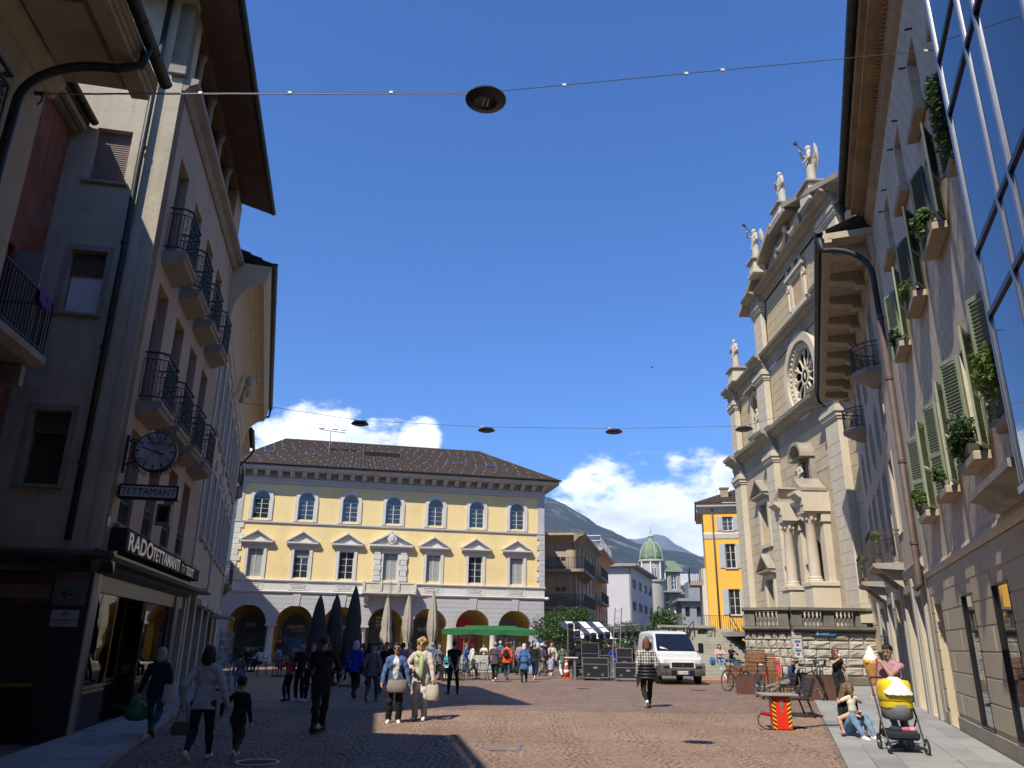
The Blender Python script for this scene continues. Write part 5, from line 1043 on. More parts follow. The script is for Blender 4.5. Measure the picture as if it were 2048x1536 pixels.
def build_R1():
 FR = fresco_mat(); SB = M('sand_rustication', (0.50, 0.41, 0.27), .85, .07, 1.2, .1, 30, streak=.1); SILL = M('sandstone_sill', (0.40, 0.31, 0.21), .9, .15, 2, .2, 30, dirt=.3)
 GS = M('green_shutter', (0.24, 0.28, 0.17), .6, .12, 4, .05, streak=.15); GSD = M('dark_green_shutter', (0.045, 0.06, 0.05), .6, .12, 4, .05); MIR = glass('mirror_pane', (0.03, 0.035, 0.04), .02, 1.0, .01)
 CREAM = M('cream_reveal', (0.62, 0.56, 0.44), .85, .05)
 P0 = RP(7.4); Rr = empty('frescoed_house', P0, RZ, 'tall house with faded pink fresco, green louvred shutters and flower boxes', 'building')
 LN = 22.0; cx = [3.0, 5.8, 8.55, 11.3]; hw = .46
 rows = [(10.75, 12.25), (8.35, 10.05), (4.48, 6.35)]
 hol = [rect(c - hw * (.9 if k == 0 else 1), c + hw * (.9 if k == 0 else 1), a, b) for k, (a, b) in enumerate(rows) for c in cx]
 MB().prism(rect(0, LN, 3.36, 13.4), 0, .4, [list(reversed(h)) for h in hol]).build('facade_wall', FR, Rr)
 door = rect(.55, 1.75, .0, 2.68); mw = [rect(x, x + 1.2, .31, 2.65) for x in (4.4, 7.3, 10.2, 13.1)]
 MB().prism(rect(0, LN, 0, 3.36), .02, .45, [list(reversed(h)) for h in [rect(.55, 1.75, .02, 2.68)] + mw]).build('ground_floor_wall', SB, Rr)
 MB().box(.0, LN, .46, 5, .01, 13.3).build('core', CREAM, Rr)
 hl = [(x[0][0] - .0, x[1][0], x[0][1], x[2][1]) for x in [door] + mw]
 cells = courses(.0, 16.0, .36, 3.30, .42, 3.0, hl, 4)
 blocks(Rr, cells, SB, .02, .014, 'rusticated_panel', gap=.022, cham=.01)
 MB().box(0, LN, -.02, .018, .0, .30).build('plinth', M('plinth_stone', (0.30, 0.255, 0.20), .85, .15), Rr) if False else None
 for a, b in ((0, .54), (1.76, LN)): MB().box(a, b, -.012, .018, 0, .28).build('plinth', M('plinth_stone', (0.31, 0.27, 0.205), .85, .15, 1, .1, dirt=.3), Rr)
 dr = MB().box(.6, 1.7, .40, .44, .02, 2.64).build('door', CREAM, Rr)
 for h in mw:
  o = MB().box(h[0][0], h[1][0], .05, .06, h[0][1], h[2][1]).build('mirror_window', MIR, Rr); x0, x1, z0, z1 = h[0][0], h[1][0], h[0][1], h[2][1]
  MB().prism(rect(x0, x1, z0, z1), .0, .05, [list(reversed(rect(x0 + .025, x1 - .025, z0 + .025, z1 - .025)))]).build('frame', BLACKP, o)
 cornice(Rr, 0, LN, [(.0, 3.30), (.03, 3.34), (.05, 3.42), (.03, 3.5), (.0, 3.52)], FR, 'string_course')
 def leaf_mesh(h, w, mat):
  m = MB(); t = .035
  m.box(0, .05, 0, t, 0, h).box(w - .05, w, 0, t, 0, h).box(.05, w - .05, 0, t, 0, .07).box(.05, w - .05, 0, t, h - .07, h).box(.05, w - .05, 0, t, h * .42, h * .42 + .06)
  z = .09
  while z < h - .10:
   if not (h * .42 - .02 < z < h * .42 + .06): m.add([(.05, .006, z), (w - .05, .006, z), (w - .05, .03, z + .04), (.05, .03, z + .04), (.05, .0, z + .008), (w - .05, .0, z + .008), (w - .05, .024, z + .048), (.05, .024, z + .048)], [(0, 1, 2, 3), (4, 7, 6, 5), (0, 4, 5, 1), (3, 2, 6, 7)])
   z += .058
  return m.mesh('shutter', mat)
 lm = {}
 rr = random.Random(9)
 for k, (a, b) in enumerate(rows):
  for j, c in enumerate(cx):
   w_ = hw * (.9 if k == 0 else 1)
   wn = window(Rr, c - w_, c + w_, a, b, .26, CREAM, None, (1, 1), .05)
   MB().cbox(c - w_ - .14, c + w_ + .14, -.26 if k else -.2, -.004, a - .16, a - .01, .02).build('sill', SILL, Rr)
   if k == 0:
    for s in (-1, 1): MB().tube([(c + s * (w_ + .12), -.12, b + .05), (c + s * (w_ + .12), 0, b + .05)], .02, 5).build('shutter_hook', IRON, Rr)
    railing([(c - w_ + .03, .12), (c + w_ - .03, .12)], .5, a, 'bars', .12, .007).build('guard_rail', IRON, Rr); continue
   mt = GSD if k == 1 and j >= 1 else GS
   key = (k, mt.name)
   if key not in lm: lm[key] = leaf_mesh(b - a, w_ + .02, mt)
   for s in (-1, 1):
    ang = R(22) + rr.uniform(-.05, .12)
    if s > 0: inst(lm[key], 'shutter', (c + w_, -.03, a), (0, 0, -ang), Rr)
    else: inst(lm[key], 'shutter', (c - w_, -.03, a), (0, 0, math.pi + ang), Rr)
 OCH = M('ochre_soffit', (0.36, 0.235, 0.12), .9, .25, 1.6, .2, 15, dirt=.45, dirtcol=(0.20, 0.125, 0.065))
 MB().box(-.05, LN, -.62, .4, 13.9, 14.2).build('eaves', OCH, Rr); MB().box(-.05, LN, -.50, .4, 13.7, 13.899).build('eaves_step', OCH, Rr)
 cornice(Rr, -.03, LN, [(.0, 13.2), (.04, 13.25), (.10, 13.32), (.13, 13.45), (.16, 13.5), (.20, 13.69)], OCH, 'frieze_moulding')
 dn = MB()
 for i in range(170): dn.box(.02 + i * .125, .09 + i * .125, -.27, -.18, 13.58, 13.69)
 dn.build('dentils', OCH, Rr, kind='stuff')
 half_gutter(-.1, LN, -.72, 14.22, .11, GUTTER, Rr)
 MB().add([(-.05, -.7, 14.23), (LN, -.7, 14.23), (LN, 5, 16.6), (-.05, 5, 16.6)], [(0, 1, 2, 3)]).add([(-.05, -.6, 14.2), (-.05, 5, 16.6), (-.05, 5, 14.2)], [(0, 1, 2)]).build('roof', TILE_D, Rr)
 MB().box(-.04, .0, -.0, 5, 12.0, 14.2).build('gable_wall', M('white_stucco', (0.66, 0.64, 0.60), .9), Rr)
 mb = MB(); mb.lathe([(.05, -.36), (.06, -.1), (.085, -.06), (.15, .05), (.16, .16), (.19, .2), (.19, .26), (.16, .28)], (-.15, -.72, 13.95), 16); mb.build('rainwater_head', GUTTER, Rr, angle=R(40))
 boxes = [(1, 0, .24, 500, 'round green pot plant on the middle-row sill farthest along the frescoed house'), (1, 1, .30, 700, 'bushy green plant hanging from the middle-row sill, third frescoed window back'), (1, 2, .38, 950, 'dark trailing plant with white flower on middle-row sill of frescoed house'), (1, 3, .5, 1300, 'tall climbing plant against the upper shutter beside the glass bay'),
    (2, 0, .34, 800, 'pale green flower box on the lowest sill beside the brown drainpipe'), (2, 1, .2, 300, 'small sprig of leaves on the lower sill between two green shutters'), (2, 2, .48, 1400, 'large glossy flower box on the lower sill of frescoed house'), (2, 3, .62, 1900, 'biggest leafy flower box, on the lower sill next to the glass bay')]
 for (k, j, r, n, lab) in boxes:
  a = rows[k][0]; p = Rr.matrix_basis @ Vector((cx[j] - .05, -.16, a)); o = empty('flower_box', p, RZ, lab, 'plant', 'flower boxes on the frescoed house')
  if r > .22: MB().cbox(-.34, .34, -.10, .10, 0, .17, .01).build('box', M('dark_box', (0.05, 0.04, 0.035), .8), o)
  leafy(o, (0, -.08, .22 + r * .35), (r * 1.0, r * .55, r * (1.5 if (k, j) == (1, 3) else .8)), n, (LEAF, LEAFD, LEAFY)[(k + j) % 3], 'foliage', k * 7 + j, .05, .35 * r)
  st = MB(); q = random.Random(k + j)
  for _ in range(7): st.tube([(q.uniform(-.2, .2), 0, .1), (q.uniform(-.3, .3) * r * 2, -.1, .25 + q.random() * r)], .006, 4)
  st.build('stems', LEAFD, o, kind='stuff')
 lg = empty('stone_ledge', RP(-1.7, 3.5), RZ, 'dark moulded stone ledge jutting from the wall above the mirror windows', 'ledge'); MB().xprism([(0, 0), (-.18, .05), (-.26, .16), (-.42, .2), (-.42, .30), (0, .36)], 0, 2.6).build('ledge', SLABST, lg, fix=True)
 return Rr
R1 = build_R1()
def build_glass():
 G = empty('glass_bay', RP(-5.3), RZ, 'modern glass curtain wall mirroring blue sky at the right edge', 'building')
 AL = M('polished_aluminium', (0.30, 0.31, 0.33), .3, .05, 3, 0, metal=.8); GM = glass('sky_mirror_glass', (0.015, 0.03, 0.06), .015, 1.0, .012); GM.node_tree.nodes['Principled BSDF'].inputs['Metallic'].default_value = .55
 nt = GM.node_tree;
 o0 = -.55; MB().box(.06, 12, o0 + .06, .0, 3.3, 17).build('core', BLACKP, G)
 xs = [.04, 1.25, 1.75, 3.0, 4.2, 5.5, 7.0]; zs = [3.3, 5.2, 6.0, 7.9, 8.7, 10.6, 11.4, 13.3, 14.1, 16.0]
 for i in range(len(xs) - 1):
  for j in range(len(zs) - 1): MB().box(xs[i] + .03, xs[i + 1] - .03, o0, o0 + .03, zs[j] + .03, zs[j + 1] - .03).build('pane', GM, G, rot=(0, 0, random.uniform(-.002, .002)))
 for x in xs: MB().cbox(x - .028, x + .028, o0 - .03, o0 + .05, 3.3, 16.5, .012).build('mullion', AL, G)
 for z in zs: MB().box(.0, 12, o0 - .025, o0 + .05, z - .03, z + .03).build('transom', BLACKP, G)
 MB().box(.0, .06, o0 + .02, .0, 3.3, 16.5).build('side_cheek', AL, G)
 MB().box(0, 12, o0 - .05, 0, 3.2, 3.27).build('bottom_ledge', AL, G)
build_glass()
def build_R2():
 PK = M('grey_pink_plaster', (0.53, 0.44, 0.315), .92, .09, .8, .2, 20, streak=.25, dirt=.15); ST = M('pale_stone_jamb', (0.38, 0.345, 0.28), .85, .1, 1, .1, dirt=.2); SO = M('sandstone_soffit', (0.44, 0.365, 0.26), .9, .12, 1, .15, dirt=.2)
 Rr = empty('balconied_house', RP(23.7), RZ, 'grey house with heavy bracketed eaves, oval windows and wrought-iron balconies', 'building')
 LN = 16.3; xs = [15.0, 12.4, 10.05, 7.55, 4.9, 2.3]; ov = [ellipse(x, 8.75, .36, .72, 20) for x in xs]
 up = [rect(x - .42, x + .42, 10.0 if i in (1, 4) else 10.45, 12.1) for i, x in enumerate(xs)]; mid = [rect(x - .45, x + .45, 4.15 if i in (2, 4) else 4.9, 7.2) for i, x in enumerate(xs)]
 gnd = [rect(14.0, 15.3, .02, 3.0), rect(11.2, 13.2, .02, 3.2), rect(8.2, 10.2, .02, 3.2), rect(5.2, 7.2, .02, 3.2), rect(1.6, 4.0, .02, 3.2)]
 MB().prism(rect(0, LN, 0, 12.9), 0, .4, [list(reversed(h)) for h in ov + up + mid + gnd]).build('facade_wall', PK, Rr)
 MB().box(.02, LN, .41, 6, .01, 13.0).build('core', DARK, Rr); MB().box(0, .3, .4, 6, 0, 12.9).build('end_wall', PK, Rr)
 for i, x in enumerate(xs):
  MB().prism(ellipse(x, 8.75, .5, .88, 20), -.04, 0, [list(reversed(ellipse(x, 8.75, .36, .72, 20)))]).build('oval_surround', ST, Rr); pl = ellipse(x, 8.75, .36, .72, 20); t = tessellate_polygon([[Vector((a, b, 0)) for a, b in pl]]); MB().add([(a, .2, b) for a, b in pl], [tuple(q) for q in t]).build('oval_pane', GLASS, Rr)
  window(Rr, up[i][0][0], up[i][1][0], up[i][0][1], up[i][2][1], .2, ST, None, (1, 2), .05); window(Rr, mid[i][0][0], mid[i][1][0], mid[i][0][1], mid[i][2][1], .2, ST, None, (1, 3), .05)
  for h in (up[i], mid[i]): MB().prism(rect(h[0][0] - .12, h[1][0] + .12, h[0][1] - .0, h[2][1] + .15), -.03, 0, [list(reversed(rect(h[0][0], h[1][0], h[0][1] - .01, h[2][1])))]).build('window_surround', ST, Rr)
 bal = [(1, 12.0, 13.6, 9.9, .8, True), (4, 4.3, 5.9, 10.0, .8, True), (2, 9.6, 12.0, 4.12, .85, False), (4, 3.2, 5.6, 4.05, .85, False)]
 for (_, a, b, z, o, rounded) in bal:
  if rounded:
   m = MB(); pr = [(a + (b - a) * (i / 12), -o * math.sin(math.pi * i / 12) ** .6) for i in range(13)]
   vs = [(x, y, z) for x, y in pr] + [(x, y, z - .12) for x, y in pr] + [((x - (a + b) / 2) * .45 + (a + b) / 2, y * .4, z - .42) for x, y in pr]
   m.add(vs, [tuple(range(12, -1, -1))] + [(i, i + 1, i + 14, i + 13) for i in range(12)] + [(i + 13, i + 14, i + 27, i + 26) for i in range(12)] + [tuple(range(26, 39))]); s = m.build('balcony', SLABST, Rr, fix=True); path = pr[1:-1]; path = [(a + .04, 0)] + [(x, y * .95) for x, y in path] + [(b - .04, 0)]
   railing(path[::1], .85, z, 'scroll', .14, .008).build('railing', IRON, s)
  else:
   s = MB().xprism([(0, z), (-o, z), (-o, z - .1), (-o + .1, z - .16), (0, z - .22)], a, b).build('balcony', SLABST, Rr); railing([(a + .04, 0), (a + .04, -o + .04), (b - .04, -o + .04), (b - .04, 0)], 1.0, z, 'scroll', .17, .008).build('railing', M('rusty_iron', (0.06, 0.045, 0.035), .7), s)
   for x in (a + .25, b - .45): MB().xprism([(0, z - .22), (-o * .75, z - .18), (-.2, z - .6), (0, z - .75)], x, x + .2).build('bracket', ST, s)
 for k, (a, b, z, lab) in enumerate(((9.8, 10.6, 4.12, 'small potted greenery on the larger lower iron balcony'), (3.4, 4.1, 4.05, 'small potted greenery on the farther lower iron balcony'))):
  o = empty('balcony_plant', Rr.matrix_basis @ Vector((b - .1, -.6, z)), RZ, lab, 'plant', 'balcony plants'); MB().lathe([(.12, 0), (.17, .25)], n=10).build('pot', M('clay_pot', (0.28, 0.12, 0.07), .9), o); leafy(o, (0, 0, .85), (.3, .25, .35), 260, LEAFY, 'foliage', k, .05)
  MB().tube([(0, 0, .2), (.02, 0, .8)], .012, 5).build('stem', LEAFD, o)
 for h in gnd:
  x0, x1, z1 = h[0][0], h[1][0], h[2][1]; MB().prism(rect(x0 - .2, x1 + .2, .02, z1 + .2), -.06, 0, [list(reversed(rect(x0, x1, .01, z1)))]).build('door_surround', ST, Rr)
  s = MB().box(x0, x1, .3, .32, .05, z1).build('shop_pane', GLASS, Rr); MB().box(x0, x0 + .06, .26, .30, 0.03, z1).box((x0 + x1) / 2 - .03, (x0 + x1) / 2 + .03, .26, .30, .03, z1).box(x0, x1, .26, .30, z1 * .72, z1 * .72 + .06).build('shop_frame', GREYGR, s)
 for x in (15.6, 13.5, 10.5, 7.5, 4.3, .5): MB().cbox(x, x + .35, -.10, -.005, .02, 3.5, .02).build('pilaster', ST, Rr)
 cornice(Rr, 0, LN, [(.0, 3.6), (.06, 3.65), (.09, 3.8), (.03, 3.86)], ST, 'string_course')
 e = 1.25; MB().box(-.1, LN + .03, -e, .3, 13.0, 13.2).build('eaves_slab', SO, Rr); MB().box(-.1, LN + .03, -e - .06, -e + .14, 12.90, 13.05).box(-.1, LN + .03, -e - .1, -e - .001, 13.051, 13.3).build('eaves_lip', SO, Rr)
 cornice(Rr, 0, LN, [(.0, 12.3), (.06, 12.34), (.08, 12.6), (.14, 12.66), (.18, 12.999)], SO, 'frieze')
 md = MB(); md.xprism([(0, 12.52), (-.25, 12.55), (-.3, 12.68), (-.62, 12.72), (-.95, 12.78), (-1.0, 12.999), (0, 12.999)], -.2, .2); md.box(-.26, .26, -1.04, -.1, 12.93, 12.998); md.tube([(-.22, -.16, 12.6), (.22, -.16, 12.6)], .09, 8).tube([(-.21, -.9, 12.84), (.21, -.9, 12.84)], .07, 8)
 mm = md.mesh('modillion', SO)
 for i in range(9): inst(mm, 'modillion', (.7 + i * 1.85, -.16, 0), parent=Rr)
 ros = MB()
 ros.lathe([(.24, 0), (.24, -.03), (.17, -.03), (.16, -.01), (.08, -.04), (0, -.05)], n=12); rm = ros.mesh('coffer_rosette', SO)
 for i in range(8): inst(rm, 'coffer_rosette', (1.62 + i * 1.85, -.62, 12.999), parent=Rr)
 half_gutter(-.15, LN + .1, -e - .2, 13.32, .11, GUTTER, Rr)
 MB().add([(-.1, -e - .1, 13.31), (LN, -e - .1, 13.31), (LN, 5, 15.6), (-.1, 5, 15.6)], [(0, 1, 2, 3)]).build('roof', TILE_D, Rr)
 BR = M('brown_pipe', (0.10, 0.065, 0.05), .6, .25, 3, .1, dirt=.3)
 pts = [(LN - .05, -e - .2, 13.2), (LN - .05, -e - .15, 12.75)] + [(LN - .05, -e - .1 + (e - .1) * (1 - math.cos(R(90) * i / 7)) if False else -e - .1 + (e - .06) * math.sin(R(90) * i / 7), 12.7 - 1.0 * (1 - math.cos(R(90) * i / 7))) for i in range(8)] + [(LN - .05, -.14, 10.5)]
 downpipe(Rr, pts, .08, GUTTER); downpipe(Rr, [(LN - .05, -.14, 10.5), (LN - .05, -.14, 3.2), (LN - .05, -.28, 3.05)], .085, BR)
 for z in (4.2, 6.3, 8.6, 10.4): MB().lathe([(.105, -.04), (.105, .04)], (LN - .05, -.14, z), 12).build('pipe_collar', BR, Rr)
 MB().tube([(-.08, -e - .2, 13.25), (-.08, -e - .15, 12.9), (-.08, -e + .1, 12.6)], .07, 8).build('rainwater_spout', GUTTER, Rr)
 return Rr
R2 = build_R2()
# ------------------------------------------------------------------ church, terrace, stairs, yellow house behind
CHS = [M('church_stone_a', (0.50, 0.395, 0.24), .9, .10, .6, .2, 25, streak=.2, dirt=.22, dirtcol=(0.33, 0.28, 0.20)), M('church_stone_b', (0.45, 0.365, 0.235), .9, .10, .6, .2, 25, streak=.2, dirt=.22, dirtcol=(0.31, 0.26, 0.19)), M('church_stone_c', (0.50, 0.42, 0.30), .9, .10, .6, .2, 25, streak=.15, dirt=.15)]
CHW = M('church_pale_stone', (0.57, 0.49, 0.36), .9, .09, .6, .2, 25, streak=.2, dirt=.22, dirtcol=(0.38, 0.34, 0.27)); CHD = M('church_grey_stone', (0.33, 0.285, 0.215), .92, .18, .8, .3, 20, streak=.4, dirt=.4, dirtcol=(0.16, 0.145, 0.12))
STAT = M('statue_marble', (0.52, 0.46, 0.36), .85, .1, 3, .2, 20, dirt=.3, dirtcol=(0.25, 0.22, 0.17))
def statue(label, loc, rz, H=1.9, wings=False, horn=False, arm='front', halo=False):
 f = np.array
 P = [('c', (0, 0, .05), (0, 0, .55 * H), .20 * H / 1.7, .12 * H, (1.05, .8), 0), ('e', (0, 0, .68 * H), (.12 * H, .085 * H, .15 * H), None, 0), ('c', (0, 0, .8 * H), (0, .02, .88 * H), .04 * H, .035 * H, None, 0), ('e', (0, .02, .93 * H), (.052 * H, .062 * H, .07 * H), None, 0), ('e', (0, -.01, .94 * H), (.058 * H, .06 * H, .062 * H), None, 0), ('c', (-.11 * H, 0, .79 * H), (.11 * H, 0, .79 * H), .05 * H, .05 * H, None, 0)]
 for q in range(7): a = q * .9; P.append(('c', (.17 * H / 1.7 * math.cos(a) * 1.1, .14 * math.sin(a), .04), (.10 * H * math.cos(a + .2), .07 * H * math.sin(a + .2), .58 * H), .045, .03, None, 0))
 P.append(('c', (-.14 * H, .05, .72 * H), (.12 * H, .08, .42 * H), .05 * H, .06 * H, None, 0))
 if horn: P += [('c', (.12 * H, 0, .79 * H), (.2 * H, .12 * H, .86 * H), .04 * H, .032 * H, None, 0), ('c', (.2 * H, .12 * H, .86 * H), (.06 * H, .17 * H, .94 * H), .03 * H, .025 * H, None, 0), ('c', (.03 * H, .10 * H, .92 * H), (.10 * H, .22 * H, 1.16 * H), .012 * H, .016 * H, None, 1), ('c', (.10 * H, .22 * H, 1.15 * H), (.11 * H, .235 * H, 1.19 * H), .03 * H, .045 * H, None, 1)]
 else: P += [('c', (.12 * H, 0, .79 * H), (.17 * H, .06 * H, .6 * H), .042 * H, .034 * H, None, 0), ('c', (.17 * H, .06 * H, .6 * H), (.02, .14 * H, .68 * H), .032 * H, .025 * H, None, 0)]
 P += [('c', (-.12 * H, 0, .79 * H), (-.19 * H, .02 * H, .6 * H), .042 * H, .034 * H, None, 0), ('c', (-.19 * H, .02 * H, .6 * H), (-.12 * H, .13 * H, .52 * H), .032 * H, .025 * H, None, 0)]
 if wings:
  for s in (-1, 1): P += [('e', (s * .16 * H, -.12 * H, .74 * H), (.10 * H, .03 * H, .20 * H), None, 0), ('e', (s * .20 * H, -.15 * H, .62 * H), (.07 * H, .025 * H, .22 * H), None, 0)]
 if halo: P += [('c', (.11 * H * math.cos(a), -.02, .95 * H + .11 * H * math.sin(a)), (.11 * H * math.cos(a + .5), -.02, .95 * H + .11 * H * math.sin(a + .5)), .012, .012, None, 1) for a in np.arange(0, 6.28, .5)]
 root = empty('statue', loc, rz, label, 'statue', 'statues on the church front')
 skin_object('figure', P, [STAT, IRON], root, .03, .05); MB().cbox(-.3, .3, -.24, .24, -.02, .06, .02).build('base', STAT, root); return root
def build_church():
 C = empty('church', (17.3, 57.7, 0), R(-90), 'baroque stone church front with rose window, pilasters and statues', 'church')
 W, cx = 27.6, 13.8; pil1 = [(.15, 1.75), (7.6, 9.1), (17.6, 19.3), (25.85, 27.45)]
 used = [0]
 holes = [rect(4.5, 6.1, 8.2, 10.9), rect(4.55, 5.95, 2.7, 5.9), rect(21.5, 23.1, 8.6, 11.6), rect(21.6, 23.0, 2.7, 5.9), rect(12.75, 14.85, 2.7, 7.6)]
 MB().prism(rect(0, W, 1.5, 13.7), 0, .8, [list(reversed(h)) for h in holes]).build('lower_wall', CHS[1], C)
 MB().box(.3, W - .3, .81, 24, 1.5, 20).build('nave', CHS[1], C)
 hb = [(h[0][0] - .3, h[1][0] + .3, h[0][1] - .1, h[2][1] + .3) for h in holes] + [(a, b, 0, 30) for a, b in pil1] + [(11.2, 16.4, 2.6, 10.8)]
 cells = courses(.0, 22.0, 2.7, 12.9, .62, 1.25, hb, 3)
 for k in range(3): blocks(C, cells[k::3], CHS[k], 0, .02, gap=.016, lim=100, used=[0], cham=.01)
 for h in holes[:4]:
  x0, x1, z0, z1 = h[0][0], h[1][0], h[0][1], h[2][1]; tall = z0 > 5
  s = MB().prism(rect(x0 - .3, x1 + .3, z0 - .25, z1 + .3), -.14, 0, [list(reversed(rect(x0, x1, z0, z1)))]).build('window_surround' if tall else 'door_surround', CHW, C)
  pd = MB(); c = (x0 + x1) / 2; w = (x1 - x0) / 2 + .6; zb = z1 + .55; pd.xprism([(0, zb - .24), (-.2, zb - .2), (-.5, zb - .1), (-.5, zb), (0, zb)], c - w, c + w); pd.prism([(c - w, zb + .003), (c + w, zb + .003), (c, zb + .95)], -.2, 0)
  for q in (-1, 1): pd.obox((c + q * w / 2, -.28, zb + .52), (math.hypot(w, .98) + .1, .55, .13), 0, 0, q * math.atan2(.98, w))
  pd.build('pediment', CHD, C, fix=True)
  if tall: g = window(C, x0, x1, z0, z1, .35, CHS[2], None, (1, 5), .06)
  else: MB().box(x0, x1, .4, .45, z0, z1).build('door', M('old_oak', (0.07, 0.045, 0.03), .8), C)
 def pilaster(a, b, z0, z1, o=.42, base=True):
  MB().cbox(a, b, -o, -.0, z0, z1 - .75, .03).build('pilaster', CHW, C)
  k = MB()
  for i, (ov, za, zb) in enumerate(((.06, z1 - .75, z1 - .62), (.12, z1 - .615, z1 - .40), (.2, z1 - .395, z1 - .2), (.12, z1 - .195, z1 - .003))): k.box(a - ov, b + ov, -o - ov, 0, za, zb)
  k.build('pilaster_capital', CHW, C)
  if base: MB().box(a - .18, b + .18, -o - .18, 0, z0 - .9, z0 - .45).box(a - .1, b + .1, -o - .1, 0, z0 - .447, z0 - .003).build('pilaster_base', CHW, C)
  n = int((z1 - z0 - .8) / .62); blocks(C, [(a + .02 + (.4 if j % 2 else .75), b - .02, z0 + j * .62, z0 + (j + 1) * .62) for j in range(n)] + [(a + .02, a + .02 + (.4 if j % 2 else .75), z0 + j * .62, z0 + (j + 1) * .62) for j in range(n)], CHW, -o, .014, 'pilaster_block', gap=.014, cham=.008)
 for a, b in pil1[:3]: pilaster(a, b, 3.7, 13.7)
 def entab(z, h, out, x0, x1, prs, dentil=True):
  pr = lambda o: [(o + .02, z), (o + .08, z + h * .25), (o + .12, z + h * .3), (o + .16, z + h * .55), (o + .35, z + h * .62), (o + out * .7, z + h * .78), (o + out, z + h * .85), (o + out + .05, z + h)]
  cornice(C, x0 - .05, x1 + .05, pr(0), CHD, 'entablature')
  for a, b in prs: cornice(C, a - .12, b + .12, [(q[0] + .32, q[1] + .002) for q in pr(0)], CHD, 'entablature_break')
  MB().box(x0 - out * .8, x0 - .055, -out, 10, z + h * .80, z + h - .01).box(x0 - .2, x0 - .052, -.2, 10, z, z + h * .79).build('entablature_return', CHD, C)
 entab(13.7, 1.35, .78, 0, W, pil1)
 for s in (-1, 1):
  x = cx + s * 1.72
  MB().cbox(x - .62, x + .62, -1.45, .0, 2.6, 4.7, .03).build('portal_pedestal', CHW, C); MB().cbox(x - .7, x + .7, -1.52, 0, 4.703, 4.95, .03).build('portal_pedestal_cap', CHW, C)
  col = MB(); col.lathe([(.40, 0), (.40, .1), (.34, .16), (.36, .22), (.30, .3), (.295, 1.2), (.25, 3.05), (.28, 3.1)], (x, -1.0, 4.95), 20); col.build('portal_column', M('portal_marble', (0.58, 0.48, 0.36), .7, .12, 1, .05), C, angle=R(35))
  cap = MB(); cap.lathe([(.26, 0), (.30, .2), (.42, .42), (.44, .5)], (x, -1.0, 8.06), 16)
  for q in range(8): a = q * math.pi / 4; cap.ball((x + .34 * math.cos(a), -1.0 + .34 * math.sin(a), 8.28), (.09, .09, .12), 6, 4)
  cap.box(x - .46, x + .46, -1.46, -.54, 8.56, 8.64); cap.build('corinthian_capital', CHW, C)
  MB().cbox(x - .34, x + .34, -.40, 0, 4.96, 8.1, .02).build('portal_pilaster', CHW, C); MB().cbox(x - .44, x + .44, -.5, 0, 8.103, 8.64, .02).build('pilaster_capital', CHW, C)
  e = MB(); e.xprism([(0, 8.65), (-1.45, 8.65), (-1.45, 8.95), (-1.5, 9.0), (-1.5, 9.35), (-1.6, 9.4), (-1.85, 9.6), (-1.85, 9.75), (0, 9.75)], x - .55, x + .55); e.build('portal_entablature', CHW, C, fix=True)
  MB().prism([(x + s * .6, 9.76), (x + s * .6, 9.92), (x + s * .1, 10.22), (x - s * .4, 10.62), (x - s * .58, 10.5), (x - s * .2, 10.05), (x - s * .2, 9.76)][::s], -1.5, -.1).build('broken_pediment', CHD, C, fix=True)
  if s < 0: vz = MB(); vz.lathe([(.12, 0), (.2, .1), (.28, .35), (.16, .5), (.2, .6)], (x - .3, -1.2, 9.76), 12); vz.build('urn', CHD, C, smooth=True)
 MB().xprism([(0, 8.65), (-.6, 8.65), (-.62, 9.3), (-.95, 9.6), (-.95, 9.75), (0, 9.75)], cx - 1.15, cx + 1.15).build('portal_entablature', CHW, C, fix=True)
 MB().prism(rect(cx - 1.4, cx + 1.4, 2.65, 8.1), -.16, 0, [list(reversed(arch(cx - 1.02, cx + 1.02, 2.64, 6.4, 14)))]).build('portal_arch', CHW, C); MB().box(cx - 1.1, cx + 1.1, .3, .4, 2.6, 7.6).build('portal_door', M('old_oak', (0.07, 0.045, 0.03), .8), C)
 MB().prism(arch(cx - .95, cx + .95, 9.9, 11.9, 14), -.3, 0, [list(reversed(arch(cx - .62, cx + .62, 9.89, 11.9, 14)))]).build('niche_surround', CHD, C); MB().prism(arch(cx - 1.05, cx + 1.05, 12.0, 12.05, 14, .95), -.85, 0, [list(reversed(arch(cx - .85, cx + .85, 11.99, 12.05, 14, .75)))]).build('niche_hood', CHD, C)
 RC = (cx + .6, 16.95); rr = 2.15
 MB().prism(rect(0, W, 15.05, 19.4), .05, .8, [list(reversed(ellipse(RC[0], RC[1], rr, rr, 36))), list(reversed(arch(4.6, 6.0, 15.9, 17.9, 10)))]).build('middle_wall', CHS[0], C)
 MB().box(.3, W - .3, .81, 4, 15.05, 19.4).build('middle_core', DARK, C)
 for a, b in [(.3, 1.7), (7.0, 8.7), (18.9, 20.6)]: pilaster(a, b, 15.5, 19.4, .4, False)
 cells = courses(.0, 21.9, 15.1, 19.3, .6, 1.2, [(RC[0] - 2.7, RC[0] + 2.7, 14, 20), (4.3, 6.3, 15.5, 19), (.3, 1.7, 0, 30), (7, 8.7, 0, 30), (18.9, 20.6, 0, 30)], 8); blocks(C, cells, CHS[0], .05, .02, gap=.016, cham=.01)
 ring = MB(); n = 48
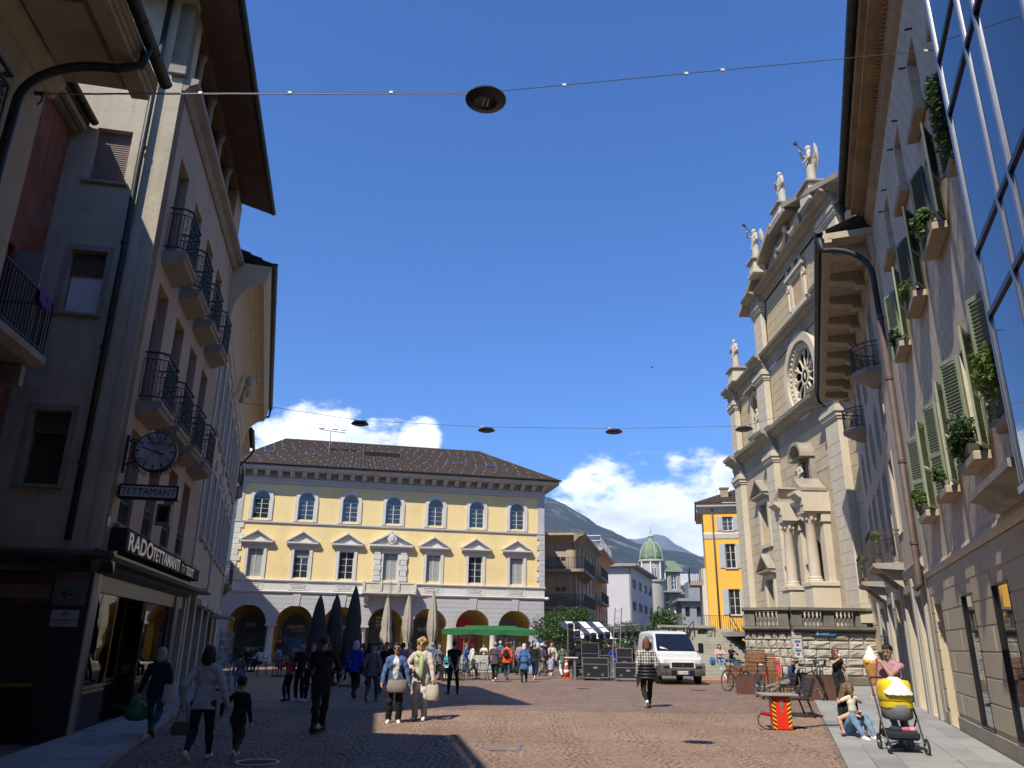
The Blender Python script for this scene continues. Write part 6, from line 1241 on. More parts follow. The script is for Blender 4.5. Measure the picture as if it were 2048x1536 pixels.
 for (r0, r1, y0, y1) in ((rr - .02, rr + .5, -.22, .05), (rr - .45, rr - .0, .0, .3)):
  for i in range(n):
   a0, a1 = 2 * math.pi * i / n, 2 * math.pi * (i + 1) / n; q = [(RC[0] + r * math.cos(a), y, RC[1] + r * math.sin(a)) for a in (a0, a1) for r in (r0, r1) for y in (y0, y1)]
   ring.add(q, [(0, 2, 6, 4), (2, 3, 7, 6), (0, 4, 5, 1)])
 rw = ring.build('rose_window', CHW, C, fix=False)
 bd = MB()
 for i in range(36): a = 2 * math.pi * i / 36; bd.ball((RC[0] + (rr - .22) * math.cos(a), -.02, RC[1] + (rr - .22) * math.sin(a)), .12, 6, 4)
 bd.build('foliage_band', CHW, rw, kind='stuff')
 for i in range(12):
  a = 2 * math.pi * i / 12; u = Vector((math.cos(a), 0, math.sin(a))); c0 = Vector((RC[0], .2, RC[1])); t = MB(); t.tube([c0 + u * .5, c0 + u * .8, c0 + u * 1.5, c0 + u * 1.72], [.10, .06, .06, .13], 8); t.build('tracery_spoke', CHW, rw, smooth=True)
  am = a + math.pi / 12; t = MB(); t.tube([c0 + Vector((math.cos(am + q * .1), 0, math.sin(am + q * .1))) * (1.75 - .16 * abs(q) ** 2 * .5) for q in (-2.4, -1.2, 0, 1.2, 2.4)], .05, 6); t.build('tracery_arch', CHW, rw)
 m = MB(); m.lathe([(.55, -.1), (.55, .1), (.4, .12), (.38, 0), (.38, -.1)], (RC[0], .2, RC[1]), 24, axis='y'); m.ball((RC[0], .18, RC[1]), (.22, .12, .34), 8, 6); m.build('rose_hub', CHW, rw)
 pl = ellipse(RC[0], RC[1], rr, rr, 36); t = tessellate_polygon([[Vector((a, b, 0)) for a, b in pl]]); MB().add([(a, .45, b) for a, b in pl], [tuple(q) for q in t]).build('rose_glass', GLASS, rw)
 entab(19.4, 1.0, .62, 0, W, [(.3, 1.7), (7.0, 8.7), (18.9, 20.6)])
 nk = MB(); nk.prism(arch(4.3, 6.3, 15.7, 17.95, 12), -.1, .05, [list(reversed(arch(4.6, 6.0, 15.69, 17.9, 12)))]); nk.build('niche_surround', CHW, C); MB().xprism([(0.05, 18.95), (-.5, 19.0), (-.5, 19.12), (.05, 19.2)], 4.2, 6.4).build('niche_canopy', CHD, C); MB().xprism([(0.05, 15.2), (-.35, 15.45), (-.5, 15.62), (-.5, 15.72), (.05, 15.72)], 4.5, 6.1).build('niche_shelf', CHD, C)
 cx0, cx = cx, cx + 1.2; x0, x1 = 7.3, 22.7
 MB().prism(rect(x0, x1, 20.4, 24.2), .1, .8).build('upper_wall', CHS[0], C); MB().box(x0 + .2, x1 - .2, .81, 3, 20.4, 25.5).build('upper_core', CHS[1], C)
 for a, b in [(7.4, 9.0), (19.8, 21.8)]: pilaster(a, b, 20.6, 24.2, .3, False)
 cells = courses(x0, x1, 20.45, 24.1, .58, 1.2, [(7.4, 9.0, 0, 40), (19.8, 21.8, 0, 40), (13.4, 16.6, 20.8, 24.2)], 12); blocks(C, cells, CHS[0], .1, .02, gap=.016, cham=.01)
 entab(24.2, .75, .7, x0, x1, [(7.4, 9.0), (19.8, 21.8)])
 pq = MB(); pq.prism(rect(13.8, 16.2, 21.1, 23.4), -.05, .1, [list(reversed(rect(14.15, 15.85, 21.4, 23.1)))]); pq.box(13.5, 16.5, -.2, .1, 23.42, 23.6).box(13.6, 16.4, -.15, .1, 20.9, 21.08)
 for s in (-1, 1): pq.tube(spiral(cx + s * 1.35, 22.9, .25, 1.2, R(90), s, 10, -.05), .07, 6); pq.ball((cx + s * 1.1, -.1, 23.85), (.14, .12, .24), 8, 6); pq.tube([(cx + s * 1.35, 0, 22.6), (cx + s * 1.3, -.02, 21.4)], .1, 6)
 pq.ball((cx, -.1, 23.9), (.18, .14, .3), 8, 6); pq.build('carved_plaque', CHW, C); MB().box(14.15, 15.85, .06, .098, 21.4, 23.1).build('plaque_field', M('ochre_marble', (0.50, 0.33, 0.18), .7), C)
 zb = 24.96; ap = 27.2
 MB().prism([(x0 - .4, zb), (x1 + .4, zb), (cx + 1.6, ap - .35), (cx - 1.6, ap - .35)], -.15, .8).build('tympanum', CHD, C)
 for s in (-1, 1):
  L_ = math.hypot(cx - x0 - 1.0, 2.5); a = math.atan2(2.5, cx - x0 - 1.0); MB().obox((cx + s * (cx - x0 + 2.4) / 2, -.35, zb + 1.0), (L_ + 1.2, 1.1, .3), 0, 0, s * a).build('raking_cornice', CHD, C)
 MB().cbox(cx - 1.5, cx + 1.5, -.9, .9, ap - .36, ap - .05, .03).build('pediment_top', CHD, C)
 gl = MB()
 for s in (-1, 1): gl.tube([(cx + s * (.1 + 1.9 * i / 8), -.3, zb + 1.35 - .62 * math.sin(math.pi * i / 8)) for i in range(9)], [.06, .12, .16, .19, .2, .19, .16, .12, .06], 7); gl.tube([(cx + s * 2.0, -.3, zb + 1.35), (cx + s * 2.05, -.3, zb + .5)], [.1, .16], 7)
 gl.ball((cx, -.35, zb + 1.5), (.24, .2, .28), 8, 6); gl.build('garland', CHW, C, smooth=True)
 def ped(x, z, h, w=.62, y=-.3): MB().cbox(x - w, x + w, y - w * .8, y + w * .8, z, z + h, .03).build('statue_pedestal', CHW, C); MB().cbox(x - w - .16, x + w + .16, y - w * .8 - .16, y + w * .8 + .16, z + h + .003, z + h + .18, .04).build('pedestal_cap', CHD, C); MB().cbox(x - w - .12, x + w + .12, y - w * .8 - .12, y + w * .8 + .12, z - .002, z + .22, .03).build('pedestal_foot', CHW, C); return z + h + .2
 wp = lambda x, y, z: C.matrix_basis @ Vector((x, y, z))
 zt = ped(cx, ap - .05, .75); statue('haloed saint statue on the apex of the church front', wp(cx, -.3, zt), R(90), 2.5, halo=True)
 zt = ped(10.4, 25.5, 1.0, .5, -.7); statue('angel statue with trumpet on the far slope of the church pediment', wp(10.4, -.7, zt), R(95), 2.4, wings=True, horn=True)
 zt = ped(19.6, 25.3, 1.1, .7); statue('winged angel statue raising a trumpet, nearest on the church top', wp(19.6, -.3, zt), R(70), 2.7, wings=True, horn=True)
 zt = ped(2.6, 20.4, 1.0); statue('crowned saint statue on the far corner above the middle cornice', wp(2.6, -.3, zt), R(100), 2.4)
 statue('saint statue standing in the niche beside the rose window', wp(5.3, .1, 15.75), R(90), 1.9); statue('seated-looking madonna statue in the niche above the church portal', wp(cx0, -.55, 10.0), R(90), 2.0)
 MB().prism([(21.8, 20.4), (27.2, 20.4), (25.0, 21.2), (23.2, 22.8), (22.5, 24.6), (21.8, 24.6)], .2, .7).build('volute_wing', M('lead_sheet', (0.35, 0.36, 0.38), .5, .15, 2, .05), C)
 MB().prism([(8.2, 20.4), (3.5, 20.4), (5.4, 21.2), (6.8, 22.8), (7.4, 24.6), (8.2, 24.6)], .2, .7).build('volute_wing', CHD, C)
 return C
build_church()
def build_terrace():
 RU = [M('rustic_a', (0.40, 0.37, 0.30), .95, .15, 1.2, .5, 12, dirt=.35, dirtcol=(0.2, 0.18, 0.14)), M('rustic_b', (0.46, 0.43, 0.36), .95, .15, 1.2, .5, 12, dirt=.3, dirtcol=(0.22, 0.2, 0.16))]
 DK = M('weathered_balustrade', (0.17, 0.155, 0.125), .95, .3, 1.0, .4, 15, dirt=.5, dirtcol=(0.06, 0.055, 0.045))
 T = empty('terrace_wall', (13.3, 38.0, 0), math.atan2(.3, 4.0), 'rusticated stone terrace wall with dark balustrade below the church', 'wall')
 LN = 5.2
 MB().box(0, LN, .05, .6, 0, 2.4).build('wall_core', DK, T); MB().box(.002, LN, .6, 26, 2.2, 2.45).build('terrace_floor', SLABM, T)
 for k in range(2): blocks(T, courses(.42, LN, .42, 2.36, .39, .85, (), 5 + k)[k::2] if k == 0 else courses(.42, LN, .42, 2.36, .39, .85, (), 5)[1::2], RU[k], .05, .09, gap=.03, jitter=.03, cham=.05)
 MB().cbox(-.02, LN, -.12, .05, 0, .40, .03).build('plinth', DK, T)
 for j in range(6): MB().cbox(-.05, .42, -.08, .5, .41 + j * .326, .41 + (j + 1) * .326 - .012, .02).build('corner_stone', RU[1], T)
 F = empty('flank', (0, 0, 0), math.atan2(-1.2, 1.9) - T.rotation_euler[2] + math.pi * 0, parent=T); LF = 2.25
 F.rotation_euler[2] = math.atan2(-1.25, 1.95) - T.rotation_euler[2]
 MB().box(-LF, -.0, .06, .5, 0, 2.4).build('wall_core', DK, F)
 blocks(F, courses(-LF, -.06, .42, 2.36, .39, .34, (), 9, .08), RU[0], .06, .08, gap=.03, jitter=.03, cham=.04); MB().cbox(-LF, 0, -.06, .06, 0, .4, .02).build('plinth', DK, F)
 bal = MB(); bal.lathe([(.07, 0), (.07, .06), (.045, .1), (.09, .24), (.095, .32), (.045, .52), (.05, .58), (.07, .6), (.07, .66)], n=10); bmh = bal.mesh('baluster', DK, True)
 for root, a, b in ((T, .0, LN), (F, -LF, -.02)):
  MB().xprism([(.5, 2.4), (-.2, 2.4), (-.28, 2.48), (-.28, 2.6), (.5, 2.6)], a, b).build('ledge', DK, root); MB().xprism([(.4, 3.28), (-.1, 3.28), (-.16, 3.34), (-.16, 3.46), (.4, 3.46)], a, b).build('coping', DK, root)
  x = a + .05;
  while x < b - .3:
   w = .5; MB().cbox(x, min(x + w, b), .0, .32, 2.602, 3.278, .02).build('parapet_panel', DK, root); x += w
   for q in range(5):
    if x + .12 + q * .2 < b - .1: inst(bmh, 'baluster', (x + .12 + q * .2, .16, 2.605), parent=root)
   x += 1.08
 ST = M('stair_stone', (0.34, 0.32, 0.255), .9, .14, 1.2, .2, 25, dirt=.3)
 S = empty('church_stairs', (0, 0, 0), 0, 'broad flight of worn stone steps rising beside the terrace wall', 'stairs')
 n = 16
 for i in range(n):
  xl = 9.6 + .03 * i + (0 if i < 11 else .24 * (i - 10)); MB().cbox(xl, 13.6, 42.8 + i * .37, 42.8 + (i + 1) * .37 + .05, i * .165 - .02 if i else -.02, (i + 1) * .165, .012).build('step', ST, S)
 MB().box(9.8, 13.6, 48.7, 56, 0, 2.62).build('upper_landing', ST, S); MB().box(9.9, 13.5, 43.4, 48.7, .0, .1).build('stair_core', ST, S)
 def rail(pts, h=.95, name='handrail'):
  m = MB(); m.tube([(x, y, z + h) for x, y, z in pts], .028, 8).tube([(x, y, z + h * .55) for x, y, z in pts], .016, 6)
  for p in pts: m.tube([p, (p[0], p[1], p[2] + h)], .02, 6)
  return m.build(name, IRON, S)
 rail([(13.1, 43.0, .1), (13.15, 44.8, .9), (13.2, 46.6, 1.7), (13.3, 48.5, 2.6)]); rail([(9.95, 43.6, .3), (10.0, 44.8, .85), (10.2, 46.4, 1.6), (10.9, 47.6, 2.1)])
 P = empty('stair_parapet', (8.9, 47.2, 0), R(12), 'old stone parapet with short balustrade on the left of the steps', 'wall'); OLD = M('old_parapet_stone', (0.36, 0.34, 0.28), .95, .2, 1, .4, 15, dirt=.4, dirtcol=(0.15, 0.14, 0.11))
 MB().box(0, 3.4, 0, .5, 0, 2.0).build('parapet_wall', OLD, P); MB().xprism([(.55, 2.0), (-.05, 2.0), (-.1, 2.1), (.55, 2.1)], -.05, 3.45).build('ledge', OLD, P); MB().xprism([(.5, 2.62), (-.04, 2.62), (-.08, 2.68), (-.08, 2.8), (.5, 2.8)], -.05, 3.45).build('coping', OLD, P)
 for x in (.0, .95, 1.9, 2.95): MB().cbox(x, x + .4, .02, .45, 2.102, 2.618, .02).build('parapet_panel', OLD, P)
 for x in (.58, .78, 1.52, 1.72, 2.5, 2.72): inst(bmh, 'baluster', (x, .22, 2.102), parent=P, scale=(1, 1, .77))
 m = MB(); m.tube([(.3, -.3, 1.3), (3.2, -.3, 1.3)], .03, 6).tube([(.3, -.3, .2), (.3, -.3, 1.3)], .025, 6).tube([(3.2, -.3, .9), (3.2, -.3, 2.6)], .025, 6).tube([(1.6, -.3, .5), (1.6, -.3, 1.3)], .02, 6).tube([(1.7, -.3, 1.3), (3.2, -.3, 2.6)], .025, 6); m.build('handrail', M('brown_rail', (0.08, 0.05, 0.035), .6), P)
 s = empty('direction_sign', T.matrix_basis @ Vector((1.05, -.12, 2.2)), T.rotation_euler[2], 'blue arrow-shaped direction sign under the terrace ledge', 'sign')
 BL = M('sign_blue', (0.03, 0.17, 0.42), .4); MB().prism([(0, 0), (.95, 0), (1.08, .11), (.95, .22), (0, .22)], -.02, 0).build('plate', BL, s); text('Castelli', .15, WHITE, s, (.24, -.024, .06), extrude=.002); MB().prism(ellipse(.12, .11, .06, .08, 12), -.024, -.02).build('pictogram', WHITE, s)
 for k, z in enumerate((1.62, 1.22)):
  s = empty('wall_poster', T.matrix_basis @ Vector((.02, -.1, z)), T.rotation_euler[2] + .1, ('upper' if k == 0 else 'lower') + ' small blue and white poster on the terrace corner stone', 'poster')
  MB().box(0, .3, -.01, 0, 0, .36).build('sheet', WHITE, s); MB().box(.01, .29, -.014, -.0101, .24, .35).build('blue_band', BL, s); MB().box(.06, .22, -.014, -.0101, .08, .2).build('picture', M('poster_brown', (0.25, 0.1, 0.08), .6), s)
build_terrace()
def build_YH():
 YO = M('orange_plaster', (0.82, 0.46, 0.07), .9, .06, .6, .1, 25, streak=.08); WT = MATS['white_stucco']; GB = M('blue_grey_shutter', (0.38, 0.42, 0.46), .6, .06, 4, .05)
 H_ = empty('orange_house', (15.2, 61.0, 0), R(-13), 'narrow orange-yellow house with blue-grey shutters beside the church', 'building')
 wins = [(1.85, 10.2, 11.3, .38), (1.9, 7.35, 9.2, .38), (1.95, 3.9, 5.8, .42)]
 MB().prism(rect(0, 9, 2.0, 12.0), 0, .3, [list(reversed(rect(c - w, c + w, a, b))) for c, a, b, w in wins]).build('facade_wall', YO, H_); MB().box(0, 9, .3, 9, 1.8, 12.0).build('house_body', YO, H_)
 for c, a, b, w in wins:
  window(H_, c - w, c + w, a, b, .15, WT, None, (1, 2), .06, sill=(.1, .1, .08))
  for s in (-1, 1): x = c + s * (w + .24); m = MB(); m.cbox(x - .22, x + .22, -.06, -.012, a, b, .01).box(x - .16, x + .16, -.068, -.06, a + .1, (a + b) / 2 - .05).box(x - .16, x + .16, -.068, -.06, (a + b) / 2 + .05, b - .1); m.build('shutter', GB, H_)
 cornice(H_, -.05, 9, [(.0, 9.55), (.05, 9.6), (.1, 9.95), (.06, 10.05), (0, 10.08)], WT, 'string_course'); cornice(H_, -.5, 9, [(.0, 11.6), (.1, 11.7), (.12, 11.95), (.45, 12.05), (.5, 12.3)], WT, 'cornice'); MB().box(-.5, -.001, 0, 9, 12.05, 12.3).build('cornice', WT, H_)
 tiled_roof(None, 'roof', MATS['palazzo_roof_tile'], H_, (-.6, -.6, 12.32), (9.5, -.6, 12.32), (7, 4.5, 14.4), (3.5, 4.5, 14.4), 40, 14, .05); MB().add([(-.6, -.6, 12.32), (3.5, 4.5, 14.4), (-.6, 9.5, 12.32)], [(0, 1, 2)]).build('roof_side', MATS['palazzo_roof_tile'], H_)
 MB().box(1.5, 2.1, 1.0, 1.5, 12.8, 13.7).box(1.42, 2.18, .92, 1.58, 13.701, 13.8).build('chimney', CHD, H_)
 downpipe(H_, [(.72, -.08, 12.0), (.72, -.08, 2.2)], .06, MATS['brown_pipe'])
 fn = empty('iron_fence', (13.6, 58.0, 2.62), R(4), 'thin rusty iron fence in front of the orange house', 'fence'); railing([(0, 0), (3.4, .2)], 1.15, 0, 'bars', .16, .012).build('railing', MATS['rusty_iron'], fn)
 b = empty('side_balcony_house', (14.7, 64, 0), R(-10), 'dark balcony end jutting out left of the orange house', 'building'); MB().box(.8, 2.2, 0, 4, 2, 7.6).build('wall', WT, b); s = MB().box(-.1, .9, 0, 3, 6.3, 6.55).build('balcony', CHD, b); railing([(.9, 0), (-.1, 0), (-.1, 3)], 1.1, 6.55, 'bars', .14, .015).build('railing', IRON, s)
build_YH()
# ------------------------------------------------------------------ street beyond the piazza, mountains
def mountain_mat():
 mt = M('forest_slope', (0.030, 0.042, 0.024), .95, .75, .02, 0, coord='Object', fine=0); nt = mt.node_tree; N = nt.nodes; L = nt.links; b = N['Principled BSDF']; prev = b.inputs['Base Color'].links[0].from_socket
 tc = N.new('ShaderNodeTexCoord'); n = N.new('ShaderNodeTexNoise'); n.inputs['Scale'].default_value = .0075; n.inputs['Detail'].default_value = 9; n.inputs['Roughness'].default_value = .68; L.new(tc.outputs['Object'], n.inputs[0])
 mr = N.new('ShaderNodeMapRange'); L.new(n.outputs[0], mr.inputs[0]); mr.inputs[1].default_value = .55; mr.inputs[2].default_value = .61; mx = N.new('ShaderNodeMix'); mx.data_type = 'RGBA'; L.new(mr.outputs[0], mx.inputs[0]); L.new(prev, mx.inputs[6]); mx.inputs[7].default_value = (.20, .19, .165, 1); L.new(mx.outputs[2], b.inputs['Base Color'])
 n2 = N.new('ShaderNodeTexNoise'); n2.inputs['Scale'].default_value = .05; n2.inputs['Detail'].default_value = 6; n2.inputs['Roughness'].default_value = .7; L.new(tc.outputs['Object'], n2.inputs[0]); bp = N.new('ShaderNodeBump'); bp.inputs['Strength'].default_value = .9; bp.inputs['Distance'].default_value = 25; L.new(n2.outputs[0], bp.inputs['Height']); L.new(bp.outputs[0], b.inputs['Normal']); return mt
MTN = mountain_mat()
def mountain(name, ridge, dist, depth, mat, seed):
 from mathutils import noise as mn
 pts = [px_ray(x, y) for x, y in ridge]; az = [math.atan2(p.x, p.y) for p in pts]; el = [p.z / math.hypot(p.x, p.y) for p in pts]
 mb = MB(); nu, nv = 220, 46
 for j in range(nv + 1):
  v = j / nv
  for i in range(nu + 1):
   a = az[0] + (az[-1] - az[0]) * i / nu; h = np.interp(a, az, el) * dist; r = dist - depth + depth * 1.25 * v
   p = Vector((r * math.sin(a), r * math.cos(a), 0)); k = min(1, v / .8); base = (k ** 1.15) if v <= .8 else 1 - (v - .8) * 1.5
   q = p * .0022 + Vector((seed, 0, 0)); nz = mn.fractal(q, .9, 2.1, 6); gul = abs(mn.noise(Vector((a * 28 + seed, v * 1.5, seed)))) * .10
   z = h * max(0, base * (1 - gul * (1 - k * .6)) + nz * .10 * k * (1 - k * .75)) + mn.fractal(p * .012, .8, 2.1, 4) * 5 * k
   mb.v.append((p.x, p.y, z + CAM_H * k))
 w = nu + 1; fs = [(j * w + i, j * w + i + 1, (j + 1) * w + i + 1, (j + 1) * w + i) for j in range(nv) for i in range(nu)]; mb.f = fs; mb.m = [0] * len(fs); mb.sm = [True] * len(fs)
 return mb.build(name, mat, kind='structure')
mountain('mountain', [(-2600, 1000), (-1400, 1010), (-600, 960), (0, 965), (600, 930), (1000, 950), (1090, 986), (1125, 1002), (1160, 1022), (1195, 1042), (1230, 1058), (1262, 1075), (1300, 1088), (1340, 1093), (1380, 1102), (1415, 1118), (1500, 1150), (1700, 1120), (2400, 1060), (3600, 1090)], 2600, 1700, MTN, 3.3)
mountain('mountain', [(900, 1120), (1180, 1092), (1255, 1070), (1290, 1069), (1312, 1063), (1330, 1068), (1350, 1084), (1400, 1108), (1600, 1130), (2000, 1110)], 6200, 2200, M('rocky_peak', (0.10, 0.095, 0.085), .95, .4, .004, 0, fine=0), 8.1)
mountain('hill', [(1180, 1240), (1330, 1190), (1375, 1160), (1420, 1140), (1520, 1150), (1800, 1180)], 520, 260, M('wooded_hill', (0.045, 0.085, 0.022), .95, .5, .05, 0, fine=0), 5.5)
def row_house(name, label, pc, d, w, dep, h, wallm, cols, rows, z0=3.4, winw=1.0, winh=1.7, roof='eave', floors=None, front=None, shut=None, blindm=None):
 rz = math.atan2(d[1], d[0]); o = empty(name, (pc[0], pc[1], 0), rz, label, 'building')
 fl = (h - z0) / rows; hs = []
 for j in range(rows):
  for i in range(cols): c = w * (i + .5) / cols; hs.append(rect(c - winw / 2, c + winw / 2, z0 + j * fl + .25, min(z0 + j * fl + .25 + winh, h - .5)))
 MB().prism(rect(0, w, 0, h), 0, .25, [list(reversed(q)) for q in hs]).build('street_wall', wallm, o)
 for q in hs: window(o, q[0][0], q[1][0], q[0][1], q[2][1], .12, blindm or WHITE, None, (1, 1), .07)
 E_ = empty('end_wall', (0, 0, 0), R(-90), parent=o); es = []
 for j in range(rows):
  for c in (front or []): es.append(rect(-c - winw / 2, -c + winw / 2, z0 + j * fl + .25, min(z0 + j * fl + .25 + winh, h - .5)))
 MB().prism(rect(-dep, -.002, 0, h), 0, .25, [list(reversed(q)) for q in es]).build('wall', wallm, E_)
 for q in es: window(E_, q[0][0], q[1][0], q[0][1], q[2][1], .12, shut or blindm or WHITE, None, (1, 1), .07, blind=.8 if shut else 0, blindm=shut)
 MB().box(.26, w - .1, .26, dep - .1, 0.02, h - .02).build('core', DARK, o)
 return o, E_
def build_back():
 d = Vector((.21, 1)).normalized(); OCH = M('faded_ochre', (0.42, 0.33, 0.22), .92, .12, .8, .1, streak=.25, dirt=.2); SAL = M('salmon_plaster', (0.55, 0.33, 0.20), .92, .08, .8, .1, streak=.15); LIL = M('lilac_grey_plaster', (0.52, 0.50, 0.49), .9, .05, .6, .05); GRS = M('carved_grey_stone', (0.30, 0.28, 0.245), .92, .15, .8, .3, dirt=.3); PB = M('pinkish_blind', (0.45, 0.37, 0.31), .8, .08)
 p = at_depth(1153, 1290, 73); o, e = row_house('balconied_town_house', 'ochre town house with long iron balconies just right of the palazzo', (p.x, 73), d, 17, 9, 11.4, OCH, 5, 3, 3.2, 1.1, 2.3, front=(1.4, 3.4, 5.6), shut=PB)
 for z in (4.9, 8.2):
  s = MB().box(-6.5, .9, -.9, 0, z - .25, z).build('balcony', GRS, e); railing([(-6.4, -.85), (.85, -.85)], 1.05, z, 'bars', .14, .018).build('railing', IRON, s); s = MB().box(-.9, 9, -.9, 0, z - .25, z - .01).build('balcony', GRS, o); railing([(-.85, -.85), (9, -.85)], 1.05, z, 'bars', .14, .022).build('railing', IRON, s)
  for x in (1, 3, 5, 7): MB().xprism([(0, z - .25), (-.8, z - .25), (-.2, z - .8), (0, z - .9)], x, x + .25).build('bracket', GRS, o)
 for q, n_ in ((e, (-9, 1.0)), (o, (-1, 17))): cornice(q, n_[0], n_[1], [(.0, 10.6), (.1, 10.7), (.5, 11.1), (1.0, 11.25), (1.0, 11.45)], GRS if q is o else OCH, 'eaves')
 MB().add([(-1, -1, 11.46), (17, -1, 11.46), (14, 4.5, 12.6), (4, 4.5, 12.6), (-1, 10, 11.46)], [(0, 1, 2, 3), (0, 3, 4)]).build('roof', M('slate_roof', (0.07, 0.06, 0.055), .8, .2), o)
 MB().box(-8.6, -.3, -.35, .0, 2.5, 3.1).build('shop_fascia', BLACKP, e); text('Zer', .8, WHITE, e, (-7.6, -.37, 2.55), extrude=.01); MB().box(-8.6, -.3, .05, .2, 0.02, 2.5).build('shop_window', DARK, e)
 p2 = Vector((p.x, 73)) + d * 17.4; o, e = row_house('salmon_house', 'salmon house with white window frames and long balcony behind the ochre house', p2, d, 16, 9, 12.0, SAL, 5, 3, 3.4, 1.0, 2.2, front=(.9,), blindm=WHITE)
 for z in (6.2, 9.0): s = MB().box(-.8, 8, -.9, 0, z - .22, z).build('balcony', GRS, o); railing([(-.75, -.85), (8, -.85)], 1.05, z, 'bars', .2, .03).build('railing', IRON, s)
 cornice(o, -1, 16, [(.0, 11.0), (.1, 11.2), (.6, 11.7), (1.1, 11.9), (1.1, 12.15)], SAL, 'eaves'); MB().box(-1, 16, -.9, 9, 12.15, 12.4).build('flat_roof', STEEL, o)
 m = MB()
 for x in range(0, 16, 2): m.tube([(x, -.8, 12.4), (x, -.8, 13.5)], .04, 5)
 m.tube([(-.5, -.8, 13.5), (15.5, -.8, 13.5)], .05, 5).tube([(-.5, -.8, 12.95), (15.5, -.8, 12.95)], .03, 5).tube([(-.5, -.8, 13.5), (-.5, 6, 13.5)], .05, 5).tube([(-.5, -.8, 12.95), (-.5, 6, 12.95)], .04, 5); m.build('roof_railing', WHITE, o)
 MB().box(9, 10, 2, 3, 12.4, 14.6).build('chimney', GRS, o)
 q3 = at_depth(1266, 1290, 116); p3 = Vector((q3.x, 116)); o, e = row_house('white_modern_block', 'plain pale modern block with window bands farther down the street', p3, Vector((.3, .95)).normalized(), 24, 12, 12.6, LIL, 4, 3, 3.0, 3.6, 1.3, front=(), blindm=BLACKP); MB().box(-.9, 24, -1.0, 8, 12.6, 12.9).build('roof_slab', GRS, o)
 for s_ in (1.2,): pass
 c = at_depth(1303, 1120, 150); D = empty('domed_building', (c.x, 150, 0), R(0), 'grey stone corner building with green copper dome', 'building'); r = 2.25; zb = c.z
 cop = M('green_copper', (0.15, 0.20, 0.115), .7, .25, .8, .1, dirt=.3, dirtcol=(0.12, 0.12, 0.08)); PAT = M('pale_verdigris', (0.30, 0.41, 0.31), .7, .15, 1)
 m = MB(); m.lathe([(r * math.cos(R(84) * i / 10) if i else r, 3.5 * math.sin(R(88) * i / 10)) for i in range(11)], (0, 0, zb), 16); dm = m.build('dome', cop, D, smooth=True)
 for i in range(8):
  a = R(45 * i + 10); t = MB(); t.tube([((r * math.cos(R(84) * k / 8) + .03) * math.cos(a), (r * math.cos(R(84) * k / 8) + .03) * math.sin(a), zb + 3.5 * math.sin(R(88) * k / 8)) for k in range(9)], .11, 5); t.build('dome_rib', PAT, dm)
 m = MB(); m.lathe([(.75, 3.3), (.8, 3.5), (.45, 3.6), (.4, 4.3), (.6, 4.4), (.15, 4.9), (.05, 6.4)], (0, 0, zb), 10); m.build('lantern', PAT, dm); m = MB(); m.lathe([(.5, -.05), (.5, .1), (.3, .1)], (.3, -r * .86, zb + 1.4), 16, axis='y'); m.build('bullseye', PAT, dm)
 m = MB(); m.lathe([(r * 1.02, -.0), (r * 1.15, -.15), (r * 1.15, -.4), (r, -.5), (r * .97, -3.6), (r * 1.12, -3.7), (r * 1.12, -4.1), (r, -4.2), (r, -zb)], (0, 0, zb), 16); m.build('tower', M('pale_tower_stone', (0.42, 0.39, 0.33), .9, .1, .6, .2, dirt=.2), D, angle=R(40))
 for i in range(8): a = R(45 * i + 30); MB().tube([(r * 1.06 * math.cos(a), r * 1.06 * math.sin(a), zb - .5), (r * 1.06 * math.cos(a), r * 1.06 * math.sin(a), zb - 3.6)], .16, 6).build('tower_column', WHITE, D)
 w = window(D, -.45, .45, zb - 3.2, zb - 1.2, -r * .99, WHITE, None, (1, 2), .1, arched=True, zs=zb - 1.6)
 b = MB(); b.prism(rect(1.2, 5.2, 0, zb - 2.2), -.4, 14, [list(reversed(rect(1.9 + 1.6 * i, 2.9 + 1.6 * i, 3.6 + 4.0 * j, 6.2 + 4.0 * j))) for i in range(2) for j in range(3)]); b.build('wing', GRS, D)
 for j in range(3):
  for i in range(2): window(D, 1.9 + 1.6 * i, 2.9 + 1.6 * i, 3.6 + 4 * j, 6.2 + 4 * j, -.2, WHITE, None, (1, 2), .1)
  MB().box(1.0, 5.4, -1.3, -.41, 3.1 + 4 * j, 3.4 + 4 * j).build('balcony', GRS, D)
 MB().box(.9, 5.6, -.9, 14, zb - 2.2, zb - 1.7).build('cornice', GRS, D); MB().add([(.9, -.9, zb - 1.69), (5.6, -.9, zb - 1.69), (5.0, 3, zb + .2), (1.5, 3, zb + .2)], [(0, 1, 2, 3)]).build('mansard', cop, D); MB().box(-9, -r * .7, .5, 12, 0, zb - .6).build('west_wing', GRS, D)
 TL = M('red_roof_tile', (0.32, 0.11, 0.06), .9, .15, 1)
 for k, (px, Y, w, h, mm, lab) in enumerate(((1347, 175, 7, 11, M('far_wall_a', (0.42, 0.38, 0.30), .9), 'far cream house with red roof right of the domed building'), (1378, 200, 12, 16, M('far_wall_b', (0.5, 0.5, 0.5), .9), 'far flat-roofed white block behind the stairs'), (1372, 140, 3.4, 8.5, M('far_wall_c', (0.6, 0.58, 0.54), .9), 'small far white house with grey side behind the piazza'), (1402, 120, 5, 8, M('far_wall_d', (0.25, 0.26, 0.28), .9), 'far grey shed roofed house next to the orange house'))):
  q = at_depth(px, 1290, Y); o = empty('far_house', (q.x, Y, 0), R(-6), lab, 'building', 'houses far down the street')
  ws = [rect(-w / 2 + w * (i + .3) / 3, -w / 2 + w * (i + .7) / 3, h - 2.2 - 3 * j, h - .8 - 3 * j) for i in range(3) for j in range(3)]
  MB().prism(rect(-w / 2, w / 2, 0, h), 0, 8, [list(reversed(z)) for z in ws]).build('wall', mm, o)
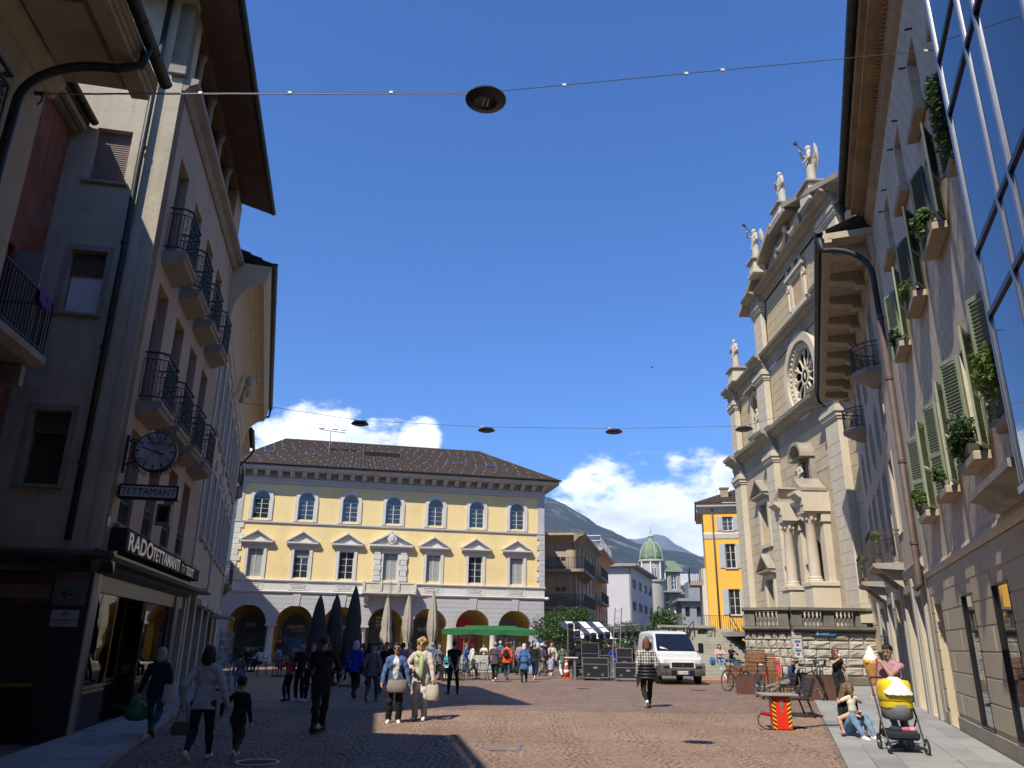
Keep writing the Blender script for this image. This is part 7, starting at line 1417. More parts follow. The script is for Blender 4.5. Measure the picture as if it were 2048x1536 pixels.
  for z in ws: MB().box(z[0][0], z[1][0], .25, .3, z[0][1], z[2][1]).build('window', GLASS, o)
  if k in (0, 2): MB().add([(-w / 2 - .5, -.6, h - .2), (w / 2 + .5, -.6, h - .2), (w / 2, 4, h + 2), (-w / 2, 4, h + 2), (-w / 2 - .5, 9, h - .2), (w / 2 + .5, 9, h - .2)], [(0, 1, 2, 3), (3, 2, 5, 4), (0, 3, 4), (1, 5, 2)]).build('roof', TL if k == 0 else BLACKP, o)
  else: MB().box(-w / 2 - .6, w / 2 + .6, -.8, 8, h + .002, h + .4).build('roof', mm, o); MB().box(-w / 4, w / 2, 1, 6, h + .4, h + 3).build('penthouse', mm, o)
build_back()
def tree(name, label, loc, h, r, seed, n, mats, trunk=.11, squash=.8):
 o = empty(name, loc, seed, label, 'tree', 'round-crowned trees on the piazza'); rr = random.Random(seed); zc = h - r * squash
 m = MB(); top = (rr.uniform(-.1, .1), rr.uniform(-.1, .1), zc); m.tube([(0, 0, 0), (.03, 0, zc * .5), top], [trunk, trunk * .8, trunk * .6], 8)
 for k in range(9): a = rr.uniform(0, 6.28); e = rr.uniform(.4, .85); m.tube([(0, 0, zc * rr.uniform(.7, 1)), (r * .4 * math.cos(a), r * .4 * math.sin(a), zc + r * .1), (r * e * math.cos(a), r * e * math.sin(a), zc + r * rr.uniform(-.1, .5))], [trunk * .5, trunk * .3, .015], 5)
 m.build('trunk', M('bark', (0.09, 0.07, 0.05), .95, .3, 6, .5, 30), o)
 mb = [MB(), MB()]; lobes = [(Vector((math.cos(a) * math.cos(b) * r * .62, math.sin(a) * math.cos(b) * r * .62, math.sin(b) * r * squash * .62)), rr.uniform(.28, .46) * r) for a, b in ((rr.uniform(0, 6.28), rr.uniform(-.7, 1.4)) for _ in range(24))]
 for i in range(n):
  lc, ls = lobes[rr.randrange(24)]; d = Vector((rr.gauss(0, 1), rr.gauss(0, 1), rr.gauss(0, 1))).normalized() * ls * (rr.random() ** .35); p = Vector((0, 0, zc)) + lc + d
  a = Vector((rr.gauss(0, 1), rr.gauss(0, 1), rr.gauss(0, .6))).normalized(); b = a.cross(Vector((rr.gauss(0, 1), rr.gauss(0, 1), rr.gauss(0, 1)))).normalized(); s = rr.uniform(.05, .12)
  mb[i % 2].add([p - a * s, p + b * s * .6, p + a * s, p - b * s * .6], [(0, 1, 2, 3)])
 c = mb[0].build('crown', mats[0], o, kind='stuff'); mb[1].build('inner_leaves', mats[1], c, kind='stuff'); return o
def T(px, Y): p = at_depth(px, 1290, Y); return (p.x, Y, 0)
tree('round_tree', 'dark round tree with visible trunk in front of the ochre town house', T(1140, 58), 4.3, 2.2, 1, 5200, (LEAF, LEAFD)); tree('round_tree', 'tree in deep shade right beside the palazzo corner', T(1105, 61), 4.0, 1.7, 2, 2600, (LEAFD, LEAFD)); tree('round_tree', 'small leafy tree half hidden behind the stage cases', T(1205, 60), 3.2, 1.6, 3, 3000, (LEAF, LEAFD)); tree('round_tree', 'low leafy tree behind the white van front', T(1258, 56), 3.2, 1.9, 4, 3600, (LEAF, LEAFD)); tree('round_tree', 'dense clipped tree rising above the white van roof', T(1330, 58), 4.1, 1.75, 5, 4200, (LEAF, LEAFD))
# ------------------------------------------------------------------ hanging lamps on span wires
def hang_lamp(label, p, r=.30, group='disc lamps on the far wire'):
 o = empty('disc_lamp', p, .2, label, 'lamp', group); m = MB(); m.lathe([(0, .03), (.12, .06), (r * .8, .03), (r, -.03), (r * .985, -.045), (r * .55, -.085), (r * .5, -.07), (0, -.07)], n=32); m.build('shade', M('lamp_black', (0.03, 0.03, 0.032), .45, .1, 5, 0), o, angle=R(50))
 l = MB()
 for i in range(7):
  for s in (-1, 1): l.box(s * .03 - .012, s * .03 + .012, -.09 + i * .026, -.073 + i * .026, -.078, -.071)
 l.build('led_rows', STEEL, o, kind='stuff'); MB().cbox(-.2, -.12, -.03, .03, .055, .11, .008).build('clamp', WHITE, o); MB().cbox(.12, .20, -.03, .03, .055, .11, .008).build('clamp', WHITE, o); return o
LP = Vector((-.42, 8.92, 8.84)); hang_lamp('large dark disc lamp hanging alone on the near wire', LP, .285, None)
def wire(label, pts, r=.006, cable=None, clips=()):
 o = empty('span_wire', pts[0], 0, label, 'wire'); a = Vector(pts[0]); q = [Vector(p) - a for p in pts]
 m = MB(); m.tube(q, r, 5); m.build('steel_cable', M('wire_steel', (0.12, 0.11, 0.105), .5), o)
 if cable: c = MB(); c.tube([p + Vector((0, 0, -.014 - .006 * (i % 2))) for i, p in enumerate([q[cable[0]].lerp(q[cable[1]], t / 24) for t in range(25)])], r * 1.3, 5); c.build('power_cable', M('cable_grey', (0.45, 0.46, 0.47), .6), o)
 if clips:
  for (i, j, t) in clips: p = q[i].lerp(q[j], t); MB().obox(p, (.05, .03, .035)).build('cable_clip', WHITE, o)
wire('near span wire crossing the street and carrying the large disc lamp', [(-6.35, 8.56, 8.52), LP + Vector((0, 0, .09)), (6.45, 9.55, 10.35)], .006, (0, 1), ((0, 1, .35), (0, 1, .55), (0, 1, .78), (1, 2, .16), (1, 2, .42), (1, 2, .5), (1, 2, .97)))
fp = [on_ground(x, y, 8.8) for x, y in ((720, 846), (973, 859), (1228, 862), (1488, 857))]
for p, l in zip(fp, ('disc lamp on the far wire in front of the white cloud, leftmost', 'disc lamp on the far wire above the palazzo roof', 'disc lamp on the far wire against plain sky right of the palazzo', 'disc lamp on the far wire in front of the church, rightmost')): hang_lamp(l, p, .30)
wire('far span wire carrying four disc lamps across the piazza', [(-9.1, 24.6, 9.15)] + [p + Vector((0, 0, .09)) for p in fp] + [(11.1, 23.4, 9.3)], .008)
bd = empty('bird', at_depth(1305, 735, 60), .3, 'tiny dark bird gliding in the blue sky', 'bird'); m = MB(); m.add([(-.32, 0, .04), (-.15, .07, .1), (0, .1, .03), (.15, .07, .1), (.32, 0, .04), (.14, -.05, .06), (0, -.14, .02), (-.14, -.05, .06)], [(0, 7, 1), (1, 7, 2), (7, 6, 2), (2, 6, 5), (2, 5, 3), (3, 5, 4)]); m.ball((0, .03, .02), (.045, .18, .04), 8, 6); m.build('body', BLACKP, bd)
def plain_house(label, pts, h):
 o = empty('street_house', (pts[0][0], pts[0][1], 0), 0, label, 'building', 'houses round the street outside the view'); m = MB(); n = len(pts); q = [(x - pts[0][0], y - pts[0][1]) for x, y in pts]
 m.add([(x, y, 0) for x, y in q] + [(x, y, h) for x, y in q], [(i, (i + 1) % n, (i + 1) % n + n, i + n) for i in range(n)] + [tuple(range(n, 2 * n))]); m.build('wall', M('plain_house_plaster', (0.42, 0.38, 0.31), .9), o, fix=True)
 c = Vector((sum(x for x, _ in q) / n, sum(y for _, y in q) / n)); e = [c + (Vector(p) - c) * 1.06 for p in q]; r = MB(); r.add([(p.x, p.y, h + .01) for p in e] + [(c.x, c.y, h + 1.5)], [(i, (i + 1) % n, n) for i in range(n)] + [tuple(range(n - 1, -1, -1))]); r.build('roof', TILE_D, o)
plain_house('house on the far side of the piazza hidden behind the left row', [(-19.2, 50.4), (-24.5, 54.6), (-30, 48), (-22.5, 43)], 13.0)
plain_house('house continuing the left row behind the photographer', [(-4.6, -3.4), (-3.4, -40), (-16, -40), (-16, -3.4)], 9.2)  # added out of view to keep sky fill off the shaded street
plain_house('house continuing the right row behind the photographer', [(1.6, -3.0), (-1.5, -40), (14, -40), (14, -3.0)], 13.5)  # likewise unseen, added to block sky light from behind
hz = MB().box(-7600, 7600, -7600, 7600, -1.1, 980).build('haze', None, kind='stuff'); hm = bpy.data.materials.new('haze_air'); hm.use_nodes = True; hn = hm.node_tree; hn.nodes.clear(); ho = hn.nodes.new('ShaderNodeOutputMaterial'); hv = hn.nodes.new('ShaderNodeVolumePrincipled'); hv.inputs['Color'].default_value = (0.46, 0.68, 1.0, 1); hv.inputs['Density'].default_value = 0.000095; hv.inputs['Anisotropy'].default_value = 0.0; hn.links.new(hv.outputs[0], ho.inputs['Volume']); hz.data.materials.clear(); hz.data.materials.append(hm); tag(hz, 'thin blue air between the piazza and the far mountains')
# ------------------------------------------------------------------ street furniture and vehicles
def gp(px, py): p = on_ground(px, py); return Vector((p.x, p.y, 0))
WOOD = M('weathered_wood', (0.15, 0.085, 0.05), .8, .25, 4, .2, 25); WOODO = M('orange_wood', (0.27, 0.11, 0.045), .7, .25, 4, .2, 25); CORT = M('corten_steel', (0.10, 0.045, 0.03), .85, .2, 3, .15, 30); RUB = M('rubber', (0.02, 0.02, 0.02), .8); CHROME = M('chrome', (0.6, 0.6, 0.6), .2, .05, metal=1.0)
def parasol(label, p, h, mat, tied=.42):
 o = empty('closed_parasol', p, random.uniform(0, 3), label, 'parasol', 'closed cafe parasols'); MB().tube([(0, 0, 0), (0, 0, h)], .032, 8).build('pole', STEEL, o); MB().cbox(-.4, .4, -.4, .4, 0, .1, .02).build('base', GREYGR, o)
 m = MB(); n = 30; zs = [(.30, .0), (.33, .10), (.31, .3), (.24, .42), (.26, .5), (.20, .7), (.12, .88), (.06, .97), (.03, 1.0)]
 if tied: zs = [(.14, .0), (.22, .08), (.13, .16), (.26, .30), (.30, .42), (.25, .6), (.17, .8), (.08, .95), (.03, 1.0)]
 H_ = h - 1.15; prof = [(r, 1.12 + t * H_) for r, t in zs]; vs = []
 for r, z in prof:
  for i in range(n): a = 2 * math.pi * i / n; k = r * .96 * (1 + (.26 if i % 3 == 0 else -.20 if i % 3 == 1 else .02)); vs.append((k * math.cos(a), k * math.sin(a), z + .03 * math.sin(i * 2.1)))
 m.add(vs, [(j * n + i, j * n + (i + 1) % n, (j + 1) * n + (i + 1) % n, (j + 1) * n + i) for j in range(len(prof) - 1) for i in range(n)]); m.build('canopy', mat, o, smooth=True); MB().lathe([(.05, 0), (.06, .04), (.02, .07)], (0, 0, h - .03), 10).build('finial', STEEL, o)
TAUPE = cloth('taupe', (0.36, 0.32, 0.26)); TAUPE_SHADED = cloth('shaded_taupe', (0.10, 0.088, 0.075))  # same beige cloth twice; the darker one has the street shade in its colour
for px, Y, h, mt, td, lab in ((632, 33, 3.42, TAUPE_SHADED, 0, 'closed dark parasol in shade, leftmost of the row'), (666, 33.5, 3.5, TAUPE_SHADED, 0, 'closed dark parasol in shade, second from the left'), (703, 32, 3.72, TAUPE_SHADED, 0, 'tallest closed dark parasol in shade in front of the shop arch'), (770, 46, 4.12, TAUPE, 0, 'closed beige parasol in sun below the info point arch'), (813, 46.5, 4.28, TAUPE, 1, 'closed beige parasol tied near its foot, in sun'), (863, 46, 4.4, TAUPE, 1, 'closed bulging beige parasol in sun beside the ticket arch')):
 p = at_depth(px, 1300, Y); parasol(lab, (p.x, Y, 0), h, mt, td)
def chair(label, p, rz, proto=[None]):
 if proto[0] is None:
  o = empty('cafe_chair'); CH = M('wicker_dark', (0.03, 0.026, 0.022), .6); MB().cbox(-.21, .21, -.2, .2, .43, .46, .01).build('seat', CH, o); m = MB(); m.tube([(-.21, -.2, .45), (-.2, -.27, .85), (-.1, -.29, .9), (.1, -.29, .9), (.2, -.27, .85), (.21, -.2, .45)], .014, 6)
  for z in (.58, .68, .78): m.tube([(-.2, -.23, z), (.2, -.23, z)], .009, 5)
  m.build('backrest', CH, o)
  for x in (-1, 1):
   for y in (-1, 1): MB().tube([(x * .19, y * .18, .44), (x * .23, y * .22, 0)], .012, 6).build('leg', CH, o)
   MB().tube([(x * .22, -.25, .68), (x * .25, .1, .66), (x * .22, .18, .44)], .012, 6).build('arm', CH, o)
  proto[0] = o; c = o
 else: c = copy_tree(proto[0])
 c.location = p; c.rotation_euler = (0, 0, rz); tag(c, label, 'chair', 'cafe chairs'); return c
def table(label, p):
 o = empty('cafe_table', p, .3, label, 'table', 'cafe tables'); MB().cbox(-.36, .36, -.36, .36, .72, .75, .01).build('top', WOOD, o); MB().tube([(0, 0, .02), (0, 0, .72)], .03, 8).build('column', IRON, o); MB().obox((0, 0, .03), (.6, .06, .04), .785).obox((0, 0, .03), (.06, .6, .04), .785).build('foot', IRON, o); m = MB(); m.lathe([(.03, .75), (.036, .84)], (.1, .08, 0), 10); m.build('glass', M('tumbler', (0.5, 0.5, 0.5), .1), o)
tb = [(905, 38.5, 'cafe table in sun left of the green stall'), (955, 39.5, 'cafe table in sun directly before the green stall'), (560, 40, 'cafe table in shade before the second arch'), (605, 41, 'cafe table in shade before the third arch'), (500, 46, 'cafe table in deep shade before the first arch')]
ci = 0
for px, Y, lab in tb:
 p = at_depth(px, 1300, Y); table(lab, (p.x, Y, 0))
 for k, a in enumerate((.3, 1.9, 3.6, 5.1)): chair(('wicker chair %s %s' % (('right of the', 'behind the', 'left of the', 'in front of the')[k], lab)), (p.x + .75 * math.cos(a), Y + .75 * math.sin(a), 0), a + math.pi / 2)
def stall():
 p = at_depth(981, 1300, 50); o = empty('market_stall', (p.x, 50, 0), R(-3), 'green market stall with sagging awning in front of the bank arches', 'stall'); GR = cloth('awning_green', (0.018, 0.115, 0.035)); GRL = cloth('awning_light_green', (0.035, 0.19, 0.06)); w = 2.85
 m = MB(); n = 12; vs = []
 for i in range(n + 1):
  x = -w + 2 * w * i / n; sag = .07 * abs(math.sin(math.pi * i / 4)); vs += [(x, -1.6 - sag, 2.14 - sag * .8), (x, -1.6, 2.42), (x * .6, .2, 2.60), (x, 1.6, 2.42)]
 m.add(vs, [(4 * i + k, 4 * i + 4 + k, 4 * i + 5 + k, 4 * i + 1 + k) for i in range(n) for k in range(3)]); m.build('awning', GR, o); MB().box(-w * .56, w * .56,   .0, .4, 2.58, 2.68).build('awning_ridge', GRL, o)
 for x in (-1, 1):
  m = MB().add([(x * w, -1.6, 2.15), (x * w, -1.6, 2.42), (x * w * .6, .2, 2.60), (x * w, 1.6, 2.45), (x * w, 1.6, 2.2)], [(0, 1, 2, 3, 4)]); m.build('awning_end', GRL, o)
  for y in (-1.4, 1.4): MB().tube([(x * 1.5, y, 0), (x * 1.5, y, 2.45)], .035, 6).build('post', STEEL, o)
  MB().tube([(x * 1.5, -1.4, 1.3), (x * .7, -1.4, 2.4)], .03, 6).build('brace', WOOD, o)
 MB().cbox(-1.9, .3, -1.2, -.4, 0, .95, .02).build('counter', M('pale_green_counter', (0.42, 0.46, 0.40), .6), o); MB().cbox(.35, 1.9, -1.1, -.4, 0, .9, .02).build('counter', GRL, o)
 for k, (x, c) in enumerate(((-1.4, (.4, .05, .03)), (-.8, (.1, .25, .04)), (-.2, (.45, .25, .03)), (.7, (.35, .3, .05)), (1.3, (.3, .04, .05)))): q = empty('produce_crate', o.matrix_basis @ Vector((x, -.8, .95 if x < .3 else .9)), 0, 'produce crate on the stall counter, %s from the left' % ('first', 'second', 'third', 'fourth', 'fifth')[k], 'crate', 'crates on the stall'); MB().prism(rect(-.25, .25, 0, .16), -.2, .2, [list(reversed(rect(-.22, .22, .03, .13)))]).build('crate', WOOD, q); mb = MB(); [mb.ball((random.uniform(-.2, .2), random.uniform(-.15, .15), .17 + random.uniform(0, .05)), .05, 6, 4) for _ in range(14)]; mb.build('produce', M('produce%d' % k, c, .5, .3, 8), q, kind='stuff')
stall()
def van():
 p = at_depth(1345, 1300, 37.5); o = empty('white_van', (p.x + .3, 37.0, 0), R(1.5), 'white delivery van with grey bumper parked before the church steps', 'van'); s = 1.04; o.scale = (s, s, s)
 VW = M('van_white', (0.62, 0.61, 0.585), .35, .03, 2, 0, dirt=.08, spec=.5); VG = M('van_grey_plastic', (0.085, 0.088, 0.092), .6, .1); VB = M('van_black', (0.012, 0.012, 0.013), .4)
 st = [(0.0, .62, .98, 1.02, .80, .80), (.10, .40, 1.0, 1.08, .93, .86), (.35, .34, 1.08, 1.16, .98, .90), (.95, .32, 1.16, 1.28, 1.0, .93), (1.15, .32, 1.18, 1.50, 1.0, .92), (1.75, .32, 1.22, 2.05, 1.0, .84), (2.15, .32, 1.22, 2.2, 1.0, .82), (3.2, .32, 1.22, 2.25, 1.0, .83), (5.2, .34, 1.2, 2.22, .99, .83), (5.3, .45, 1.2, 2.1, .95, .8)]
 prof = []
 for (y, zb, zm, zt, wm, wt) in st:
  prof.append([(-wm * .92, zb), (-wm, zb + .15), (-wm, zm), (-wt, zt - .10 * (zt > 1.4)), (-wt + .10, zt), (wt - .10, zt), (wt, zt - .10 * (zt > 1.4)), (wm, zm), (wm, zb + .15), (wm * .92, zb)])
 m = MB(); k = 10
 m.add([(x, y, z) for (y, *_), pr in zip(st, prof) for x, z in pr], [(j * k + i, j * k + (i + 1) % k, (j + 1) * k + (i + 1) % k, (j + 1) * k + i) for j in range(len(st) - 1) for i in range(k)] + [tuple(range(k - 1, -1, -1)), tuple((len(st) - 1) * k + i for i in range(k))]); bd = m.build('body', VW, o, fix=True, angle=R(32))
 e = .012
 def onf(x, t, d=e):
  y = 1.0 + .75 * t; z = 1.385 + .71 * t; return (x, y - d * .68, z + d * .73)
 m = MB(); bw, tw = .86, .76; m.add([onf(-bw, .0), onf(bw, .0), onf(bw * .99, .2), onf(tw, 1.0), onf(-tw, 1.0), onf(-bw * .99, .2)], [(0, 1, 2, 3, 4, 5)]); ws = m.build('windscreen', glass('van_glass', (0.008, 0.009, 0.011), .05, .6), o); m = MB()
 for a, b in (((-.7, .04), (-.1, .10)), ((.75, .04), (.15, .10))): m.tube([onf(a[0], a[1], .03), onf(b[0], b[1], .03)], .012, 5)
 m.build('wipers', VB, ws); MB().add([onf(-.72, .12, .02), onf(-.38, .03, .02), onf(-.36, .07, .02), onf(-.68, .22, .02)], [(0, 1, 2, 3)]).build('paper_slip', WHITE, ws)
 m = MB(); m.xprism([(-.06, .36), (-.10, .5), (-.10, .78), (-.03, .86), (.3, .90), (.3, .34)], -.98, .98); bp = m.build('bumper', VG, o, fix=True)
 for x in (-1, 1):
  m = MB(); m.add([(x * .62, -.02, .80), (x * .99, .3, .80), (x * 1.005, .75, .86), (x * 1.005, .75, .36), (x * .995, .3, .34), (x * .62, -.06, .8)], [(0, 1, 2, 3, 4)]); m.build('wing_trim', VG, bp)
  m = MB(); m.add([(x * .60, -.0, .86), (x * .90, .12, .84), (x * 1.0, .42, 1.0), (x * .99, .62, 1.24), (x * .82, .46, 1.16), (x * .64, .1, 1.06)], [(0, 1, 2, 3, 4, 5)]); m.v = [(a, b - .035, c + .012) for a, b, c in m.v]; m.build('headlight', M('headlamp', (0.5, 0.5, 0.44), .15, .3, 9, 0, spec=.8), o)
  m = MB(); m.cbox(x * 1.18 - .11, x * 1.18 + .11, 1.15, 1.27, 1.28, 1.72, .03).box(min(x * .98, x * 1.1), max(x * .98, x * 1.1), 1.2, 1.25, 1.32, 1.37); m.build('mirror', VB, o)
  m = MB(); yy = ((1.28, 1.34), (1.75, 1.36), (2.05, 2.0), (1.95, 2.02)); m.add([(x * 1.008, 1.35, 1.30), (x * 1.008, 2.3, 1.28), (x * .86, 2.3, 2.02), (x * .875, 1.9, 1.98)], [(0, 1, 2, 3)]); m.build('side_window', MATS['van_glass'], o); MB().add([(x * 1.008, 2.5, 1.28), (x * 1.008, 3.6, 1.28), (x * .86, 3.6, 2.02), (x * .86, 2.5, 2.02)], [(0, 1, 2, 3)]).build('side_window', MATS['van_glass'], o)
  for y in (.95, 4.35):
   w = MB(); w.lathe([(.20, -.11), (.33, -.11), (.35, -.08), (.35, .08), (.33, .11), (.20, .11)], (x * .88, y, .35), 24, axis='x'); w = w.build('wheel', RUB, o, angle=R(40)); MB().lathe([(0, .12), (.2, .115), (.21, .09)], (x * .88 if x > 0 else x * .88 - .23, y, .35), 16, axis='x').build('hubcap', STEEL, w)
  MB().lathe([(.06, -.11), (0, -.115)], (x * .78, 0, .52), 12, axis='y').build('fog_lamp', CHROME, bp)
  MB().box(min(x * .58, x * .82), max(x * .58, x * .82), -.108, -.1, .66, .76).build('air_intake', VB, bp)
 MB().cbox(-.56, .56, -.115, .02, .66, .94, .02).build('nose_panel', VW, o); g = MB().box(-.48, .48, -.122, -.116, .70, .90).build('grille', VB, o)
 for z in (.735, .775, .815, .855): MB().box(-.47, .47, -.128, -.1225, z, z + .008).build('grille_bar', CHROME, g)
 m = MB(); m.lathe([(.075, -.125), (.075, -.132), (0, -.134)], (0, 0, .80), 16, axis='y'); m.build('badge', CHROME, g); MB().box(-.26, .26, -.125, -.118, .43, .56).build('number_plate', WHITE, bp); MB().box(-.255, -.21, -.128, -.1251, .435, .555).build('plate_band', M('plate_blue', (0.02, 0.1, 0.4), .5), bp); MB().box(.21, .255, -.128, -.1251, .435, .555).build('plate_band', MATS['plate_blue'], bp)
 text('FX 442PG', .11, BLACKP, bp, (-.19, -.1265, .455), extrude=.001)
 MB().box(-.5, .5, -.108, -.1, .42, .58).build('lower_intake', VB, bp); MB().tube([(0, 1.2, 1.56), (.12, 1.2, 1.6)], .01, 4).build('hanger', WOOD, ws) if False else None
 l = empty('ladder', (p.x - 1.9, 43.5, 0), 0, 'aluminium ladder leaning behind the van among the trees', 'ladder'); m = MB(); m.tube([(-.2, 0, 0), (.25, 1.0, 3.6)], .03, 5).build('rail', STEEL, l); MB().tube([(.2, 0, 0), (.6, 1.0, 3.6)], .03, 5).build('rail', STEEL, l); m = MB(); [m.tube([(-.2 + .45 * t, t, 3.6 * t), (.2 + .4 * t, t, 3.6 * t)], .015, 4) for t in np.linspace(.06, .95, 10)]; m.build('rungs', STEEL, l)
van()
def cone(label, p):
 o = empty('traffic_cone', p, 0, label, 'cone'); OR = M('cone_orange', (0.75, 0.09, 0.02), .5); MB().cbox(-.24, .24, -.24, .24, 0, .05, .02).build('base', OR, o); m = MB(); m.lathe([(.19, .05), (.035, .92), (0, .92)], n=20); m.build('body', OR, o, smooth=True);
 for a, b in ((.25, .42), (.58, .74)): r = lambda z: .19 - .155 * (z - .05) / .87 + .004; m = MB(); m.lathe([(r(a), a), (r(b), b)], n=20); m.build('white_band', WHITE, o, smooth=True)
cone('orange and white traffic cone beside the stage cases', gp(1133, 1357))
def crew():
 CB = M('case_black', (0.014, 0.014, 0.016), .5, .15, 3, .05); rr = random.Random(4); Y0 = 41
 def case(px, Y, w, d, h, lab, z=0, drawer=False):
  p = at_depth(px, 1300, Y); o = empty('flight_case', (p.x, Y, z), rr.uniform(-.12, .12), lab, 'case', 'flight cases of the stage crew'); zz = .12 if z == 0 else 0; MB().cbox(-w, w, -d, d, zz, h, .02).build('box', CB, o); e = MB()
  for x in (-w, w):
   for y in (-d, d): e.box(x - .015, x + .015, y - .015, y + .015, zz, h)
  for y in (-d, d): e.box(-w, w, y - .016, y + .016, zz - .001, zz + .03).box(-w, w, y - .016, y + .016, h - .03, h + .001)
  e.build('edging', STEEL, o); MB().box(-.1, .1, -d - .02, -d - .002, (zz + h) / 2 - .05, (zz + h) / 2 + .05).build('latch', STEEL, o); MB().box(-w, w, -d - .012, -d - .001, zz + (h - zz) * .66, zz + (h - zz) * .66 + .03).build('lid_trim', STEEL, o)
  for x in (-.55, .55): MB().box(w * x - .06, w * x + .06, -d - .008, -d - .001, zz + .1, zz + .2).build('handle_dish', GREYGR, o)
  if z == 0:
   for x in (-1, 1): MB().lathe([(.05, -.02), (.05, .02)], (x * w * .75, -d * .7, .055), 10, axis='x').build('caster', RUB, o)
 for a in ((1163, 41.5, .5, .35, .62, 'low rack case with two speaker faces by the cone'), (1190, 40.5, .62, .4, 1.05, 'large black roller bin among the stage cases'), (1208, 42, .28, .3, 1.15, 'silver-edged upright case behind the blue-shirted woman'), (1254, 40, .62, .4, .85, 'wide black case left of the van'), (1248, 43, .4, .35, 1.5, 'tall rack case with bright panel behind the crew'), (1165, 44, .5, .4, 1.4, 'tall black stack of cases under the truss'), (1178, 43, .45, .3, 1.75, 'tall narrow amplifier stack beside the scaffold')): case(*a)
 p = at_depth(1165, 1300, 43); o = empty('rack_tower', (p.x - .2, 43.3, 0), .1, 'tall scaffold rack stacked with dark stage lights', 'rack')
 for x in (-.55, .1):
  m = MB(); m.tube([(x, 0, 0), (x, 0, 2.7)], .03, 6).build('post', STEEL, o)
 for j in range(6): s = MB().box(-.6, .15, -.05, .05, .6 + j * .36, .64 + j * .36).build('shelf', STEEL, o); MB().obox((-.4, -.1, .78 + j * .36), (.26, .3, .22), 0, .3).build('stage_light', CB, s); MB().obox((-.05, -.1, .78 + j * .36), (.26, .3, .22), 0, -.2).build('stage_light', CB, s)
 p = at_depth(1222, 1300, 47); o = empty('lighting_truss', (p.x, 47, 0), R(14), 'lighting truss with a row of lamps raised over the cases', 'truss'); m = MB()
 for dz in (0, .3): m.tube([(-1.8, 0, 2.2 + dz), (1.8, 0, 2.5 + dz)], .03, 6)
 for i in range(10): m.tube([(-1.8 + .36 * i, 0, 2.2 + .03 * i), (-1.62 + .36 * i, 0, 2.52 + .03 * i)], .015, 4)
 m.build('truss', STEEL, o)
 for i in range(8): MB().obox((-1.5 + .42 * i, -.12, 2.08 + .035 * i), (.24, .3, .28), 0, .4).build('lamp_head', CB, o)
 for x in (-1.5, 1.5): MB().tube([(x, 0, 0), (x, 0, 2.4)], .04, 6).build('stand', STEEL, o)
 p = at_depth(1190, 1300, 50); o = empty('tent', (p.x, 50, 0), .2, 'navy and white striped tent roof behind the stage gear', 'tent'); NV = cloth('navy', (0.03, 0.04, 0.08))
 for i in range(6): MB().add([(-1.6 + .45 * i, -1, 2.0), (-1.15 + .45 * i, -1, 2.0), (-1.6 + .45 * (i + 1) - .6, .6, 3.0), (-1.6 + .45 * i - .6, .6, 3.0)], [(0, 1, 2, 3)]).build('roof_stripe', WHITE if i % 2 else NV, o)
 for x in (-1.5, 1.0): MB().tube([(x, -.9, 0), (x, -.9, 2.0)], .03, 6).build('pole', WHITE, o)
 p = at_depth(1143, 1300, 41); o = empty('barrier_table', (p.x, 41, 0), .05, 'small white-topped barrier stand next to the traffic cone', 'barrier'); MB().box(-.35, .3, -.2, .2, 1.0, 1.05).build('top', WHITE, o); MB().box(.1, .2, -.1, .1, 0, 1.0).build('post', STEEL, o)
crew()
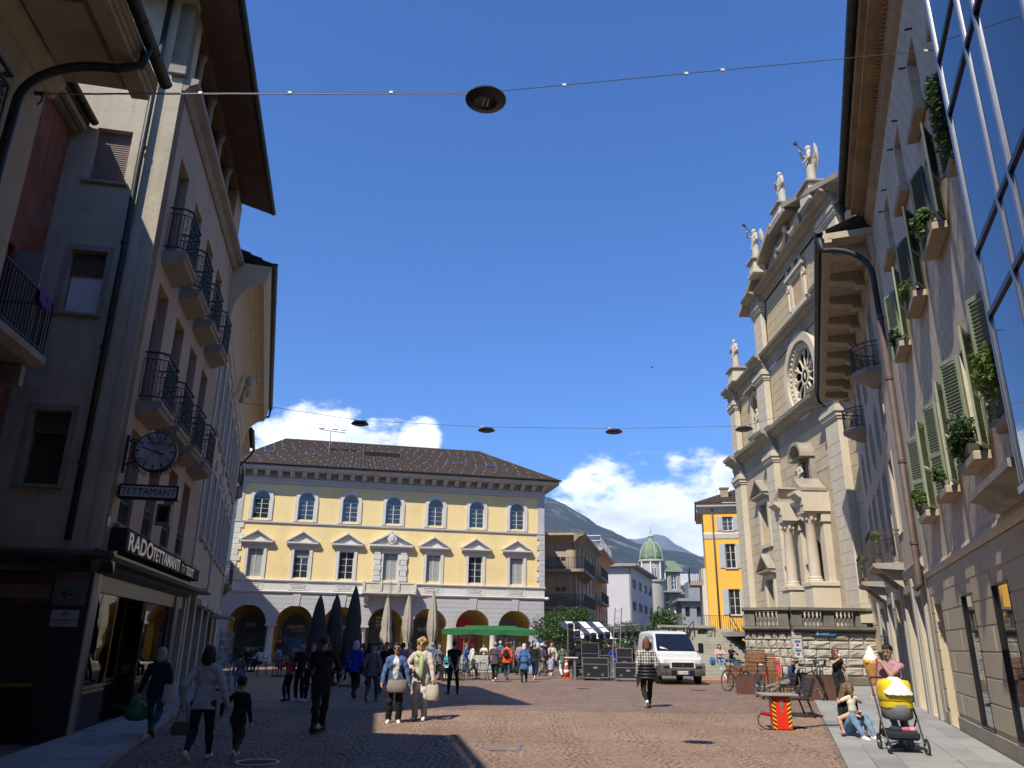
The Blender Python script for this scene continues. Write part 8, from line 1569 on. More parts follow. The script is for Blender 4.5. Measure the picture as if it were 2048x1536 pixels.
def bike(label, p, rz, col=BLACKP, saddle=BLACKP, basket=False, bags=False, light=False, fender=False, lean=.06, group='parked bicycles'):
 o = empty('bicycle', p, rz, label, 'bicycle', group); o.rotation_euler = (0, lean, rz); o.scale = (1.12, 1.12, 1.12); r = .34
 for y in (-.52, .54):
  w = MB(); w.tube([(0, y + r * math.cos(a), r + r * math.sin(a)) for a in np.linspace(0, 2 * math.pi, 33)], .022, 6, False); w = w.build('wheel', RUB, o); q = MB(); q.tube([(0, y + (r - .03) * math.cos(a), r + (r - .03) * math.sin(a)) for a in np.linspace(0, 2 * math.pi, 33)], .010, 5, False)
  for k in range(14): a = k * math.pi / 7; q.tube([(.02 * (-1) ** k, y, r), (0, y + (r - .03) * math.cos(a), r + (r - .03) * math.sin(a))], .0022, 3, False)
  q.tube([(-.05, y, r), (.05, y, r)], .02, 8); q.build('rim_and_spokes', STEEL, w, kind='stuff')
  if fender: f = MB(); f.tube([(0, y + (r + .035) * math.cos(a), r + (r + .035) * math.sin(a)) for a in np.linspace(R(20), R(175), 16)], .026, 5); f.build('mudguard', CHROME if fender == 2 else col, o)
 bb = (0, -.08, .29); st = (0, -.22, .80); hd = (0, .36, .82); h2 = (0, .40, .68); m = MB()
 for a, b in ((bb, st), (bb, h2), ((0, -.19, .70), hd), (st, (0, -.52, r)), (bb, (0, -.52, r)), (hd, (0, .43, .6)), ((0, .43, .6), (0, .54, r))): m.tube([a, b], .018, 6)
 m.build('frame', col, o); MB().tube([st, (0, -.25, .93)], .014, 6).build('seat_post', STEEL, o); s = MB(); s.ball((0, -.29, .96), (.08, .13, .035), 10, 6).ball((0, -.16, .955), (.03, .10, .025), 8, 5); s.build('saddle', saddle, o, smooth=True)
 MB().tube([hd, (0, .33, 1.0)], .016, 6).tube([(-.29, .22, 1.03), (-.2, .30, 1.02), (0, .34, 1.0), (.2, .30, 1.02), (.29, .22, 1.03)], .013, 6).build('handlebar', col, o)
 for x in (-1, 1): MB().tube([(x * .29, .22, 1.03), (x * .30, .13, 1.03)], .018, 6).build('grip', RUB, o); MB().tube([(x * .04, -.08, .29), (x * .06, -.08 + x * .16, .29 - x * .05), (x * .13, -.08 + x * .16, .29 - x * .05)], .012, 5).build('pedal', STEEL, o)
 if light: MB().cbox(-.06, .06, -.84, -.78, .66, .73, .01).build('tail_light', M('tail_red', (0.5, 0.02, 0.02), .3), o); MB().box(-.08, .08, -.85, -.35, .73, .745).build('carrier', STEEL, o)
 if basket: k = MB(); k.prism([(-.18, .82), (.18, .82), (.22, 1.06), (-.22, 1.06)], .42, .74, [list(reversed([(-.15, .85), (.15, .85), (.19, 1.03), (-.19, 1.03)]))]); k.build('basket', M('wire_basket', (0.06, 0.04, 0.04), .6), o)
 if bags:
  for x in (-1, 1): MB().cbox(x * .16 - .07, x * .16 + .07, -.72, -.38, .40, .74, .03).build('pannier', cloth('pannier', (0.02, 0.02, 0.022)), o)
 return o
bike('black mountain bike parked at the left end of the corten planter', gp(1475, 1384), R(22), bags=False); bike('city bicycle with cream saddle and red tail light seen from behind', gp(1520, 1396), R(-8), saddle=M('cream_saddle', (0.6, 0.54, 0.4), .5), light=True, fender=2); bike('black touring bicycle with full panniers beside the bench', gp(1622, 1400), R(188), bags=True, fender=1); bike('bicycle with wire basket on its handlebars behind the touring bicycle', gp(1642, 1378), R(170), col=M('teal_paint', (0.03, 0.16, 0.2), .4), basket=True)
def furniture():
 for px, py, w, d, h, lab in ((1507, 1389, .45, .5, .62, 'rust-brown steel planter box behind the city bicycle'), (1656, 1403, .52, .5, .78, 'rust-brown steel planter box at the pavement edge')):
  p = gp(px, py); o = empty('corten_planter', (p.x, p.y + d, 0), R(-14), lab, 'planter', 'rusty steel planters'); MB().prism(rect(-w, w, 0, h), -d, d).build('box', CORT, o); MB().box(-w + .03, w - .03, -d + .03, d - .03, h, h + .005).build('soil', DARK, o)
 a, b = gp(1512, 1390), gp(1560, 1388); o = empty('slatted_crate', ((a + b) / 2) + Vector((.35, .45, 0)), R(-8), 'low wall of upright wooden slats under the stacked chairs', 'crate')
 for i in range(11): MB().obox((-.62 + .125 * i, 0, .3), (.055, .12, .6), .1).build('slat', WOOD if i % 3 else WOODO, o)
 p = gp(1512, 1378);
 for k, (dx, n, z0, w) in enumerate(((-.55, 9, .6, .42), (.38, 17, .0, .40), (.95, 15, .1, .36))):
  o = empty('stacked_folding_chairs', (p.x + .3 + dx, p.y + 1.9 + .15 * k, 0), R(-10), ('lower left pile of folded wooden bistro furniture', 'tall middle pile of folded wooden bistro furniture', 'tall right pile of folded wooden bistro furniture')[k], 'furniture', 'piles of folded bistro furniture')
  for j in range(n): z = .10 + j * .085 + (.0 if k else 0); s = MB().obox((random.uniform(-.03, .03), 0, z + .05), (w * 2, .6, .068), random.uniform(-.05, .05)).build('folded_seat', WOODO if j % 2 else WOOD, o)
  for x in (-w * .8, w * .8): MB().tube([(x, -.27, 0), (x, -.27, .12 + n * .083)], .012, 5).build('steel_leg', STEEL, o)
 p = gp(1563, 1372); o = empty('poster_stand', (p.x, p.y + .8, 0), R(-12), 'leaning poster board with white text panels on red', 'poster'); S = MB().obox((0, 0, .62), (.62, .04, 1.2), 0, R(-12)).build('board', WHITE, o); RP_ = M('poster_red', (0.5, 0.03, 0.04), .5); YP = M('poster_yellow', (0.7, 0.42, 0.03), .5)
 def q(cx, cz, w, h, m, n): MB().obox((cx, -.026 + .0, cz), (w, .006, h), 0, 0).xform(Matrix.Translation((0, 0, .62)) @ Matrix.Rotation(R(-12), 4, 'X')).build(n, m, o)
 q(.14, .0, .32, 1.12, RP_, 'red_panel'); q(0, .50, .58, .1, RP_, 'red_band'); q(.16, -.2, .2, .24, YP, 'yellow_disc'); t = text('TICINO ARTE', .085, WHITE, o, (-.27, -.11, 1.08), (R(78), 0, 0), extrude=.001)
 def bench(px, py, rz, lab):
  p = gp(px, py); o = empty('slatted_bench', p, rz, lab, 'bench', 'black slatted benches');
  for i in range(5): MB().cbox(-.85, .85, -.22 + .1 * i, -.14 + .1 * i, .43, .46, .008).build('seat_slat', BLACKP, o)
  for i in range(5): MB().obox((0, .29 + .028 * i, .53 + .085 * i), (1.7, .03, .07), 0, R(-18)).build('back_slat', BLACKP, o)
  for x in (-.7, .7): m = MB(); m.tube([(x, -.2, 0), (x, -.2, .43), (x, .22, .43), (x, .42, .95)], .025, 6).tube([(x, .22, .43), (x, .36, 0)], .025, 6).tube([(x, -.22, .43), (x, -.24, .64), (x, .3, .66)], .018, 6); m.build('side_frame', IRON, o)
  return o
 B1 = bench(1578, 1396, R(-112), 'black slatted bench with a lounging man'); B2 = bench(1590, 1432, R(-100), 'empty bench standing behind the red power box')
 p = gp(1567, 1462); o = empty('power_box', p, R(-6), 'red power distribution box with yellow-black hazard stripes under a plank', 'power box'); RD_ = M('box_red', (0.72, 0.03, 0.012), .4, .05); MB().cbox(-.20, .20, 0, .22, .02, .66, .012).build('cabinet', RD_, o); YW = M('hazard_yellow', (0.8, 0.42, 0.01), .5)
 for s in (-1, 1):
  for j in range(7): z = .06 + j * .085; x = s * .155; MB().prism([(x - .035, z), (x + .035, z - s * -.05), (x + .035, z - s * -.05 + .042), (x - .035, z + .042)], -.004, -.0005).build('hazard_stripe', YW, o); MB().prism([(x - .035, z + .043), (x + .035, z - s * -.05 + .043), (x + .035, z - s * -.05 + .084), (x - .035, z + .084)], -.004, -.0005).build('hazard_stripe', BLACKP, o)
 MB().prism(ellipse(.0, .52, .045, .075, 14), -.004, -.0005).build('worn_sticker', STEEL, o); MB().box(-.02, .03, -.004, -.0005, .36, .42).build('worn_sticker', STEEL, o); MB().tube([(-.20, .1, .30), (-.30, .08, .32), (-.40, .06, .33)], .04, 8).build('plug', M('plug_red', (0.45, 0.02, 0.03), .4), o); MB().cbox(-.42, .36, -.1, .5, .67, .72, .012).build('plank', M('grey_plank', (0.27, 0.24, 0.20), .9, .15, 3, .2), o)
 c = empty('power_cable', p, 0, 'black power cable looping out of the red power box', 'cable'); MB().tube([(-.42, .06, .33), (-.50, .05, .24), (-.49, .03, .12), (-.38, 0, .035), (-.2, -.02, .03), (.3, .3, .025), (1.2, .9, .045), (1.9, 1.0, .045)], .013, 6).build('cable', RUB, c)
 p = gp(1752, 1400); o = empty('ice_cream_sign', (p.x, p.y, 0), .2, 'giant ice cream cone sign with waffle cone beside the wall', 'sign'); WF = M('waffle', (0.55, 0.26, 0.07), .6, .15, 6, .3); m = MB(); m.lathe([(.07, .42), (.12, .55), (.26, 1.15), (.28, 1.2), (.25, 1.22)], n=20); m.build('cone', WF, o, smooth=True); g = MB()
 for k in range(10):
  for s in (-1, 1): g.tube([((.075 + .19 * t) * math.cos(k * .628 + s * 2.2 * t), (.075 + .19 * t) * math.sin(k * .628 + s * 2.2 * t), .44 + .74 * t) for t in np.linspace(0, 1, 9)], .011, 4)
 g.build('waffle_ribs', M('waffle_rib', (0.62, 0.33, 0.10), .6), o, kind='stuff'); VN = M('vanilla', (0.75, 0.70, 0.58), .5); s = MB(); s.lathe([(.25, 1.18), (.27, 1.3), (.2, 1.42), (.17, 1.45), (.17, 1.5), (.1, 1.62), (.03, 1.72), (0, 1.73)], n=18); s.build('vanilla_swirl', VN, o, smooth=True); MB().ball((.1, -.2, 1.24), (.15, .12, .12), 12, 8).build('scoop', M('raspberry', (0.55, 0.03, 0.12), .4), o, smooth=True); MB().ball((-.2, -.1, 1.24), (.1, .1, .1), 10, 7).build('scoop', M('lemon', (0.75, 0.5, 0.05), .4), o, smooth=True); MB().ball((.22, .05, 1.22), (.1, .1, .1), 10, 7).build('scoop', MATS['raspberry'], o, smooth=True); b = MB(); b.lathe([(.2, .03), (.2, .07), (.13, .3), (.08, .44)], n=10); b.build('stand', M('pink_stone', (0.45, 0.33, 0.28), .8), o)
 p = gp(440, 1392); o = empty('postcard_rack', (p.x, p.y, .13), R(20), 'tall blue postcard rack on the left pavement', 'rack'); m = MB().box(-.22, -.2, -.02, .02, .1, 1.85).box(.2, .22, -.02, .02, .1, 1.85).box(-.25, .25, -.2, .2, .02, .1); m.build('frame', M('rack_blue', (0.03, 0.05, 0.2), .5), o)
 for j in range(7):
  for i in range(3): MB().obox((-.14 + .14 * i, -.03, .28 + j * .23), (.12, .01, .17), 0, R(-12)).build('postcard', M('card%d' % ((i + j) % 4), [(.35, .37, .4), (.2, .25, .3), (.4, .36, .3), (.25, .3, .25)][(i + j) % 4], .4, .4, 9), o)
furniture()
def stroller():
 p = gp(1806, 1508); o = empty('stroller', (p.x, p.y, .03), R(-10), 'yellow and grey stroller with a white cloth on its hood', 'stroller'); YC = cloth('hood_yellow', (0.75, 0.56, 0.02)); GC = cloth('stroller_grey', (0.16, 0.16, 0.165)); BC = cloth('basket_black', (0.02, 0.02, 0.022))
 for x, y, r in ((-.27, -.28, .09), (.29, -.34, .115), (-.25, .38, .115), (.25, .38, .115)):
  w = MB(); w.tube([(x, y + r * math.cos(a), r + r * math.sin(a)) for a in np.linspace(0, 2 * math.pi, 25)], .018, 6, False); w = w.build('wheel', RUB, o); q = MB()
  for k in range(5): a = k * 1.257; q.tube([(x, y, r), (x, y + r * math.cos(a), r + r * math.sin(a))], .009, 4)
  q.tube([(x - .03, y, r), (x + .03, y, r)], .028, 8); q.build('spokes', STEEL, w)
 for s in (-1, 1): MB().tube([(s * .27, -.30, .16), (s * .29, -.05, .48), (s * .28, .12, .72), (s * .27, .42, 1.10)], .016, 8).build('side_tube', IRON, o); MB().tube([(s * .25, .38, .13), (s * .28, -.02, .52)], .015, 8).build('rear_tube', IRON, o)
 MB().tube([(-.27, .42, 1.10), (-.24, .47, 1.14), (.24, .47, 1.14), (.27, .42, 1.10)], .017, 8).build('handle', IRON, o)
 m = MB(); m.cbox(-.24, .24, -.28, .34, .20, .34, .04); m.build('shopping_basket', BC, o);
 for x, c, n in ((-.1, (.02, .03, .06), 'a'), (.06, (.5, .12, .2), 'b'), (.14, (.6, .25, .32), 'c')): MB().ball((x, -.12, .36), (.11, .13, .05), 8, 5).build('packed_cloth', cloth('pack' + n, c), o, smooth=True)
 m = MB(); m.csm = True; m.lathe([(.19, .50), (.235, .53), (.24, .66), (.24, .74)], (0, .02, 0), 20); m.v = [(x, y * 1.35, z) for x, y, z in m.v]; m.build('carrycot', GC, o); m = MB(); n = 14; prof = [(.235, .68), (.25, .70), (.24, .78), (.245, .80), (.262, .81), (.25, .90), (.252, .99), (.238, 1.06), (.205, 1.105), (.12, 1.13), (0, 1.14)]; m.csm = True; m.lathe(prof, (0, 0, 0), 22); m.v = [(math.copysign(abs(x / .26) ** .75 * .26, x) * (1 + .02 * math.sin(z * 55 + y * 20)), math.copysign(abs(y / .26) ** .8 * .26, y) * 1.2 + .02, z + .008 * math.sin(x * 40)) for x, y, z in m.v]; m.build('hood', YC, o)
 m = MB(); n = 10; pth = [(.2, 1.12, .4), (.05, 1.16, .44), (-.12, 1.155, .46), (-.25, 1.10, .44), (-.315, 1.02, .36), (-.34, .94, .22), (-.345, .88, .08)]; vs = [((i / n - .5) * w, y, z - (i / n - .5) ** 2 * w * w * 4.2 + .006 * math.sin(i * 1.9 + j)) for j, (y, z, w) in enumerate(pth) for i in range(n + 1)]; m.add(vs, [(j * (n + 1) + i, j * (n + 1) + i + 1, (j + 1) * (n + 1) + i + 1, (j + 1) * (n + 1) + i) for j in range(6) for i in range(n)]); c = m.build('white_cloth', cloth('muslin', (0.75, 0.75, 0.75), .03), None, o.location + Vector((0, 0, .015)), (0, 0, R(-10)), smooth=True); tag(c, 'white muslin cloth draped over the yellow stroller hood', 'cloth')
stroller()
c = empty('cable_ramp', (9.7, 42.55, 0), 0, 'orange cable ramp lying along the foot of the church steps', 'cable ramp'); MB().xprism([(-.12, .005), (.12, .005), (.05, .06), (-.05, .06)], 0, 3.9).build('ramp', M('ramp_orange', (0.6, 0.14, 0.03), .6), c, fix=True)
p = at_depth(1081, 1278, 62.2); c = empty('round_blue_sign', p, R(12), 'small round blue information sign on the palazzo corner pier', 'sign'); MB().lathe([(.3, -.03), (.3, 0)], n=24, axis='y').build('disc', MATS['sign_blue'], c); MB().box(-.035, .035, -.045, -.031, -.16, .04).box(-.035, .035, -.045, -.031, .09, .16).build('letter_i', WHITE, c); MB().tube([(0, .02, -.3), (0, .02, -1.6)], .03, 6).build('post', STEEL, c)
# ------------------------------------------------------------------ people
def spot(px, fy, hy, z=0.0):
 p = on_ground(px, fy, z); t = at_depth(px, hy, p.y); return (p.x, p.y, z), t.z - z
CB_ = cloth('black', (0.012, 0.012, 0.013)); CJ = cloth('jeans', (0.045, 0.075, 0.14)); CJL = cloth('light_jeans', (0.16, 0.25, 0.38)); CW = cloth('white', (0.62, 0.61, 0.59), .05); CN = cloth('dark_navy', (0.015, 0.02, 0.04)); CG = cloth('grey', (0.17, 0.165, 0.165)); CBE = cloth('beige', (0.52, 0.46, 0.38)); CBL = cloth('royal_blue', (0.012, 0.04, 0.42)); CPU = cloth('plum', (0.085, 0.055, 0.075)); COR = cloth('orange', (0.62, 0.085, 0.02)); CSB = cloth('sky_blue', (0.06, 0.14, 0.33)); CGR = cloth('sage', (0.10, 0.14, 0.085)); CPK = cloth('coral_pink', (0.50, 0.05, 0.10)); CRO = cloth('dusty_rose', (0.42, 0.22, 0.28)); CKH = cloth('khaki', (0.20, 0.165, 0.125)); CBZ = cloth('blazer_grey', (0.42, 0.43, 0.46)); CBR = cloth('brown', (0.07, 0.05, 0.04))
CDN = cloth('denim_print', (0.07, 0.12, 0.25), .6); CFL = M('cloth_floral', (0.40, 0.42, 0.22), .9, .7, 14, .2, 22)
def plaid():
 mt = cloth('plaid', (0.5, 0.5, 0.5)); nt = mt.node_tree; N = nt.nodes; L = nt.links; b = N['Principled BSDF']; tc = N.new('ShaderNodeTexCoord'); outs = []
 for r in ((0, 0, 0), (0, R(90), 0)):
  mp = N.new('ShaderNodeMapping'); L.new(tc.outputs['Object'], mp.inputs[0]); mp.inputs['Rotation'].default_value = r; w = N.new('ShaderNodeTexWave'); w.inputs['Scale'].default_value = 4.2; L.new(mp.outputs[0], w.inputs[0]); g = N.new('ShaderNodeMath'); g.operation = 'GREATER_THAN'; g.inputs[1].default_value = .55; L.new(w.outputs['Fac'], g.inputs[0]); outs.append(g.outputs[0])
 a = N.new('ShaderNodeMath'); a.operation = 'ADD'; L.new(outs[0], a.inputs[0]); L.new(outs[1], a.inputs[1]); d = N.new('ShaderNodeMath'); d.operation = 'MULTIPLY'; d.inputs[1].default_value = .5; L.new(a.outputs[0], d.inputs[0]); mx = N.new('ShaderNodeMix'); mx.data_type = 'RGBA'; L.new(d.outputs[0], mx.inputs[0]); mx.inputs[6].default_value = (.55, .55, .53, 1); mx.inputs[7].default_value = (.015, .015, .018, 1); L.new(mx.outputs[2], b.inputs['Base Color']); return mt
AWAY, TO = 0.0, math.pi
def stride(H, f=.16, lift=.05, back='r'):
 a, b = (-.05 * H, f * H, 0), (.05 * H, -f * H, lift * H); fd = [(0, 1, .05), (.05, 1, -.75)]
 if back == 'l': a, b = (-.05 * H, -f * H, lift * H), (.05 * H, f * H, 0); fd = fd[::-1]
 return dict(feet=[a, b], foot_dir=fd, pelvis=(0, 0, .50 * H))
def P(label, px, fy, hy, yaw, tm_, lg_, shoe='black', hair='short', hc='brown', vox=.017, walk=None, z=0.0, hs=1.0, **kw):
 pos, H = spot(px, fy, hy, z); H *= hs
 if walk: kw = {**stride(H, back=walk), **kw}
 for k in ('hands', 'feet'):
  if k in kw and k != 'feet': kw[k] = [None if q is None else tuple(H * v for v in q) for q in kw[k]]
 return person(label, pos, yaw, tm_, lg_, shoe, hc, vox, H=H, hair=hair, **kw)
def bag(label, name, o, hand, size, mat, strap=.25, drop=None, rz=0.0, kind='tote', cat='bag'):
 w = local_to_world(o, hand); e = empty(name, (w.x, w.y, w.z - strap - size[2]), rz + o.rotation_euler[2], label, cat); sx, sy, sz = size; m = MB(); n = 14; prof = [(.82, 0), (1.0, .08), (1.02, .5), (.9, .9), (.8, 1.0)] if kind != 'sack' else [(.5, 0), (.95, .12), (1.05, .45), (.6, .8), (.18, .97), (.1, 1.0)]
 vs = [(sx * r * math.cos(2 * math.pi * i / n) * (1 + .06 * math.sin(3 * i)), sy * r * math.sin(2 * math.pi * i / n), sz * t) for r, t in prof for i in range(n)]; m.add(vs, [(j * n + i, j * n + (i + 1) % n, (j + 1) * n + (i + 1) % n, (j + 1) * n + i) for j in range(len(prof) - 1) for i in range(n)] + [tuple(range(n - 1, -1, -1))]); m.build('body', mat, e, smooth=True)
 if strap > 0:
  for s in (-1, 1): MB().tube([(s * sx * .6, 0, sz * .96), (s * sx * .3, 0, sz + strap * .8), (0, 0, sz + strap)], .008, 5).build('handle', mat, e)
 return e
def pack(label, o, H, mat, cat='backpack'):
 w = local_to_world(o, (0, -.105 * H, .62 * H)); e = empty('backpack', w, o.rotation_euler[2], label, cat); m = MB(); m.ball((0, 0, .11 * H), (.085 * H, .05 * H, .13 * H), 12, 8); m.build('body', mat, e, smooth=True); MB().ball((0, -.045 * H, .06 * H), (.06 * H, .02 * H, .05 * H), 10, 6).build('pocket', mat, e, smooth=True)
 for s in (-1, 1): MB().tube([(s * .05 * H, .03 * H, .19 * H), (s * .06 * H, .10 * H, .22 * H), (s * .065 * H, .17 * H, .13 * H)], .008 * H, 5).build('strap', mat, e)
o, A = P('woman in pale grey blazer and dark jeans walking away, holding a child by the hand', 392, 1524, 1288, R(3), CBZ, CN, 'white', 'bob', 'black', .012, 'l', top='jacket', hands=[(-.17, -.05, .50), (.20, .06, .46)], sock=SKINM, hold=(0, 1)); H0 = 1.5
bag('small olive shoulder bag on the hip of the woman in the blazer', 'shoulder_bag', o, (-.27, -.02, .82), (.13, .07, .17), cloth('olive', (0.13, 0.115, 0.07)), .3)
P('small boy in black top and brown trousers walking beside the blazer woman', 468, 1516, 1357, R(-4), CB_, CBR, 'white', 'short', 'black', .012, 'r', child=True, hands=[(-.26, .02, .56), (.20, -.04, .42)], top='jacket')
o, A = P('woman with grey-blond bob and dark jacket on the left pavement', 300, 1472, 1292, R(8), CN, CJ, 'brown', 'bob', 'grey', .013, 'r', z=.13, top='jacket', hands=[(-.24, .10, .42), (.10, .08, .56)], hold=(1, 0))
bag('green plastic carrier bag hanging from the hand of the grey-haired woman', 'carrier_bag', o, A[0][1], (.19, .12, .34), M('green_plastic', (0.015, 0.17, 0.06), .35, .3, 5, .4, 12), .12, kind='sack'); bag('white cotton tote bag on the shoulder of the grey-haired woman', 'tote_bag', o, (.23, -.05, 1.22), (.12, .05, .30), CW, .42)
P('woman in grey sweatshirt and jeans seen past the postcard rack', 473, 1384, 1306, R(25), CG, CJL, 'white', 'short', 'black', .018, 'l')
P('girl in coral pink hoodie and black leggings', 573, 1402, 1306, R(60), CPK, CB_, 'black', 'bob', 'darkblond', .016, hands=[(-.06, .16, .78), (.10, .15, .7)])
P('man all in black standing beside the girl in pink', 597, 1402, 1284, R(170), CB_, CB_, 'white', 'short', 'black', .016, sex='m'); o, A = P('woman in black with patterned bag behind the man in black', 617, 1403, 1286, R(200), CBR, CB_, 'white', 'long', 'brown', .018)
bag('patterned black and white bag hanging by the woman in black', 'patterned_bag', o, A[0][1], (.2, .1, .4), cloth('print_bw', (0.16, 0.16, 0.17), .9), .15)
o, A = P('man in black shirt and shorts riding away on an electric scooter', 636, 1452, 1272, R(2), CB_, CB_, 'black', 'short', 'brown', .013, sex='m', z=.10, fat=1.12, legs='wide', feet=[(-.04, -.18, 0), (.05, .10, 0)], hands=[(-.17, .26, .62), (.17, .26, .62)], hold=(1, 1), skirt=.17)
sc = empty('electric_scooter', (o.location.x, o.location.y, 0), R(2), 'black electric scooter under the man in black', 'scooter'); MB().cbox(-.08, .08, -.45, .42, .06, .10, .01).build('deck', BLACKP, sc)
for y in (-.5, .55): w = MB(); w.lathe([(.04, -.03), (.10, -.03), (.10, .03), (.04, .03)], (0, y, .10), 16, axis='x'); w.build('wheel', RUB, sc)
MB().tube([(0, .55, .12), (0, .45, .3), (0, .38, 1.06)], .02, 8).build('stem', BLACKP, sc); MB().tube([(-.24, .36, 1.06), (.24, .36, 1.06)], .016, 8).build('handlebar', BLACKP, sc)
P('white-haired woman in royal blue cardigan and black trousers walking away', 706, 1396, 1280, R(-12), CBL, CB_, 'black', 'bob', 'white', .015, 'r', top='jacket', sleeves='long'); P('person in grey pullover, navy trousers and dark cap walking away', 741, 1404, 1286, R(-8), CG, CJ, 'grey', 'short', 'grey', .015, 'l', hat='cap', extra_m=CN, top='jacket')
o, A = P('woman in blue printed jacket, white tee and sunglasses walking towards camera', 786, 1446, 1286, TO + R(6), CDN, CB_, 'white', 'short', 'black', .012, sunglasses=True, top='jacket', fat=1.05, legs='wide', skin=SKIND, hands=[(-.20, .06, .46), (.17, .10, .50)], front_m=CW)
bag('large beige handbag carried in front of the woman in printed jacket', 'handbag', o, (-.05, .22, 1.02), (.22, .10, .26), cloth('taupe_leather', (0.26, 0.22, 0.18)), .14)
o, A = P('curly blond woman in cream jacket, green scarf and sunglasses walking towards camera', 838, 1440, 1277, TO - R(10), CBE, CBE, 'white', 'curly', 'blond', .012, sunglasses=True, top='jacket', fat=1.06, legs='wide', hands=[(-.20, .10, .46), (.10, .12, .64)], elbows=[None, (1, -.3, -.6)], hold=(1, 0), front_m=CFL)
e = empty('scarf', o.location, o.rotation_euler[2], 'pale green scarf looped round the blond woman', 'scarf'); SCF = cloth('scarf_green', (0.36, 0.42, 0.22)); m = MB(); hh = 1.62; m.tube([(.09 * math.cos(a), .02 + .10 * math.sin(a), 1.36 + .03 * math.sin(a * 2)) for a in np.linspace(0, 6.28, 13)], .045, 7); m.build('loop', SCF, e, smooth=True); MB().tube([(-.03, .12, 1.34), (-.05, .17, 1.2), (-.04, .19, 1.0), (-.07, .19, .84)], [.05, .06, .06, .045], 8).build('tail', SCF, e, smooth=True)
bag('cream bag with grey jacket over it in the blond woman\'s hand', 'cream_bag', o, A[0][1], (.15, .10, .34), CBE, .1)
P('man in black polo standing with hands clasped behind his back', 906, 1388, 1281, R(14), CB_, CB_, 'black', 'short', 'brown', .014, sex='m', sleeves='short', hands=[(-.05, -.12, .50), (.04, -.13, .49)], elbows=[(-1, -.4, 0), (1, -.4, 0)], feet=[(-.16, 0, 0), (.16, .02, 0)])
cr = [('dark-clothed man in the shaded crowd behind the grey pullover', 768, 1386, 1283, TO, CB_, CB_, 'short', 'black'), ('woman in light top facing us in the shaded crowd', 757, 1378, 1284, TO, CBE, CJ, 'bob', 'brown'), ('person in dark rose jacket among the shaded crowd', 802, 1380, 1284, R(20), CRO, CN, 'short', 'black'), ('long-haired woman in dark clothes walking in the shaded crowd', 735, 1375, 1282, R(-20), CBR, CB_, 'long', 'black'), ('man in light blue shirt and cap beyond the blond woman', 862, 1360, 1284, R(15), CSB, CN, 'short', 'grey'), ('man in dark shirt standing by the second arch', 555, 1330, 1275, R(5), CB_, CJL, 'short', 'black')]
for l, px, fy, hy, yw, t, g, h, c in cr: P(l, px, fy, hy, yw, t, g, 'black', h, c, .02, 'r' if px % 2 else 'l')
def seated(label, px, Y, yaw, top, leg, hair, hc, **kw):
 p = at_depth(px, 1300, Y); H = 1.68; return person(label, (p.x, Y, 0), yaw, top, leg, 'black', hc, .022, H=H, hair=hair, pelvis=(0, -.05, .50), feet=[(-.12, .42, 0), (.12, .45, 0)], hands=[(-.15, .32, .72), (.15, .32, .74)], **kw)
seated('seated cafe guest with grey hair in dark clothes', 884, 38.2, R(-70), CB_, CN, 'short', 'grey'); seated('seated cafe guest wearing a straw hat and turquoise top', 897, 39.2, R(150), cloth('turquoise', (0.05, 0.3, 0.36)), CW, 'short', 'grey', hat='brim', extra_m=cloth('straw', (0.5, 0.33, 0.16))); seated('seated guest in black at the shaded cafe table on the left', 496, 45.2, R(190), CB_, CB_, 'short', 'black'); seated('seated guest with white sleeves at the shaded cafe', 520, 44.5, R(60), CW, CN, 'bob', 'black'); seated('seated blue-shirted guest behind the shaded parasols', 684, 39, R(40), CBL, CN, 'short', 'black'); seated('seated guest in yellow top behind the shaded crowd', 716, 43, R(200), cloth('yellow', (0.6, 0.4, 0.02)), CN, 'short', 'brown')
o, A = P('boy in white long-sleeved shirt riding a bicycle towards us', 967, 1336, 1287, TO, CW, CB_, 'black', 'short', 'black', .02, child=False, hands=[(-.16, .26, .62), (.16, .26, .62)], feet=[(-.09, .1, .05), (.09, -.1, .25)], pelvis=(0, -.1, .82)); bike('small bicycle ridden by the boy in white', (o.location.x, o.location.y - .12, 0), TO, col=M('lime_frame', (0.35, 0.5, 0.05), .4), lean=0, group=None)
P('grey-haired woman in plum waistcoat with bag walking away', 989, 1364, 1283, R(-6), CPU, CB_, 'white', 'short', 'grey', .017, 'r', top='jacket', fat=1.1); o, A = P('woman in orange jacket with black rucksack walking away', 1013, 1360, 1283, R(-12), COR, CJ, 'grey', 'short', 'red', .017, 'r', top='jacket', fat=1.18); pack('black rucksack on the woman in the orange jacket', o, 1.62, CB_)
o, A = P('white-haired woman in sky blue parka with red strap walking away', 1048, 1365, 1286, R(-4), CSB, CB_, 'black', 'bob', 'white', .017, 'l', top='coat', fat=1.1); bag('pale blue carrier bag beside the sky blue parka', 'carrier_bag', o, A[1][1], (.13, .05, .32), cloth('pale_blue', (0.3, 0.45, 0.62)), .1)
o, A = P('man in black pullover with waist bag walking behind the parka', 1069, 1360, 1284, R(-15), CB_, CN, 'white', 'short', 'grey', .018, 'r', sex='m'); P('woman in white sun hat and plum top', 1084, 1352, 1287, R(-20), CPU, CKH, 'brown', 'short', 'grey', .02, 'l', hat='brim', extra_m=CW); P('laughing blond woman in cream cardigan facing us', 1104, 1350, 1284, TO - R(15), CBE, CJ, 'white', 'bob', 'darkblond', .018, 'r', top='jacket', hands=[(-.16, .1, .5), (.02, .16, .74)])
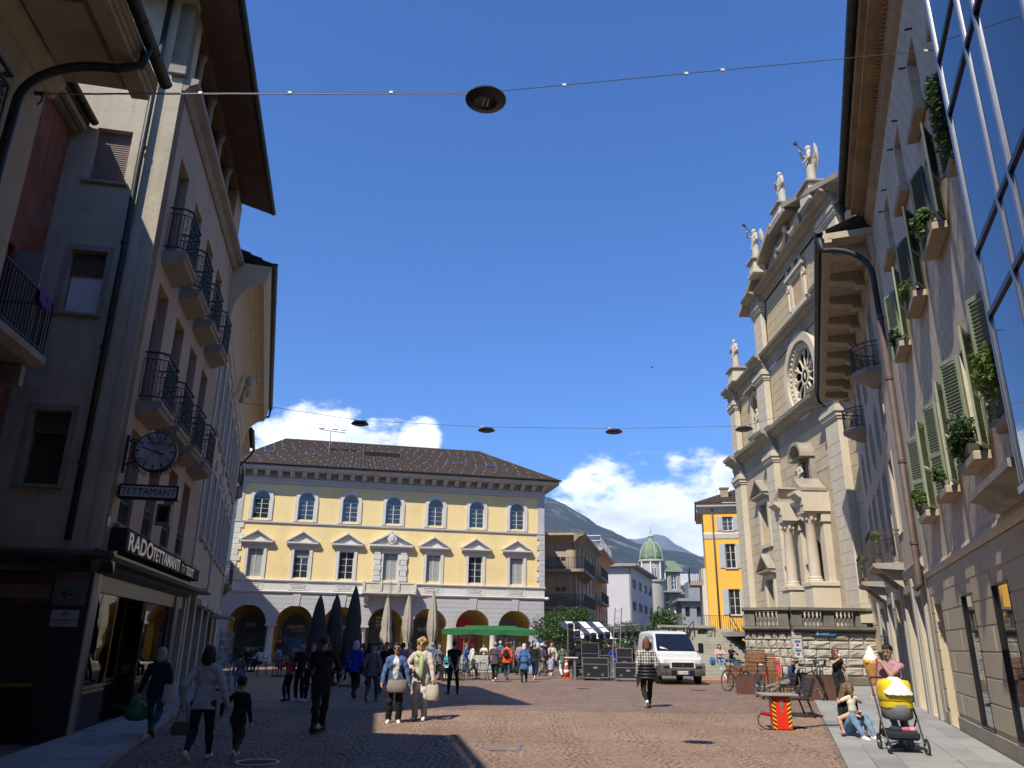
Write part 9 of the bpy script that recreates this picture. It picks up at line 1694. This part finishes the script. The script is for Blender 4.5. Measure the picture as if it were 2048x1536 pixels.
P('toddler in pale lilac dress and red shoes', 1101, 1355, 1312, R(-30), cloth('lilac', (0.36, 0.36, 0.44)), cloth('lilac', (0.36, 0.36, 0.44)), 'red', 'bun', 'brown', .015, child=True, skirt=.16); P('person in sage green sweater and white trousers walking away', 1125, 1356, 1288, R(10), CGR, CW, 'brown', 'short', 'black', .017, 'l', top='jacket')
for k, (px, hy, t, hc, lab) in enumerate(((1000, 1281, CSB, 'white', 'white-haired person in blue in the crowd at the stall'), (1022, 1282, CG, 'darkblond', 'fair-haired person in grey in the crowd at the stall'), (1034, 1285, CBE, 'grey', 'person in beige half hidden behind the orange jacket'), (1012, 1277, CB_, 'brown', 'tall dark person deep in the crowd at the stall'), (1058, 1283, CW, 'grey', 'grey-haired person in white behind the sky blue parka'), (1066, 1281, CKH, 'white', 'bald-looking person in khaki behind the man in black'), (1091, 1281, CN, 'brown', 'dark-haired man standing behind the sun hat'))): P(lab, px, 1346, hy, R(-10 + 9 * k), t, CN, 'black', 'short', hc, .022, 'r' if k % 2 else 'l')
P('crew man in black with cap at the stage cases', 1219, 1352, 1282, R(10), CB_, CB_, 'black', 'short', 'black', .018, sex='m', hat='cap', extra_m=CB_); P('woman in royal blue pullover and light jeans, hands on hips', 1233, 1355, 1286, R(-5), CBL, CJL, 'white', 'long', 'darkblond', .016, hands=[(-.12, .03, .56), (.12, .03, .56)], elbows=[(-1, -.3, 0), (1, -.3, 0)], legs='wide'); P('crew man in black bending over the cases', 1267, 1350, 1285, R(-40), CB_, CB_, 'black', 'short', 'black', .018, sex='m', lean=.7, hands=[(-.12, .42, .5), (.12, .42, .48)], hs=1.12); P('crew woman in tan jacket behind the plaid shirt', 1277, 1352, 1290, R(60), cloth('tan', (0.33, 0.2, 0.1)), CB_, 'black', 'bob', 'brown', .018); P('crew helper in orange crouched behind the barrier', 1141, 1345, 1301, R(170), COR, CN, 'black', 'short', 'black', .02)
o, A = P('woman in black and white plaid shirt walking away alone across the piazza', 1297, 1415, 1275, R(2), plaid(), CB_, 'white', 'bob', 'red', .013, 'l', top='jacket', fat=1.04, sock=SKINM); pj = empty('puffer_jacket', o.location, R(2), 'black puffer jacket tied round the waist of the plaid woman', 'jacket'); PU = M('puffer_black', (0.02, 0.02, 0.024), .45, .2, 4, .1)
Hp = spot(1297, 1415, 1275)[1]
for j in range(5): m = MB(); z = (.60 - .045 * j) * Hp; m.lathe([(.10 * Hp + .012 * j, -.02 * Hp), (.125 * Hp + .014 * j, 0), (.10 * Hp + .012 * j, .02 * Hp)], (0, -.01, z), 20); m.v = [(x * 1.0, y * .8, q) for x, y, q in m.v]; m.build('quilted_roll', PU, pj, smooth=True)
MB().add([(-.17 * Hp, .0, .44 * Hp), (-.10 * Hp, -.1 * Hp, .42 * Hp), (-.17 * Hp, -.04 * Hp, .27 * Hp)], [(0, 1, 2)]).add([(.17 * Hp, .0, .44 * Hp), (.10 * Hp, -.1 * Hp, .42 * Hp), (.21 * Hp, -.04 * Hp, .31 * Hp)], [(0, 1, 2)]).build('hanging_hem', PU, pj)
def sit_steps(label, px, yaw, top, leg, hair, hc, dx, shoe='white'):
 y = 44.55; x = at_depth(px, 1318, y).x; return person(label, (x, y, .0), yaw, top, leg, shoe, hc, .016, H=1.62, hair=hair, pelvis=(0, 0, .90 + .08), feet=[(-.1, .52, .50), (.1, .60, .50)], hands=[(-.03, .30, 1.30), (.05, .32, 1.28)], elbows=[(-1, .3, -.6), (1, .3, -.6)], lean=.15)
sit_steps('woman in pink and white shirt sitting on the church steps', 1439, TO, cloth('pale_pink', (0.55, 0.38, 0.38)), CJL, 'bob', 'black', 0); sit_steps('woman in black sweater and jeans sitting on the church steps', 1462, TO + R(30), CB_, CJ, 'bun', 'brown', 0)
bp = at_depth(1427, 1318, 44.5); e = empty('blue_rucksack', (bp.x - .12, 44.3, .66), 0, 'blue rucksack standing on the steps beside the seated women', 'backpack'); m = MB(); m.ball((0, 0, .22), (.16, .11, .24), 12, 8); m.build('body', CSB, e, smooth=True); MB().tube([(-.05, -.11, .05), (-.05, -.13, .25), (-.05, -.08, .4)], .015, 5).build('strap', CN, e)
p = gp(1578, 1396); bz = R(-112); person('man in navy shirt and khaki trousers lounging on the bench, arms behind his head', (p.x, p.y, 0), bz + math.pi, cloth('navy_shirt', (0.03, 0.05, 0.12)), CKH, 'grey', 'brown', .014, H=1.74, sex='m', hair='short', pelvis=(0, -.02, .53), lean=-.42, feet=[(-.05, .75, 0), (.06, .80, .22)], hands=[(-.12, -.42, 1.22), (.10, -.42, 1.22)], elbows=[(-1, .5, .6), (1, .5, .6)], sleeves='short', head_pitch=.3)
o, A = P('woman in black top and trousers with sunglasses eating an ice cream', 1682, 1404, 1295, TO + R(12), CB_, CB_, 'black', 'long', 'red', .013, z=.03, sunglasses=True, sleeves='short', fat=1.12, hands=[(-.17, .03, .46), (.04, .15, .79)], elbows=[None, (1, .2, -.7)], head_pitch=.1, hold=(0, 1), head_yaw=.5)
w = local_to_world(o, A[1][1]); e = empty('ice_cream', w + Vector((0, -.06, .06)), 0, 'small white ice cream cone in the hand of the woman in black', 'ice cream'); MB().lathe([(.008, -.10), (.035, .02)], n=10).build('cone', MATS['waffle'], e); MB().ball((0, 0, .05), .045, 10, 7).build('scoop', MATS['vanilla'], e, smooth=True)
p = gp(1700, 1475); mo, A = person('seated mother in black top and jeans hugging a child on her lap', (p.x, p.y, .03), TO + R(18), CB_, CJL, 'white', 'darkblond', .011, H=1.66, hair='long', pelvis=(0, 0, .16), feet=[(-.10, .55, -.03), (.10, .50, -.03)], knees=[(-.2, .4, 1), (.2, .4, 1)], hands=[(-.03, .30, .44), (.10, .28, .38)], lean=.12, head_pitch=-.35, head_yaw=.35, legs='slim', sock=SKINM, sleeves='long')
person('small girl in cream tee with ponytail sitting on the mother\'s lap', (p.x + .03, p.y - .22, .28), R(10), cloth('cream_tee', (0.62, 0.58, 0.45)), CG, 'pink', 'darkblond', .011, H=1.02, child=True, hair='pony', pelvis=(0, 0, .17), feet=[(-.24, .02, -.20), (.24, .02, -.20)], knees=[(-.9, .5, .4), (.9, .5, .4)], legs='bare', hands=[(-.16, .22, .40), (.16, .22, .40)], sleeves='short', lean=.1, head_yaw=-.3)
pos, H_ = spot(1806, 1497, 1293, .03); o, A = person('dark-haired man in dusty rose tee leaning by the stroller, hand at his mouth', pos, R(118), CRO, CJL, 'grey', 'black', .011, H=H_ * 1.02, sex='m', hair='short', skin=SKIND, sleeves='short', lean=.10, feet=[(-.22, .10, 0), (.10, -.12, 0)], hands=[(.0, .26, H_ * .83), (.16, .30, H_ * .56)], elbows=[(-.6, .5, -1), None], head_yaw=.35, head_pitch=-.25, hold=(1, 0))
for k, (px, fy, hy, t, hc, lab) in enumerate(((652, 1372, 1284, CBR, 'brown', 'brown-jacketed walker between the scooter rider and blue cardigan'), (676, 1368, 1284, CN, 'black', 'dark walker just left of the blue cardigan'), (690, 1360, 1285, CG, 'grey', 'grey-dressed walker behind the blue cardigan'), (722, 1366, 1285, CKH, 'darkblond', 'khaki-dressed walker in the shaded crowd'), (751, 1362, 1284, CB_, 'black', 'black-dressed walker behind the grey pullover'), (780, 1360, 1283, CN, 'brown', 'navy-dressed walker behind the printed jacket'), (815, 1364, 1284, CBE, 'white', 'white-haired walker in beige between the two approaching women'), (876, 1362, 1286, CG, 'brown', 'walker in grey just left of the man in black polo'), (931, 1352, 1285, CSB, 'darkblond', 'walker in blue right of the man in black polo'), (944, 1350, 1286, CW, 'black', 'walker in white at the left end of the stall'), (1040, 1350, 1284, CRO, 'brown', 'rose-dressed walker in the stall crowd'), (1075, 1349, 1285, CG, 'white', 'white-haired walker in grey right of the stall crowd'))): P(lab, px, fy, hy, R(-40 + 37 * k), t, (CN, CB_, CJ)[k % 3], 'black', ('short', 'bob')[k % 2], hc, .022, 'r' if k % 2 else 'l', top=('tee', 'jacket')[k % 2])
